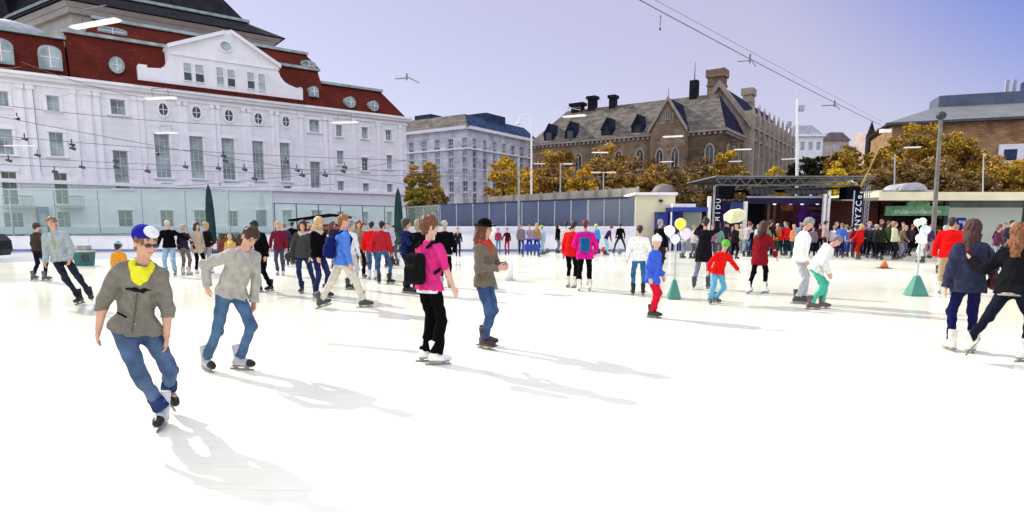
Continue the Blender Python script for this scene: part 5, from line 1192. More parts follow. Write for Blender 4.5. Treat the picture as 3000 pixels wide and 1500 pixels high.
        for ax in range(3):
            o1, o2 = [q for q in range(3) if q != ax]
            A = np.moveaxis(I, (ax, o1, o2), (0, 1, 2)); J = np.moveaxis(idx, (ax, o1, o2), (0, 1, 2))
            a0 = A[:-1, 1:-1, 1:-1]; a1 = A[1:, 1:-1, 1:-1]; e = np.argwhere(a0 != a1)
            if not len(e): continue
            i, j, k = e[:, 0], e[:, 1] + 1, e[:, 2] + 1
            q = np.stack([J[i, j - 1, k - 1], J[i, j, k - 1], J[i, j, k], J[i, j - 1, k]], 1)
            fl = a0[e[:, 0], e[:, 1], e[:, 2]]
            if ax == 1: fl = ~fl
            q[~fl] = q[~fl][:, ::-1]; Q.append(q)
        Q = np.concatenate(Q)
        me = bpy.data.meshes.new(name); n = len(Q)
        me.vertices.add(len(P)); me.vertices.foreach_set('co', P.astype(np.float32).ravel()); me.loops.add(4 * n); me.loops.foreach_set('vertex_index', Q.astype(np.int32).ravel())
        me.polygons.add(n); me.polygons.foreach_set('loop_start', np.arange(0, 4 * n, 4, dtype=np.int32)); me.polygons.foreach_set('loop_total', np.full(n, 4, dtype=np.int32))
        me.polygons.foreach_set('use_smooth', np.ones(n, dtype=bool)); me.update(); me.validate(); return me

def rotm(ax, deg):
    a = R(deg); c, s_ = math.cos(a), math.sin(a)
    return {'x': np.array([[1, 0, 0], [0, c, -s_], [0, s_, c]]), 'y': np.array([[c, 0, s_], [0, 1, 0], [-s_, 0, c]]), 'z': np.array([[c, -s_, 0], [s_, c, 0], [0, 0, 1]])}[ax]

_skate = {}
def skate_meshes(style, h):
    key = (style, round(h, 3))
    if key in _skate: return _skate[key]
    f = Fld(V3(-.07, -.13, -.11), V3(.07, .21, .17), h)
    f.cap((0, -.015, .0), (0, -.03, .15), .050, .058, .02, cutb=True); f.cap((0, -.055, -.06), (0, .07, -.055), .040, .043, .04); f.cap((0, .07, -.058), (0, .155, -.066), .043, .034, .03)
    f.plane((0, 0, -.092), (0, 0, -1)); boot = f.mesh('skate')
    f = Fld(V3(-.07, .08, -.11), V3(.07, .22, .0), h); f.cap((0, .125, -.06), (0, .158, -.066), .047, .038, .02); f.plane((0, 0, -.094), (0, 0, -1)); f.plane((0, .105, 0), (0, -1, 0)); toe = f.mesh('toe_cap')
    b = MB(); b.box(WORLD, -.030, .030, -.155, .09, -.104, -.090); b.box(WORLD, -.012, .012, -.11, -.06, -.122, -.1041); b.box(WORLD, -.012, .012, .03, .08, -.122, -.1041)
    b.prism(Frame((0, 0), (0, 1), (1, 0)), [(-.13, -.122), (.16, -.122), (.185, -.135), (.17, -.15), (-.135, -.15)], -.0035, .0035)
    bl = bpy.data.meshes.new('blade'); bl.from_pydata(b.v, [], b.f)
    import bmesh; bm = bmesh.new(); bm.from_mesh(bl); bmesh.ops.remove_doubles(bm, verts=bm.verts, dist=1e-5); bmesh.ops.recalc_face_normals(bm, faces=bm.faces); bm.to_mesh(bl); bm.free()
    _skate[key] = (boot, toe, bl); return _skate[key]

BLADE = mat('skate_blade', (.25, .25, .26), .35, .1, 5, metal=.5)
SKIN_T = [(.60, .33, .23), (.55, .29, .20), (.66, .40, .30)]
DEF = dict(H=1.75, crouch=.02, lf=3, ls=0, tw=0, dx=0, dy=0,
           fR=(.10, .02, 0, 10, 0), fL=(.10, -.02, 0, 10, 0),
           aR=((.22, .02, -1), (.12, .28, -1)), aL=((.22, .02, -1), (.12, .28, -1)), hy=0, hp=4, hr=0, wid=1.0, knee=0,
           top=(.05, .05, .06), sleeve='long', hem=-.06, thick=.0, hood=None, neck=None, open=None, fold=.009,
           legs=(.03, .045, .10), legk='cloth', fit=0.0, flare=0.0, hair=('short', (.06, .035, .02)), hat=None, skate=(.03, .03, .035), toe=None, shoe_blade=True,
           scarf=None, glasses=False, gloves=None, stripe=None, sk=0, fem=0.0, child=False, cuff=None, undershirt=None)
PEOPLE = []
def person(px, py, face, label, group=None, Yoff=0, **kw):
    p = dict(DEF); p.update(kw); pos = G(px, py); pos.y += Yoff
    if Yoff: pos.x = AtX(px, pos.y)
    dist = pos.y; s = p['H'] / 1.85
    h = min(.034, max(.0052, dist / 614 * .64)); 
    near = dist < 13
    root = empty('person', tuple(pos), R(face + 180), label, 'person', group)
    seed = len(PEOPLE)
    head_s = 1.0 if p['H'] > 1.5 else min(1.35, 1.0 + (1.55 - p['H']) * .55)     # children have relatively larger heads
    S3 = lambda v: np.asarray(v, float) * s
    fem = p['fem']; wd = p['wid']
    # pelvis and torso frames
    pel = S3((p['dx'], p['dy'], 1.02 - p['crouch']))
    Mp = rotm('y', p['ls'] * .5) @ rotm('x', -p['lf'] * .4)
    Mt = rotm('y', p['ls']) @ rotm('z', p['tw']) @ rotm('x', -p['lf'])
    r_, f_, u_ = Mt[:, 0], Mt[:, 1], Mt[:, 2]; Mrow = Mt.T; Mprow = Mp.T
    tor = lambda x, y, z: pel + (r_ * x + f_ * y + u_ * z) * s
    plv = lambda x, y, z: pel + (Mp @ np.array([x, y, z])) * s
    shw = (.168 - .018 * fem) * wd
    waist, chest, nb = tor(0, .0, .16), tor(0, .005, .34), tor(0, .0, .50)
    shR, shL = tor(shw, 0, .435), tor(-shw, 0, .435)
    Mh = Mt @ rotm('z', p['hy']) @ rotm('x', -p['hp']) @ rotm('y', p['hr']); hr_, hf, hu = Mh[:, 0], Mh[:, 1], Mh[:, 2]; Mhr = Mh.T
    hj = nb + (u_ * .065 + hu * .03) * s; hs = s * head_s; HC = hj + hu * .112 * hs
    hd = lambda x, y, z: HC + (hr_ * x + hf * y + hu * z) * hs
    # legs
    legs = {}
    for sd, key in ((1, 'fR'), (-1, 'fL')):
        ox, oy, lz, yaw, pit = p[key]
        hip = plv(sd * .088, 0, -.045); ank = S3((sd * ox, oy, .15 + lz)); l1, l2 = .425 * s, .415 * s
        v = ank - hip; d = np.linalg.norm(v)
        if d > (l1 + l2) * .997:                     # out of reach: keep the foot, give in the leg
            k_ = d / ((l1 + l2) * .997); l1 *= k_; l2 *= k_
        ya = R(-sd * yaw); fdir = np.array([-math.sin(ya), math.cos(ya), 0]) if True else None
        e = nrm(v); a = (l1 * l1 - l2 * l2 + d * d) / (2 * d); hh = math.sqrt(max(0, l1 * l1 - a * a))
        bend = nrm(fdir - e * np.dot(fdir, e) + np.array([sd * p['knee'], 0, 0])); kn = hip + e * a + bend * hh
        legs[sd] = (hip, kn, ank, ya, pit)
    # arms
    arms = {}
    for sd, key, sh in ((1, 'aR', shR), (-1, 'aL', shL)):
        ua, fa = p[key]; cv = lambda q: nrm(r_ * q[0] * sd + f_ * q[1] + u_ * q[2])
        U_, F_ = cv(ua), cv(fa); el = sh + U_ * .285 * s; wr = el + F_ * .25 * s; arms[sd] = (sh, el, wr, F_, U_)
    pts = [nb + hu * .42 * hs, hd(0, 0, .2), hd(.13, 0, 0), hd(-.13, 0, 0), hd(0, .16, 0), hd(0, -.16, 0)] + [q for L_ in legs.values() for q in L_[:3]] + [q for A_ in arms.values() for q in A_[:3]] + [A_[2] + A_[3] * .2 * s for A_ in arms.values()]
    pts = np.array(pts); lo = pts.min(0) - .19 * s - .02; hi = pts.max(0) + .19 * s + .02; lo[2] = -.03
    def emit(f, name, m, parent=root):
        me = f.mesh(name)
        if me is None: return None
        me.materials.append(m); o = bpy.data.objects.new(name, me); col.objects.link(o); o.parent = parent; return o
    # ---------------- body (one continuous skin surface)
    f = Fld(lo, hi, h); c = s
    f.ell(plv(0, .0, 0), (.150 * c, .102 * c, .11 * c), Mprow, k=.05); f.ell(waist, (.125 * c, .088 * c, .13 * c), Mrow, k=.05); f.ell(chest, (.140 * c * wd, .098 * c, .16 * c), Mrow, k=.05)
    f.cap(tor(.13, 0, .43), tor(-.13, 0, .43), .048 * c, k=.05)
    f.cap(nb - u_ * .03 * s, hj + hu * .03 * hs, .052 * c, .048 * c, .03)
    f.ell(hd(0, -.008, .028), (.0745 * hs, .094 * hs, .090 * hs), Mhr, k=.01); f.ell(hd(0, .022, -.040), (.055 * hs, .066 * hs, .070 * hs), Mhr, k=.03)
    if near:
        f.cap(hd(0, .086, .005), hd(0, .108, -.026), .009 * hs, .0125 * hs, .012); f.ell(hd(0, .078, -.056), (.022 * hs, .012 * hs, .010 * hs), Mhr, k=.008); f.ell(hd(0, .070, -.088), (.020 * hs, .016 * hs, .014 * hs), Mhr, k=.015)
        for q in (1, -1): f.ell(hd(q * .077, -.005, -.012), (.010 * hs, .020 * hs, .030 * hs), Mhr, k=.006); f.cap(hd(q * .015, .085, .028), hd(q * .045, .074, .028), .008 * hs, k=.012); f.ell(hd(q * .032, .094, .006), (.015 * hs, .012 * hs, .010 * hs), Mhr, k=.0, op='s')
    else: f.cap(hd(0, .086, .0), hd(0, .104, -.024), .012 * hs, .016 * hs, .015)
    for sd, (hip, kn, ank, ya, pit) in legs.items():
        f.cap(hip, kn, .072 * c, .048 * c, .05); f.cap(kn, ank, .048 * c, .034 * c, .03)
        fd = np.array([-math.sin(ya), math.cos(ya), 0]); f.cap(ank + V3(0, 0, -.05) * s, ank + fd * .12 * s + V3(0, 0, -.06) * s, .03 * c, .025 * c, .02)
    for sd, (sh, el, wr, F_, U_) in arms.items():
        f.cap(sh, el, .043 * c, .036 * c, .04); f.cap(el, el + (wr - el) * .3, .038 * c, .040 * c, .02); f.cap(el + (wr - el) * .3, wr, .040 * c, .026 * c, .02)
        side = np.cross(F_, r_ * sd); side = nrm(side) if np.linalg.norm(side) > .2 else f_
        # palm faces the thigh, thumb forward
        pn = nrm(-r_ * sd - F_ * np.dot(-r_ * sd, F_)); th = nrm(np.cross(F_, pn)); th = th if np.dot(th, f_ + u_ * .3) > 0 else -th
        Mhand = np.array([th, F_, pn])
        pc = wr + F_ * .045 * s
        f.ell(pc, (.040 * c, .052 * c, .020 * c), Mhand, k=.018)
        if h < .02:
            for q, ln in ((.030, .068), (.010, .078), (-.011, .073), (-.031, .056)):
                b0 = wr + (F_ * .078 + th * q) * s; b1 = b0 + nrm(F_ + pn * .25) * ln * .5 * s; b2 = b1 + nrm(F_ + pn * .75) * ln * .5 * s
                f.cap(b0, b1, .0095 * c, .0088 * c, .008); f.cap(b1, b2, .0088 * c, .0075 * c, .004)
            t0 = wr + (F_ * .03 + th * .030) * s; t1 = t0 + nrm(F_ * .7 + th * .6 + pn * .2) * .042 * s; t2 = t1 + nrm(F_ + th * .15 + pn * .2) * .032 * s
            f.cap(t0, t1, .0125 * c, .0105 * c, .01); f.cap(t1, t2, .0105 * c, .0085 * c, .004)
        else: f.cap(pc, pc + nrm(F_ + pn * .3) * .075 * s, .026 * c, .018 * c, .02)
    sk = SKIN_T[p['sk'] % 3]
    emit(f, 'body', skin(sk))
    # ---------------- trousers
    ft = p['fit']; fl = p['flare']
    L0 = np.array([q for L_ in legs.values() for q in L_[:3]] + [waist]); f = Fld(L0.min(0) - .2 * s, L0.max(0) + .2 * s, h)
    f.ell(plv(0, -.008, -.005), ((.158 + ft * .6) * c, (.113 + ft * .5) * c, .125 * c), Mprow, k=.05); f.ell(tor(0, .0, .10), (.142 * c, .104 * c, .12 * c), Mrow, k=.04)
    f.plane(tor(0, 0, max(p['hem'] + .045, -.10)), u_)
    for sd, (hip, kn, ank, ya, pit) in legs.items():
        f.cap(hip, kn, (.086 + ft) * c, (.061 + ft) * c, .05)
        sh_ = ank - kn; a_ = kn + sh_ * (.80 if p['skate'] is not None and fl == 0 else 1.0)
        f.cap(kn, a_, (.060 + ft) * c, (.050 + ft + fl) * c, .03, cutb=True)
        if fl == 0: f.cap(kn + sh_ * .8, kn + sh_ * .97, (.055 + ft) * c, (.060 + ft * .8) * c, .02, cutb=True)
    if h < .025: f.folds(p['fold'] * .9, 1.0 / s, seed)
    emit(f, 'trousers', (denim if p['legk'] == 'denim' else cloth)(p['legs']))
    if p['cuff']:
        for sd, (hip, kn, ank, ya, pit) in legs.items():
            f = Fld(L0.min(0) - .2 * s, L0.max(0) + .2 * s, h)
            sh_ = ank - kn; f.cap(kn + sh_ * .66, kn + sh_ * .93, (.060 + ft) * c, (.068 + ft) * c, .0, cutb=True, cuta=True)
            f.folds(.004, 1.6, seed); emit(f, 'turn_up', denim(p['cuff']))
    # ---------------- skates
    if p['skate'] is not None:
        boot, toe, bl = skate_meshes('s', max(.010, h * .8))
        for sd, (hip, kn, ank, ya, pit) in legs.items():
            for nm, me, mt_, par in (('skate', boot, mat('skate_boot', p['skate'], .45, .2, 8, spec=.4), None),):
                o = bpy.data.objects.new(nm, me if me.users == 0 else me.copy()); o.data.materials.clear(); o.data.materials.append(mt_)
                col.objects.link(o); o.parent = root; o.location = ank; o.rotation_euler = (R(-pit), R(p['ls'] * .3), ya); o.scale = (s * 1.06,) * 3
                B = bpy.data.objects.new('blade', bl if bl.materials else bl); 
                if not bl.materials: bl.materials.append(BLADE)
                col.objects.link(B); B.parent = o
                if p['toe']:
                    T_ = bpy.data.objects.new('toe_cap', toe.copy()); T_.data.materials.clear(); T_.data.materials.append(mat('toe_cap', p['toe'], .4, .1, 5)); col.objects.link(T_); T_.parent = o
    # ---------------- jacket / top
    th = p['thick']; hem = p['hem']
    A0 = np.array([q for A_ in arms.values() for q in A_[:3]] + [nb, plv(0, 0, hem - .05)]); f = Fld(A0.min(0) - .24 * s, A0.max(0) + .22 * s, h)
    f.ell(tor(0, 0, .16), ((.138 + th - .012 * fem) * c * wd, (.112 + th) * c, .16 * c), Mrow, k=.06)
    f.ell(tor(0, .006 + .008 * fem, .345), ((.150 + th) * c * wd, (.120 + th + .008 * fem) * c, .165 * c), Mrow, k=.06)
    f.cap(tor(shw * .78, -.002, .418), tor(-shw * .78, -.002, .418), (.056 + th * .6) * c, k=.05)
    for q in (1, -1): f.cap(tor(q * .03, -.015, .485), tor(q * shw * .8, -.004, .44), .045 * c, .040 * c, .04)
    hp_ = tor(0, 0, hem) if hem > -.15 else plv(0, 0, hem)
    f.cap(tor(0, -.004, .12), hp_, (.140 + th + max(0, -hem - .1) * .10) * c * wd, (.160 + th + max(0, -hem - .1) * .22) * c * wd, .04, M_=Mrow, sc=(1, .74, 1))
    for sd, L_ in legs.items(): f.cap(L_[0], L_[0] + (L_[1] - L_[0]) * .35, (.104 + ft + th * .4) * c, (.098 + ft + th * .4) * c, .03)
    f.plane(hp_, -u_); f.cap(nb - u_ * .05 * s, nb + u_ * .022 * s, .072 * c, .066 * c, .03, cutb=True)
    if p['sleeve'] != 'none':
        for sd, (sh, el, wr, F_, U_) in arms.items():
            e_ = {'long': 1.02, 'elbow': .35, 'short': -.18}[p['sleeve']]
            ra = (.060 + th * .8) * c
            if e_ >= 0:
                f.cap(sh, el, ra, .050 * c + th * .6 * c, .04); w_ = el + (wr - el) * e_; f.cap(el, w_, .050 * c + th * .6 * c, (.040 + th * .5) * c, .02, cutb=True)
                if h < .02: f.cap(el + (wr - el) * (e_ - .1), w_, (.045 + th * .5) * c, (.046 + th * .5) * c, .006, cutb=True)
            else: w_ = sh + (el - sh) * (1 + e_ + .1); f.cap(sh, w_, ra, .058 * c, .03, cutb=True)
    if p['hood']:
        f.ell(tor(0, -.085, .47), (.10 * c, .065 * c, .085 * c), Mrow, k=.03)
        for k_ in range(10):
            a0, a1 = [math.pi * (1.05 + .9 * q / 10 - .5) + math.pi for q in (k_, k_ + 1)]
        for q in (1, -1): f.cap(tor(q * .075, -.04, .50), tor(q * .05, .085, .43), .030 * c, .022 * c, .02); f.cap(tor(q * .075, -.04, .50), tor(0, -.10, .51), .030 * c, .032 * c, .02)
    if h < .025: f.folds(p['fold'], 1.0 / s, seed + 5)
    top = emit(f, 'jacket' if p['sleeve'] == 'long' else 'shirt', cloth(p['top']))
    # front panel of an open jacket / vee neck
    def patch(name, m, fn):
        q = Fld(lo, hi, h); fn(q); emit(q, name, m)
    if p['open']:
        g = lambda q: (q.ell(tor(0, .012, .30), ((.155 + th) * c * .36, (.137 + th) * c, .19 * c), Mrow, k=0), q.cap(tor(0, .0, .15), tor(0, .0, hem + .06), .140 * c * .5, .15 * c * .5, .03, M_=Mrow, sc=(.7, 1.78, 1)))
        patch('shirt', cloth(p['open']), g)
    if p['neck']:
        def g(q):
            n_ = 12
            for i in range(n_):
                a0, a1 = [2 * math.pi * t_ / n_ for t_ in (i, i + 1)]
                P_ = lambda a: tor(.064 * math.sin(a), .056 * math.cos(a) + .012 + .02 * max(0, math.cos(a)), .515 - .05 * max(0, math.cos(a)))
                q.cap(P_(a0), P_(a1), .029 * c, k=.02)
            q.ell(tor(0, .100, .43), (.064 * c, .042 * c, .095 * c), Mrow, k=.04)
        patch('neckline', cloth(p['neck']), g)
    if p['scarf']:
        def g(q):
            for i in range(12):
                a0, a1 = [2 * math.pi * t_ / 12 for t_ in (i, i + 1)]
                P_ = lambda a: tor(.075 * math.sin(a), .065 * math.cos(a) + .005, .525 - .03 * math.cos(a)); q.cap(P_(a0), P_(a1), .040 * c, k=.02)
            q.cap(tor(.02, .09, .48), tor(.03, .13, .33), .04 * c, .03 * c, .02); q.folds(.006, 1.3, seed)
        patch('scarf', cloth(p['scarf']), g)
    if p['undershirt']:
        def g(q):
            q.cap(tor(0, -.004, hem + .01), tor(0, -.004, hem - .035), .170 * c * wd, .172 * c * wd, 0, M_=Mrow, sc=(1, .74, 1), cutb=True, cuta=True)
        patch('undershirt', cloth(p['undershirt']), g)
    if p['gloves']:
        def g(q):
            for sd, (sh, el, wr, F_, U_) in arms.items(): q.ell(wr + F_ * .06 * s, (.04 * c, .04 * c, .04 * c), None, k=.02); q.cap(wr, wr + F_ * .13 * s, .036 * c, .028 * c, .02)
        patch('gloves', cloth(p['gloves']), g)
    # ---------------- hair and hats
    hs_, hc = p['hair']
    if hs_ != 'none':
        B0 = np.array([HC]); f = Fld(HC - .20 * hs, HC + .19 * hs, h * (.9 if near else 1)) if hs_ in ('short', 'bun', 'curly') else Fld(HC - np.array([.24, .24, .55]) * hs, HC + np.array([.24, .24, .2]) * hs, h)
        vol = {'short': .007, 'curly': .020, 'bun': .010, 'long': .020, 'bob': .020}[hs_]
        f.ell(hd(0, -.014, .040), ((.078 + vol) * hs, (.097 + vol) * hs, (.086 + vol) * hs), Mhr, k=0)
        if hs_ in ('short', 'bun', 'curly'): f.cap(hd(0, -.055, .0), hd(0, -.060, -.05), (.060 + vol * .5) * hs, (.045 + vol * .5) * hs, .02)
        if hs_ == 'bun': f.ell(hd(0, -.10, .10), (.045 * hs,) * 3, Mhr, k=.02)
        if hs_ == 'bob':
            for q in (1, -1): f.cap(hd(q * .065, -.02, .03), hd(q * .072, -.015, -.075), .034 * hs, .030 * hs, .03)
            f.cap(hd(0, -.06, .02), hd(0, -.065, -.085), .075 * hs, .055 * hs, .03)
        if hs_ == 'long':
            for q in (1, -1): f.cap(hd(q * .068, -.02, .03), hd(q * .075, .0, -.10), .030 * hs, .032 * hs, .03); f.cap(hd(q * .075, .0, -.10), hd(q * .07, .03, -.25), .032 * hs, .018 * hs, .02)
            f.cap(hd(0, -.06, .02), hd(0, -.08, -.14), .080 * hs, .080 * hs, .03); f.cap(hd(0, -.08, -.14), hd(0, -.095, -.30), .078 * hs, .05 * hs, .03, )
        # face opening
        f.ell(hd(0, .085, -.045), (.072 * hs, .090 * hs, .105 * hs), Mhr, k=0, op='s')
        if h < .02:
            m = np.abs(f.F) < .025; i, j, k_ = np.nonzero(m); x = f.ax[0][i]; y = f.ax[1][j]; z = f.ax[2][k_]
            f.F[i, j, k_] += (.0045 * np.sin(150 * x + 3 * np.sin(22 * z)) + .004 * np.sin(120 * y + 4 * np.sin(19 * z)) + .003 * np.sin(60 * x + 50 * y + 5 * np.sin(14 * z)) + (.004 * np.sin(60 * z + 3 * np.sin(40 * x)) if hs_ == 'curly' else 0)).astype(np.float32)
        if p['hat']:
            hk = p['hat'][0]; pz = {'beanie': .045, 'cap': .055, 'turban': .066, 'hat': .05, 'helmet': .02}[hk]
            f.plane(hd(0, 0, pz), hu)
        emit(f, 'hair', hairm(hc))
    if p['hat']:
        hk, hcx = p['hat'][:2]
        f = Fld(HC - .2 * hs, HC + .24 * hs, h * .9)
        if hk == 'beanie': f.ell(hd(0, -.014, .050), (.092 * hs, .112 * hs, .100 * hs), Mhr, k=0); f.plane(hd(0, .0, .026), -nrm(hu + hf * .25)); f.ell(hd(0, -.03, .155), (.022 * hs,) * 3, Mhr, k=.01)
        elif hk == 'helmet': f.ell(hd(0, -.010, .045), (.100 * hs, .122 * hs, .105 * hs), Mhr, k=0); f.plane(hd(0, .0, .0), -nrm(hu + hf * .35)); 
        elif hk == 'cap': f.ell(hd(0, -.014, .048), (.090 * hs, .108 * hs, .094 * hs), Mhr, k=0); f.plane(hd(0, 0, .045), -hu); f.ell(hd(0, .13, .052), (.065 * hs, .07 * hs, .010 * hs), Mhr, k=.01)
        elif hk == 'turban': f.ell(hd(0, -.030, .060), (.090 * hs, .110 * hs, .090 * hs), Mhr, k=0); f.plane(hd(0, .03, .045), -nrm(hu - hf * .45)); f.plane(hd(0, .075, .05), nrm(hf * 1 - hu * .35))
        elif hk == 'hat': f.ell(hd(0, -.01, .075), (.088 * hs, .104 * hs, .082 * hs), Mhr, k=0); f.ell(hd(0, .0, .052), (.150 * hs, .165 * hs, .014 * hs), Mhr, k=.02); f.plane(hd(0, 0, .035), -hu)
        emit(f, 'hat', cloth(hcx))
        if len(p['hat']) > 2:
            q = Fld(HC - .2 * hs, HC + .24 * hs, h * .9)
            for i in range(20):
                a0, a1 = [2 * math.pi * t_ / 20 for t_ in (i, i + 1)]
                zz = lambda a: .052
                if hk == 'turban': break
                q.cap(hd(.088 * math.sin(a0), .108 * math.cos(a0) - .016, zz(a0)), hd(.088 * math.sin(a1), .108 * math.cos(a1) - .016, zz(a1)), .0135 * hs, k=.0)
            if hk == 'turban': q.ell(hd(-.012, .008, .096), (.070 * hs, .086 * hs, .053 * hs), Mhr, k=.0)
            emit(q, 'hat_band', cloth(p['hat'][2]))
    # ---------------- face details on the nearer people
    if near:
        F_h = lambda x, y, z: hd(x, y, z)
        if p['glasses']:
            q = Fld(HC - .14 * hs, HC + .14 * hs, .006)
            for sg_ in (1, -1): q.ell(hd(sg_ * .034, .097, .008), (.029 * hs, .010 * hs, .019 * hs), Mhr, k=0); q.cap(hd(sg_ * .060, .088, .014), hd(sg_ * .080, -.005, .006), .004 * hs, k=0)
            q.cap(hd(-.012, .104, .014), hd(.012, .104, .014), .005 * hs, k=0); emit(q, 'sunglasses', mat('sunglass_black', (.006, .006, .008), .15, .1, 5, spec=.7))
        else:
            for sg_ in (1, -1):
                q = Fld(hd(sg_ * .032, .085, .006) - .03, hd(sg_ * .032, .085, .006) + .03, .005); q.ell(hd(sg_ * .031, .0835, .006), (.013 * hs, .009 * hs, .0065 * hs), Mhr, k=0); emit(q, 'eye', mat('eye_dark', (.035, .022, .018), .3, .2, 5, spec=.6))
                q = Fld(hd(sg_ * .032, .085, .03) - .035, hd(sg_ * .032, .085, .03) + .035, .005); q.cap(hd(sg_ * .016, .096, .030), hd(sg_ * .048, .080, .030), .0045 * hs, k=0); emit(q, 'eyebrow', hairm(hc))
        q = Fld(hd(0, .085, -.056) - .04, hd(0, .085, -.056) + .04, .005); q.cap(hd(-.017, .086, -.056), hd(.017, .086, -.056), .006 * hs, k=0); emit(q, 'mouth', mat('lips', (.36, .12, .10), .5, .1, 5))
    info = dict(root=root, tor=tor, Mrow=Mrow, pel=pel, r=r_, f=f_, u=u_, s=s, h=h, arms=arms, hd=hd, plv=plv)
    PEOPLE.append(info); return info

def worn(info, name, label, cat, m, fn, lo, hi, h=None):
    """a thing a person carries: its own top-level object, standing where it hangs"""
    f = Fld(np.asarray(lo), np.asarray(hi), h or info['h']); fn(f); me = f.mesh(name); me.materials.append(m)
    o = bpy.data.objects.new(name, me); col.objects.link(o); o.location = info['root'].location; o.rotation_euler = info['root'].rotation_euler
    return tag(o, label, cat)
def backpack(info, c, label, size=1.0, strap=None):
    t = info['tor']; s = info['s'] * size; C_ = t(0, -.215 - .02 * size, .19)
    root = empty('backpack', info['root'].location, info['root'].rotation_euler.z, label, 'backpack')
    f = Fld(C_ - .36 * s, C_ + .36 * s, info['h']); f.box(C_, (.15 * s, .085 * s, .22 * s), info['Mrow'], .07 * s); f.box(t(0, -.31, .13), (.11 * s, .05 * s, .12 * s), info['Mrow'], .04 * s, k=.02); f.folds(.004, 1.2, 3)
    me = f.mesh('bag'); me.materials.append(cloth(c)); o = bpy.data.objects.new('bag', me); col.objects.link(o); o.parent = root
    for q in (1, -1):
        f = Fld(t(q * .1, 0, .3) - .32, t(q * .1, 0, .3) + .32, min(info['h'], .016)); P_ = [t(q * .10, -.14, .45), t(q * .105, -.05, .515), t(q * .105, .06, .50), t(q * .115, .145, .38), t(q * .15, .10, .22), t(q * .16, -.06, .14)]
        for a, b in zip(P_, P_[1:]): f.cap(a, b, .020, k=.01)
        me = f.mesh('strap')
        if me: me.materials.append(cloth(strap or c)); o = bpy.data.objects.new('strap', me); col.objects.link(o); o.parent = root
    return root
# ================================================================== THE SKATERS (nearest first)
BLK = (.004, .004, .005); NAVY = (.010, .012, .045); JEAN = (.045, .095, .20); DJEAN = (.012, .022, .075); LJEAN = (.22, .34, .46); WHT = (.80, .80, .80); GRY = (.22, .21, .19)
BRN = (.09, .04, .018); DBR = (.025, .012, .008); BLD = (.45, .30, .12); GNG = (.28, .10, .025); HGR = (.35, .34, .32)
def pz(**k): return k
A = person(503, 1236, 28, 'nearest skater, young man in grey hoodie with yellow neck, blue cap and sunglasses', H=1.69, crouch=.085, lf=12, ls=-11, dx=.22, dy=.02, hy=34, hp=2,
    fR=(.06, .10, 0, 12, 0), fL=(-.01, -.30, .09, 20, 14), aR=((.36, -.02, -1), (.02, .12, -1)), aL=((.30, -.02, -1), (.12, .30, -1)),
    top=(.20, .185, .155), sleeve='elbow', thick=.014, hood=1, neck=(.78, .74, .04), hem=-.08, legs=(.070, .115, .205), legk='denim', fit=.002, cuff=(.02, .035, .11), hair=('short', (.22, .10, .035)), hat=('turban', (.018, .018, .30), (.76, .76, .80)), skate=(.55, .55, .58), toe=(.012, .012, .014), glasses=True, wid=.87, sk=0)
B = person(658, 1085, 60, 'young man in light grey sweater and blue jeans bending forward, hand on hip', H=1.73, crouch=.06, lf=24, ls=-6, dx=-.08, dy=.10, hy=-12, hp=18,
    fR=(.11, -.17, 0, 12, 0), fL=(.12, .13, .0, 16, 0), aR=((.55, -.62, -.8), (-.25, .15, -.9)), aL=((.25, .25, -1), (.02, .30, -1)),
    top=(.42, .40, .36), thick=.014, hem=-.05, legs=(.055, .11, .20), legk='denim', hair=('short', (.045, .014, .010)), skate=(.40, .40, .42), toe=(.012, .012, .014), sk=0)
Cc = person(1262, 1064, 142, 'woman in pink short sleeved top and black trousers with a black backpack', H=1.70, crouch=.0, lf=2, ls=0, hy=-30, hp=0, fem=1,
    fR=(.12, -.02, 0, 42, 0), fL=(.12, .04, 0, -40, 0), aR=((.28, .25, -1), (.05, .55, -1)), aL=((.2, .35, -1), (.0, .8, -.75)),
    top=(.68, .035, .22), sleeve='short', thick=.012, undershirt=(.75, .75, .75), hem=-.08, legs=BLK, fit=.006, flare=.030, hair=('curly', (.16, .055, .022)), skate=(.82, .82, .80), sk=2, wid=1.04)
backpack(Cc, (.008, .008, .008), 'black backpack worn by the woman in the pink top', .88)
D = person(1420, 1018, 60, 'woman in black hat, taupe jacket and red scarf with hands together', H=1.68, lf=1, hy=12, hp=2, fem=.7, fR=(.09, .06, 0, 8, 0), fL=(.13, -.07, 0, 20, 0),
    aR=((.25, .25, -1), (-.45, .95, .05)), aL=((.30, .25, -1), (-.55, .85, .12)), top=(.17, .145, .11), thick=.018, hem=-.10, scarf=(.50, .05, .03), legs=(.04, .08, .18), legk='denim', hair=('long', (.14, .05, .02)), hat=('hat', BLK), skate=(.05, .025, .02), sk=0)
def mark(info, name, m, fn, c, r_=.2):
    f = Fld(np.asarray(c) - r_, np.asarray(c) + r_, .0065); fn(f); me = f.mesh(name)
    if me is None: return
    me.materials.append(m); o = bpy.data.objects.new(name, me); col.objects.link(o); o.parent = info['root']
T_ = A['tor']; DK = cloth((.012, .012, .014))
mark(A, 'chest_print', DK, lambda f: (f.cap(T_(.085, .118, .325), T_(.02, .138, .335), .008, .012), f.cap(T_(.02, .138, .335), T_(-.04, .136, .318), .012, .010), f.cap(T_(-.045, .134, .345), T_(-.09, .112, .335), .010, .007)), T_(0, .13, .33))
mark(A, 'pocket_edge', DK, lambda f: f.cap(T_(.125, .095, .10), T_(.06, .135, .085), .008, .010), T_(.09, .12, .09))
mark(A, 'zip', mat('zip_grey', (.06, .055, .05), .5, .1, 5), lambda f: f.cap(T_(0, .140, .30), T_(0, .136, -.04), .0055), T_(0, .14, .12), .25)
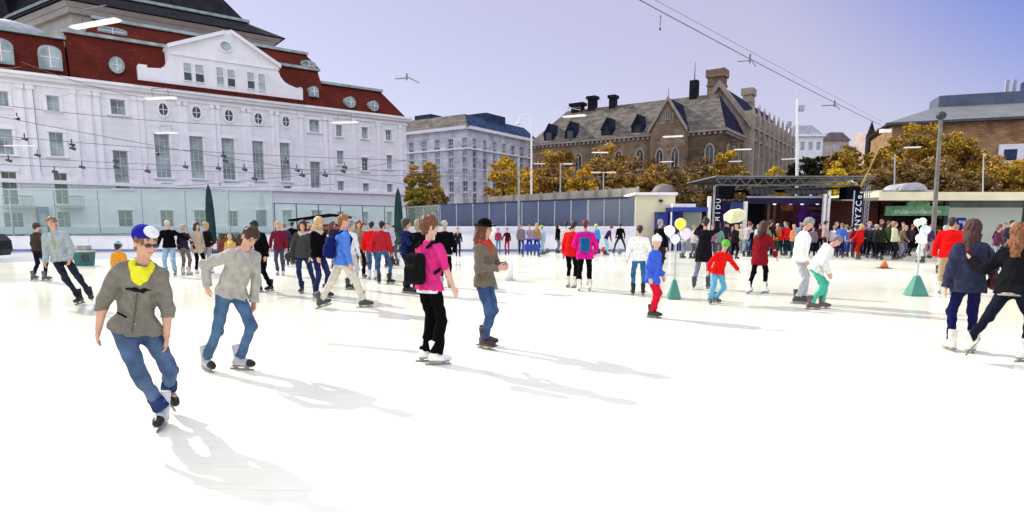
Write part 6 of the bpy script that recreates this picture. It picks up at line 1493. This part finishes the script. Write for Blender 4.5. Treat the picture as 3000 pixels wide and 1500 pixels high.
# --- pair at the right edge
RR = person(2818, 1030, 168, 'woman in dark navy hooded jacket and navy leggings, linked arm in arm at the right', H=1.68, lf=3, hy=-38, hp=6, fem=1, fR=(.11, -.02, 0, 14, 0), fL=(.13, .03, 0, 4, 0), aR=((.45, .05, -1), (.35, .55, -.5)), aL=((.25, .05, -1), (.1, .2, -1)),
    top=(.035, .040, .075), thick=.030, hood=1, hem=-.16, legs=(.012, .012, .07), hair=('long', (.055, .012, .010)), skate=(.72, .70, .62), sk=0, wid=1.05)
SS = person(2938, 1058, 108, 'woman with long chestnut hair in black jacket striding at the right edge of the photo', H=1.67, crouch=.05, lf=9, tw=32, hy=-10, fem=1, dy=.05, fR=(.10, .22, 0, 6, 0), fL=(.12, -.50, .14, 4, -38), aR=((.3, .1, -1), (.2, .3, -1)), aL=((.55, .15, -.7), (.3, .2, .3)),
    top=(.010, .010, .012), thick=.020, hem=-.08, undershirt=(.34, .33, .28), legs=(.010, .012, .022), hair=('long', (.20, .070, .018)), skate=(.74, .72, .66), sk=0)
worn(RR, 'handbag', 'dark red round handbag at the hip of the woman in the navy jacket', 'handbag', mat('bag_leather', (.05, .008, .010), .5, .2, 6), lambda f: (f.ell(RR['plv'](.30, -.02, -.02), (.085, .06, .095), None, k=0), f.cap(RR['tor'](.17, -.10, .42), RR['plv'](.28, -.03, .06), .010, k=.01)), RR['plv'](.1, -.2, -.15), RR['tor'](.45, .2, .55), .012)
# --- middle distance, left
person(222, 892, 12, 'young man in pale blue grey hoodie leaning hard to the left on his skates', H=1.80, lf=2, ls=-4, dx=-.0, hy=4, hp=3, fR=(-.10, .0, 0, 8, 0), fL=(.34, .05, 0, 24, 0), aR=((.25, 0, -1), (.0, .5, -.8)), aL=((.25, 0, -1), (-.1, .5, -.8)),
    top=(.34, .40, .40), thick=.020, hood=1, open=(.34, .32, .24), hem=-.08, legs=(.012, .016, .03), legk='denim', hair=('short', (.22, .12, .05)), skate=(.04, .012, .012))['root'].rotation_euler = (0, R(11), R(192))
person(118, 822, 160, 'skater in black vest with pinkish sleeves and cap, far left by the boards', H=1.66, lf=4, fR=(.16, .05, 0, 10, 0), fL=(.18, -.08, .02, 16, 0), aR=((.4, -.1, -1), (-.2, .5, -.6)), aL=((.4, .1, -1), (.2, .4, -1)), top=(.05, .035, .03), thick=.01, legs=(.012, .008, .022), hair=('short', DBR), hat=('cap', (.10, .08, .05)), skate=(.10, .10, .11))
person(356, 872, 170, 'child in bright orange jacket half hidden behind the man with the blue cap', H=1.20, lf=4, aR=((.4, 0, -1), (.3, .3, -1)), top=(.72, .30, .03), thick=.045, hem=-.12, legs=(.45, .30, .05), fit=.01, hair=('short', DBR), hat=('beanie', (.25, .42, .55), (.02, .02, .04)))
person(503, 808, 8, 'white haired man in black fleece and pale jeans gliding with arms spread', H=1.74, lf=4, ls=0, hy=-10, fR=(.16, .04, 0, 8, 0), fL=(.10, -.05, 0, 8, 0), aR=((.5, -.05, -1), (.2, .35, -.8)), aL=((1.1, .1, -.6), (1.0, .3, -.35)), top=BLK, thick=.022, legs=LJEAN, fit=.01, legk='denim', hair=('short', (.55, .54, .50)), skate=(.25, .25, .35), wid=1.1)
person(545, 806, 175, 'skater in grey brown trousers directly behind the man in the black fleece', H=1.62, lf=2, aR=((.5, 0, -1), (.2, .3, -.9)), top=(.03, .02, .035), legs=(.16, .13, .12), hair=('short', (.45, .32, .20)), skate=(.55, .45, .45))
person(583, 802, 60, 'woman in long beige cardigan and black leggings by the dark green parasol', H=1.68, lf=4, fem=1, fL=(.12, .25, .0, 5, 0), top=(.48, .40, .32), thick=.01, hem=-.26, legs=BLK, hair=('long', DBR), skate=(.7, .7, .7))
person(614, 800, -20, 'blonde woman in black vest and pale grey trousers beside the woman in beige', H=1.68, fem=1, aL=((.4, .1, -1), (.4, .5, -.6)), top=(.012, .010, .010), legs=(.32, .32, .37), hair=('bob', BLD), skate=(.7, .7, .72))
person(680, 806, 5, 'small blond child with bright yellow scarf seen over the grey sweater', H=1.28, top=(.55, .30, .14), scarf=(.76, .76, .10), thick=.02, legs=(.2, .16, .12), hair=('short', (.55, .34, .12)))
person(772, 856, -28, 'tall person entirely in black with black cap behind the bending man', H=1.74, lf=10, hp=22, fR=(.14, .02, 0, 16, 0), fL=(.12, -.12, .02, 6, 0), aR=((.45, .3, -1), (-.2, .9, -.3)), aL=((.35, .1, -1), (.1, .4, -.9)), top=BLK, thick=.02, hem=-.12, legs=BLK, fit=.004, hair=('short', BLK), skate=BLK)
person(822, 806, 6, 'blond skater in dark maroon shirt left of the woman in charcoal', H=1.70, fem=.5, fR=(.09, 0, 0, 4, 0), fL=(.10, .02, 0, 4, 0), aR=((.4, 0, -1), (.05, .3, -1)), aL=((.35, 0, -1), (.05, .3, -1)), top=(.14, .012, .028), thick=.015, hem=-.12, legs=(.06, .055, .085), hair=('bob', (.42, .30, .12)), skate=(.62, .6, .6))
N_ = person(892, 858, 5, 'brown haired woman in charcoal top with cream scarf and dark shoulder bag', H=1.71, lf=2, ls=-3, fem=1, hp=3, fR=(.05, .05, 0, 6, 0), fL=(.24, -.15, .02, 14, 0), aR=((.35, -.1, -1), (.1, .2, -1)), aL=((.3, .1, -1), (-.1, .4, -1)), top=(.055, .055, .055), thick=.030, hem=-.10, scarf=(.50, .44, .34), legs=DJEAN, legk='denim', hair=('long', (.035, .012, .008)), skate=(.03, .03, .035))
worn(N_, 'shoulder_bag', 'dark shoulder bag at the hip of the woman with the cream scarf', 'bag', mat('bag_dark', (.015, .015, .014), .6, .3, 6), lambda f: (f.ell(N_['plv'](.30, .0, -.08), (.14, .08, .13), None, k=0), f.cap(N_['tor'](.10, .14, .44), N_['plv'](.26, .06, .03), .014, k=.01), f.cap(N_['tor'](.02, -.10, .50), N_['tor'](.10, .14, .44), .012, k=.01)), N_['plv'](-.1, -.25, -.3), N_['tor'](.6, .3, .6))
person(938, 872, 62, 'blonde woman in black jacket with cream collar and dark jeans facing right', H=1.78, fem=1, lf=3, hp=10, fR=(.10, -.02, 0, 10, 0), fL=(.10, .10, 0, 8, 0), aR=((.2, .2, -1), (.0, .5, -.9)), aL=((.2, .1, -1), (.05, .6, -.8)), top=BLK, thick=.022, hood=0, scarf=(.50, .44, .34), legs=(.010, .016, .07), legk='denim', hair=('long', (.52, .38, .16)), skate=BLK)
PP_ = person(1008, 902, 118, 'ginger man in bright blue shirt and cream trousers taking a long stride right', H=1.84, crouch=.05, lf=4, hy=-15, fR=(.10, .36, 0, 4, 0), fL=(.10, -.42, .03, 6, -14), aR=((.25, .1, -1), (.05, .25, -1)), aL=((.4, .05, -1), (.15, .3, -1)), top=(.08, .20, .62), thick=.024, hem=-.13, legs=(.62, .58, .48), fit=.014, hair=('short', GNG), skate=(.05, .055, .045), wid=1.1)
backpack(PP_, (.008, .014, .10), 'navy backpack on the ginger man in the bright blue shirt', .95)
person(1030, 848, 150, 'grey haired person in white top right behind the ginger man', H=1.72, top=(.72, .72, .74), legs=(.5, .5, .5), hair=('short', (.22, .22, .24)))
person(1054, 815, 30, 'woman in taupe jacket with olive scarf, dark trousers and tall black boots', H=1.74, fem=1, fR=(.10, .02, 0, 8, 0), fL=(.12, .05, 0, 8, 0), aR=((.3, .1, -1), (-.3, .7, -.2)), aL=((.3, .1, -1), (-.3, .7, -.2)), top=(.24, .21, .17), thick=.015, scarf=(.30, .28, .08), legs=(.010, .008, .016), hair=('long', (.16, .08, .03)), skate=BLK)
person(1092, 818, 172, 'teenager in bright red jacket and jeans left of the dark haired skater', H=1.70, aR=((.5, -.1, -1), (.1, .4, -1)), aL=((.4, 0, -1), (.1, .3, -1)), top=(.66, .010, .014), thick=.045, hem=-.10, legs=(.035, .08, .18), legk='denim', hair=('short', BLK), skate=(.6, .6, .62))
person(1122, 832, 175, 'dark haired skater in red and grey pullover, jeans and black hockey skates', H=1.71, fR=(.20, .02, 0, 40, 0), fL=(.12, .02, 0, 30, 0), aL=((.45, 0, -1), (.2, .4, -.9)), top=(.42, .02, .03), thick=.03, hem=-.04, legs=(.03, .07, .16), legk='denim', hair=('short', BLK), hood=1, skate=BLK)
person(1192, 858, 80, 'long haired man in navy jacket reaching forward, left of the black backpack', H=1.76, lf=2, hy=6, aR=((.2, .6, -.7), (-.1, 1, .0)), aL=((.25, .75, -.6), (.0, 1, .15)), top=(.012, .018, .08), thick=.022, legs=(.012, .014, .04), hair=('bob', (.05, .035, .025)), skate=BLK)
person(1228, 862, 150, 'person in black coat hidden between navy man and pink woman', H=1.72, top=BLK, thick=.03, hem=-.3, legs=BLK, hair=('bob', (.30, .24, .14)), skate=BLK)
person(1305, 842, 178, 'person in black jacket with pale belt standing behind the pink woman, back turned', H=1.72, fR=(.11, 0, 0, 4, 0), fL=(.11, 0, 0, 4, 0), aR=((.35, .1, -1), (-.1, .6, -.6)), aL=((.35, .1, -1), (-.1, .6, -.6)), top=BLK, thick=.03, hem=-.10, undershirt=(.45, .44, .38), legs=BLK, hair=('short', (.40, .38, .32)), skate=(.35, .35, .4))
# --- far skaters in the middle
person(1342, 752, 10, 'small far skater in dark clothes with orange collar right of the pale haired person', H=1.45, top=(.015, .014, .03), scarf=(.50, .26, .12), legs=(.02, .02, .03), hair=('short', (.28, .10, .05)))
person(1460, 742, 5, 'far child in raspberry pink top and light jeans', H=1.38, top=(.40, .03, .10), legs=(.14, .28, .42), hair=('short', (.30, .12, .06)), skate=(.5, .05, .25))
person(1486, 745, -10, 'far child in black top and dark red trousers', H=1.40, aR=((.5, 0, -1), (.3, .2, -1)), top=(.05, .006, .010), legs=(.33, .02, .05), hair=('short', BLK))
person(1526, 745, 20, 'far adult in taupe coat and navy trousers beside the blue pushing frame', H=1.62, top=(.20, .17, .18), thick=.03, hem=-.14, legs=(.02, .025, .09), hair=('short', DBR))
person(1551, 748, -5, 'far skater with lilac top and blue trousers holding the blue frame', H=1.60, aR=((.2, .5, -.8), (-.1, 1, .1)), aL=((.2, .5, -.8), (-.1, 1, .1)), top=(.34, .24, .34), legs=(.015, .03, .26), hair=('short', (.12, .05, .04)))
person(1572, 750, 160, 'far blonde skater in tan jacket and dark blue trousers', H=1.66, fem=1, top=(.30, .18, .12), legs=(.012, .02, .14), hair=('long', (.46, .30, .12)))
person(1592, 746, -60, 'far skater in neon yellow hat and pale blue jacket', H=1.55, lf=12, top=(.35, .52, .62), thick=.03, legs=(.30, .50, .58), hair=('short', DBR), hat=('beanie', (.55, .75, .10)))
person(1633, 742, 60, 'far person in knee length black coat and grey leggings', H=1.64, fem=1, top=BLK, thick=.02, hem=-.20, legs=(.20, .20, .22), hair=('long', BLK), skate=BLK)
person(1657, 760, 170, 'dark haired skater in white top hidden behind the bright red jacket', H=1.70, top=(.60, .56, .56), legs=(.02, .01, .02), hair=('curly', BLK))
person(1672, 842, 152, 'skater in bright red jacket hugging the one in pink, back turned', H=1.71, lf=2, ls=3, hr=6, fR=(.10, .0, 0, 4, 0), fL=(.10, .02, 0, 4, 0), aR=((.35, .45, -.8), (-.3, .8, .2)), aL=((.3, .1, -1), (.1, .3, -1)), top=(.68, .014, .012), thick=.022, hem=-.14, legs=BLK, hair=('short', DBR), skate=(.74, .72, .62), sk=0)
EE = person(1712, 852, 172, 'skater in hot pink jacket seen from behind with a blue backpack', H=1.73, fR=(.13, .02, 0, 4, 0), fL=(.14, -.08, 0, 6, 0), aR=((.40, .1, -1), (-.1, .5, -.8)), aL=((.35, .3, -.9), (-.3, .8, -.1)), top=(.66, .012, .26), thick=.030, hem=-.17, legs=BLK, fit=.005, flare=.012, hair=('short', (.12, .012, .014)), skate=(.74, .73, .66), wid=1.06)
backpack(EE, (.008, .10, .24), 'petrol blue backpack on the hot pink jacket', .82)
person(1752, 744, -70, 'far child in neon yellow hood and bright blue jacket behind the pink jacket', H=1.62, lf=14, top=(.03, .26, .60), thick=.03, legs=(.02, .05, .08), hair=('none', BLK), hat=('beanie', (.62, .80, .16)))
person(1774, 748, 100, 'far skater in plum sleeves bending down near the dark red ball', H=1.60, lf=28, aR=((.3, .4, -.8), (.1, .6, -.8)), top=(.05, .01, .09), legs=(.30, .55, .55), hair=('short', (.10, .04, .03)))
person(1816, 742, 178, 'far skater all in black standing with legs wide apart', H=1.70, fR=(.36, 0, 0, 25, 0), fL=(.36, 0, 0, 25, 0), crouch=.05, aR=((.3, 0, -1), (.1, .2, -1)), top=BLK, legs=(.03, .035, .05), hair=('short', BLK))
# --- middle distance, right
person(1869, 864, 170, 'boy in loose white sweatshirt, blue jeans and black boots with his back turned', H=1.60, fR=(.13, .0, 0, 12, 0), fL=(.13, .02, 0, 12, 0), aR=((.4, .1, -1), (.1, .5, -.9)), aL=((.4, .1, -1), (.1, .5, -.9)), top=(.82, .81, .78), thick=.030, hem=-.10, legs=(.030, .12, .26), legk='denim', hair=('short', DBR), skate=BLK)
person(1908, 930, 55, 'slim child in bright blue T-shirt over white sleeves with bright red trousers', H=1.42, lf=6, hy=-20, fR=(.05, .02, 0, 4, 0), fL=(.05, .04, 0, 4, 0), aR=((.25, -.1, -1), (.0, .3, -1)), aL=((.25, .1, -1), (-.1, .5, -.8)), top=(.05, .12, .62), hem=-.22, thick=.018, legs=(.66, .012, .035), hair=('short', (.62, .58, .48)), hat=('beanie', (.80, .80, .80)), skate=(.03, .02, .02), sk=2)
person(1926, 805, 120, 'man in black jacket stretching one arm out to the right behind the blue shirted child', H=1.78, lf=5, aR=((.4, 0, -1), (.1, .3, -1)), aL=((.3, .9, -.1), (.1, 1, -.05)), top=BLK, thick=.025, legs=(.02, .02, .025), hair=('short', (.25, .24, .22)), skate=BLK)
LLp = person(2058, 846, 150, 'woman with black hair bun in sleeveless black coat raising both hands to her face', H=1.78, fem=1, lf=6, hp=8, hy=10, fR=(.10, .16, 0, 6, 0), fL=(.16, -.26, .03, 8, -10), aR=((.3, .7, .3), (-.2, .2, .9)), aL=((.45, .75, .1), (-.5, .2, .8)), top=(.010, .008, .012), thick=.016, hem=-.30, legs=(.15, .16, .22), legk='denim', hair=('bun', (.03, .008, .008)), skate=(.03, .04, .06))
person(2098, 890, 20, 'child in bright red jacket and green helmet skating with outstretched arm', H=1.38, crouch=.12, lf=14, ls=-6, hy=-15, fR=(.20, .0, 0, 30, 0), fL=(.10, -.15, 0, 10, 0), aR=((.7, .2, -.8), (.3, .4, -.8)), aL=((.8, .1, -.6), (.9, .1, -.7)), top=(.70, .010, .008), thick=.02, legs=(.12, .38, .55), legk='cloth', fit=.008, hair=('short', BLK), hat=('helmet', (.12, .42, .06), (.35, .02, .02)), skate=(.07, .05, .04))
person(2222, 860, 128, 'woman in long dark red sweater, black leggings and white skates moving right', H=1.70, fem=1, lf=9, hp=8, hy=-10, dy=-.03, fR=(.08, .14, 0, 4, 0), fL=(.10, -.30, .02, 4, -14), aR=((.35, .35, -.8), (.2, .5, -.8)), aL=((.2, .2, -1), (.0, .4, -1)), top=(.20, .008, .014), hem=-.28, thick=.006, legs=BLK, hair=('long', (.05, .02, .012)), skate=(.78, .78, .72))
person(2336, 888, 72, 'grey haired man in white jacket and pale grey trousers looking down', H=1.78, lf=5, hp=28, fR=(.12, -.02, 0, 10, 0), fL=(.12, .12, 0, 14, 0), aR=((.25, .05, -1), (.0, .35, -1)), aL=((.25, .1, -1), (.0, .4, -1)), top=(.84, .84, .80), thick=.034, hem=-.12, legs=(.46, .46, .50), fit=.016, hair=('short', (.26, .25, .24)), skate=(.05, .04, .045), wid=1.08)
person(2390, 905, 75, 'skater in cream hooded jacket and mint green trousers bending forward', H=1.58, crouch=.08, lf=30, hp=20, dy=-.06, fR=(.10, -.12, 0, 6, 0), fL=(.10, .14, 0, 6, 0), aR=((.2, .2, -1), (.0, .8, -.6)), aL=((.2, .3, -1), (.0, .9, -.5)), top=(.70, .71, .66), thick=.030, hood=1, hem=-.10, legs=(.07, .44, .30), fit=.006, hair=('short', (.22, .18, .18)), skate=(.12, .07, .06))
person(2770, 862, 140, 'man in bright red jacket and beige trousers in front of the blue sign', H=1.78, lf=2, hy=-10, fR=(.12, .0, 0, 10, 0), fL=(.14, .10, 0, 10, 0), aR=((.35, .05, -1), (.0, .5, -.8)), aL=((.35, .05, -1), (.1, .3, -1)), top=(.70, .008, .008), thick=.034, hem=-.12, legs=(.44, .33, .20), fit=.014, hair=('short', DBR), skate=(.6, .6, .55), wid=1.1)

# --- far crowd along the right-hand stalls: x, foot y, height, facing, top, legs, hair, label
W_ = (.62, .60, .58); far_people = [
 (838, 778, 1.68, 170, (.05, .03, .07), BLK, ('short', (.2, .14, .1)), 'small far figure in dark purple just right of the maroon shirt'),
 (858, 772, 1.72, 160, BLK, NAVY, ('short', BLK), 'far figure in black seen between the maroon shirt and the charcoal top'),
 (905, 776, 1.70, 20, (.32, .02, .05), (.1, .12, .2), ('short', DBR), 'far figure with red scarf left of the blonde woman in black'),
 (918, 782, 1.66, 10, (.45, .55, .60), JEAN, ('bob', (.25, .12, .06)), 'far figure in pale blue jacket between charcoal top and black jacket'),
 (972, 790, 1.70, 150, (.02, .02, .04), BLK, ('long', (.12, .03, .02)), 'dark reddish haired figure between the blonde woman and the ginger man'),
 (1015, 770, 1.74, 170, (.04, .04, .05), BLK, ('curly', BLK), 'curly black haired far figure just right of the ginger head'),
 (1068, 775, 1.68, 20, (.70, .66, .62), (.3, .3, .35), ('bob', (.12, .03, .03)), 'far figure in white with dark red hair right of the olive scarf'),
 (1140, 775, 1.66, 0, (.40, .40, .50), (.06, .02, .03), ('short', (.16, .12, .1)), 'far figure in lilac grey behind the outstretched navy sleeve'),
 (1158, 770, 1.70, 10, (.05, .08, .05), (.1, .1, .14), ('short', BLK), 'far figure in dark green left of the navy jacketed man'),
 (1246, 765, 1.62, 30, (.60, .56, .52), (.2, .2, .25), ('short', (.42, .26, .12)), 'far figure in cream top between pink woman and black coat'),
 (1668, 748, 1.68, 10, BLK, BLK, ('curly', (.03, .02, .02)), 'far black haired figure peeping over the bright red jacket'),
 (2088, 748, 1.60, 0, (.30, .14, .20), (.05, .05, .10), ('short', (.25, .12, .08)), 'stall side figure in dusky pink directly right of the bun haired woman'),
 (2106, 750, 1.62, -20, (.16, .30, .26), (.10, .10, .12), ('long', (.05, .02, .02)), 'figure in sea green top above the green helmet'),
 (2128, 748, 1.64, 15, (.26, .18, .32), (.06, .1, .1), ('bob', (.30, .18, .10)), 'figure in lavender left of the pale yellow hat'),
 (2150, 752, 1.70, 90, (.010, .010, .012), BLK, ('short', BLD), 'figure in black jacket with white collar below the tilted umbrella'),
 (2163, 746, 1.60, 0, (.62, .62, .40), (.25, .22, .2), ('short', (.6, .55, .3)), 'figure in pale yellow top below the tilted umbrella'),
 (2184, 752, 1.72, 100, (.46, .42, .44), (.16, .26, .42), ('curly', (.26, .05, .02)), 'figure with bushy auburn hair and light jeans by the stage'),
 (2202, 748, 1.56, 170, BLK, (.01, .012, .05), ('short', BLK), 'black clad figure right of the auburn haired one'),
 (2216, 750, 1.64, 20, (.42, .58, .62), (.02, .03, .08), ('short', (.35, .22, .12)), 'figure in pale turquoise top left of the dark red sweater'),
 (2236, 748, 1.66, 0, (.20, .26, .14), (.04, .04, .06), ('short', (.2, .14, .06)), 'figure in moss green behind the long dark hair of the woman in dark red'),
 (2272, 748, 1.66, 100, (.34, .10, .03), (.02, .06, .05), ('short', (.55, .50, .42)), 'figure in burnt orange right beside the woman in dark red'),
 (2286, 752, 1.64, 150, (.60, .010, .012), (.006, .03, .025), ('short', BLK), 'left one of two red jackets in front of the stage'),
 (2306, 752, 1.70, 200, (.68, .012, .012), (.006, .03, .025), ('short', (.06, .02, .01)), 'right one of two red jackets in front of the stage'),
 (2320, 748, 1.62, 0, (.60, .28, .14), (.02, .05, .05), ('short', (.5, .28, .14)), 'figure in apricot left of the grey haired man in white'),
 (2374, 748, 1.56, 0, (.20, .15, .20), BLK, ('short', DBR), 'figure in mauve between white jacket and bending skater'),
 (2412, 750, 1.72, 70, (.52, .36, .34), (.07, .02, .05), ('curly', (.05, .012, .010)), 'figure with dark bushy hair above the cream hood'),
 (2432, 750, 1.60, 80, (.60, .55, .60), (.16, .03, .06), ('short', (.45, .33, .2)), 'figure in pinkish white behind the bending skater'),
 (2455, 752, 1.68, 175, (.05, .14, .50), (.008, .012, .14), ('short', (.25, .15, .08)), 'figure in royal blue shirt and navy trousers from behind'),
 (2474, 752, 1.64, 165, (.74, .68, .66), (.16, .28, .60), ('short', (.20, .22, .12)), 'figure in white top and light blue jeans'),
 (2488, 752, 1.60, 180, (.30, .10, .16), (.015, .04, .22), ('short', DBR), 'figure in blue jeans between white top and dark banner'),
 (2503, 750, 1.62, 175, (.18, .010, .02), (.12, .008, .012), ('short', BLK), 'figure all in maroon under the dark banner'),
 (2516, 752, 1.60, 185, (.52, .012, .010), (.36, .012, .012), ('short', (.55, .35, .16)), 'child all in scarlet under the dark banner'),
 (2533, 750, 1.76, 20, (.20, .16, .42), (.03, .04, .20), ('bob', (.50, .26, .12)), 'figure with strawberry blond hair and violet top'),
 (2550, 752, 1.70, 90, (.012, .016, .016), BLK, ('short', BLK), 'black clad figure first right of the violet top'),
 (2562, 752, 1.72, 40, (.02, .03, .03), (.01, .012, .02), ('short', (.32, .36, .34)), 'grey haired figure in dark clothes near the green sign'),
 (2578, 754, 1.70, 150, (.014, .02, .014), BLK, ('short', DBR), 'broad black clad figure below the left end of the green sign'),
 (2594, 752, 1.72, 100, (.03, .07, .02), (.012, .012, .012), ('short', (.06, .08, .03)), 'figure in forest green below the green sign'),
 (2613, 754, 1.72, 60, (.58, .56, .40), (.012, .012, .018), ('short', (.22, .10, .08)), 'figure in cream jacket and black trousers below the green sign'),
 (2632, 756, 1.60, 90, (.15, .12, .08), (.22, .22, .26), ('short', (.4, .28, .2)), 'small figure in olive brown and grey trousers'),
 (2648, 756, 1.58, 60, (.02, .018, .02), (.10, .11, .16), ('short', (.45, .30, .2)), 'small dark figure immediately left of the pale balloons'),
 (2660, 754, 1.70, 20, (.05, .03, .05), BLK, ('curly', (.22, .05, .02)), 'auburn haired figure left of the pale balloons'),
 (2700, 770, 1.72, 170, (.72, .74, .82), (.74, .74, .76), ('short', (.30, .34, .26)), 'figure in very pale blue and white behind the pale balloons'),
 (2716, 750, 1.70, 10, (.06, .03, .10), (.30, .2, .24), ('short', (.20, .05, .12)), 'figure with violet hat right of the pale balloons'),
 (2758, 800, 1.68, 150, (.70, .62, .68), (.4, .4, .42), ('short', (.42, .42, .34)), 'pale haired figure in pinkish white left of the man in red'),
 (2818, 760, 1.64, 10, (.52, .28, .12), (.10, .08, .10), ('short', (.5, .35, .2)), 'figure in orange brown between red jacket and navy jacket'),
 (2912, 770, 1.66, 20, (.10, .03, .06), (.28, .32, .40), ('bob', (.14, .06, .02)), 'figure in wine red seen right of the dark haired woman'),
 (2930, 762, 1.66, 0, (.30, .08, .18), (.15, .16, .2), ('short', (.22, .10, .03)), 'figure in rose pink between the linked pair'),
 (2946, 765, 1.78, 10, (.03, .035, .05), (.05, .05, .06), ('short', BLK), 'tallest dark figure between the linked pair'),
 (2966, 775, 1.66, 170, (.74, .72, .56), (.1, .1, .1), ('short', DBR), 'figure in cream sweater left of the chestnut hair'),
 (2990, 770, 1.68, 0, (.60, .40, .16), (.2, .14, .1), ('short', (.3, .2, .08)), 'figure in mustard at the very right edge'),
 (2000, 752, 1.58, 10, (.42, .46, .48), (.2, .22, .3), ('short', (.4, .3, .24)), 'small figure in light grey behind the yellow balloon'),
 (2030, 756, 1.62, 60, (.50, .46, .44), (.10, .10, .14), ('short', (.36, .2, .15)), 'figure in beige left of the bun haired woman'),
 (2118, 744, 1.74, 160, (.02, .02, .03), BLK, ('short', BLK), 'dark figure in the second row between sea green top and lavender top'),
 (2140, 742, 1.58, 0, (.35, .08, .06), (.05, .05, .08), ('short', (.3, .16, .08)), 'brick red figure in the second row left of the black jacket with white collar'),
 (2194, 741, 1.76, 40, (.03, .04, .10), BLK, ('short', DBR), 'tall figure in midnight blue behind the auburn haired one'),
 (2252, 742, 1.75, 10, (.015, .015, .02), BLK, ('bob', DBR), 'figure in black in the second row right of the moss green one'),
 (2296, 741, 1.78, 0, (.05, .04, .09), BLK, ('short', (.3, .2, .12)), 'taller dark figure peering between the two red jackets'),
 (2352, 742, 1.70, 20, (.03, .02, .05), BLK, ('long', BLK), 'long haired dark figure behind the grey haired man in white'),
 (2395, 742, 1.66, 0, (.06, .02, .02), BLK, ('short', BLK), 'figure in dark brown behind the cream hood'),
 (2445, 741, 1.80, 10, (.05, .05, .06), BLK, ('short', (.35, .25, .15)), 'tall charcoal figure left of the royal blue shirt'),
 (2466, 741, 1.58, 0, (.32, .06, .05), (.05, .05, .08), ('bob', (.12, .05, .03)), 'short figure in brick red behind royal blue shirt and white top'),
 (2524, 742, 1.66, 0, (.02, .02, .02), BLK, ('short', DBR), 'black figure behind scarlet child and violet top'),
 (2570, 742, 1.80, 0, (.06, .02, .03), BLK, ('short', (.25, .12, .08)), 'tall dark claret figure below the left end of the green sign'),
 (2586, 741, 1.62, 30, (.02, .03, .02), BLK, ('bob', BLK), 'short dark figure between broad black figure and forest green one'),
 (2603, 742, 1.78, 0, (.03, .02, .02), BLK, ('short', (.4, .26, .16)), 'tall dark figure between forest green and cream jackets'),
 (2640, 741, 1.74, 0, (.05, .02, .015), BLK, ('short', (.22, .08, .04)), 'figure in dark chocolate behind the grey trousers'),
 (2730, 745, 1.64, 0, (.03, .015, .04), BLK, ('short', BLK), 'dark plum figure left of the weathered grey mast'),
 (2796, 748, 1.60, 0, (.26, .12, .06), BLK, ('bob', (.3, .12, .05)), 'figure in copper brown immediately right of the red jacket'),
 (2925, 752, 1.56, 0, (.015, .015, .02), BLK, ('curly', BLK), 'curly haired figure in black behind the wine red one'),
 (2957, 752, 1.64, 0, (.05, .03, .02), BLK, ('bob', (.08, .04, .02)), 'figure in dark brown between tallest dark figure and cream sweater'),
 (2340, 742, 1.70, 0, (.22, .40, .55), (.02, .02, .05), ('short', (.4, .3, .2)), 'sky blue figure in front of the stage skirt left of the grey haired man'),
 (1945, 758, 1.66, 30, (.10, .12, .20), (.06, .02, .02), ('short', DBR), 'figure in slate blue beside the blue booth'),
]
frng = random.Random(11)
for i, (px, py, H_, fc, tp, lg, hr_, lab) in enumerate(far_people):
    j = frng.uniform
    py += j(-4, 9); px += j(-4, 4)
    person(px, py, fc + j(-45, 45), lab, 'people standing and skating far across the rink', H=H_ * j(.93, 1.04), lf=j(0, 12), ls=j(-3, 3), tw=j(-8, 8), hy=j(-30, 30), hp=j(0, 12), thick=j(.008, .03), hem=-j(.04, .16), wid=j(.95, 1.1),
        fR=(j(.08, .16), j(-.08, .1), 0, j(4, 20), 0), fL=(j(.08, .16), j(-.1, .08), 0, j(4, 20), 0), aR=((j(.2, .5), j(-.1, .4), -1), (j(-.3, .2), j(.2, 1), -j(.2, 1))), aL=((j(.2, .5), j(-.1, .4), -1), (j(-.3, .2), j(.2, 1), -j(.2, 1))), top=tp, legs=lg, hair=hr_, sk=i, fit=j(0, .012), hood=1 if j(0, 1) < .3 else 0)

# blue pushing frame used by the far skaters
g_ = G(1556, 752); t = empty('skating_aid', tuple(g_), 0, 'blue tubular pushing frame between the far skaters', 'skating aid')
b = MB()
for dx in (-.4, .4):
    b.tube(g_ + Vector((dx, -.3, .02)), g_ + Vector((dx, .3, .02)), .03, n=8); b.tube(g_ + Vector((dx, -.25, .02)), g_ + Vector((dx * .9, .1, .85)), .028, n=8); b.tube(g_ + Vector((dx, .25, .02)), g_ + Vector((dx * .9, .1, .85)), .028, n=8)
b.tube(g_ + Vector((-.36, .1, .85)), g_ + Vector((.36, .1, .85)), .03, n=8); b.tube(g_ + Vector((-.38, -.05, .45)), g_ + Vector((.38, -.05, .45)), .03, n=8)
b.build('frame', mat('blue_tube', (.02, .05, .32), .5, .1, 4), t)
b = MB(); b.box(Frame((g_.x, g_.y), (1, 0)), -.33, .33, .06, .09, .3, .62); b.build('panel', mat('blue_tube', (.02, .05, .32), .5, .1, 4), t)
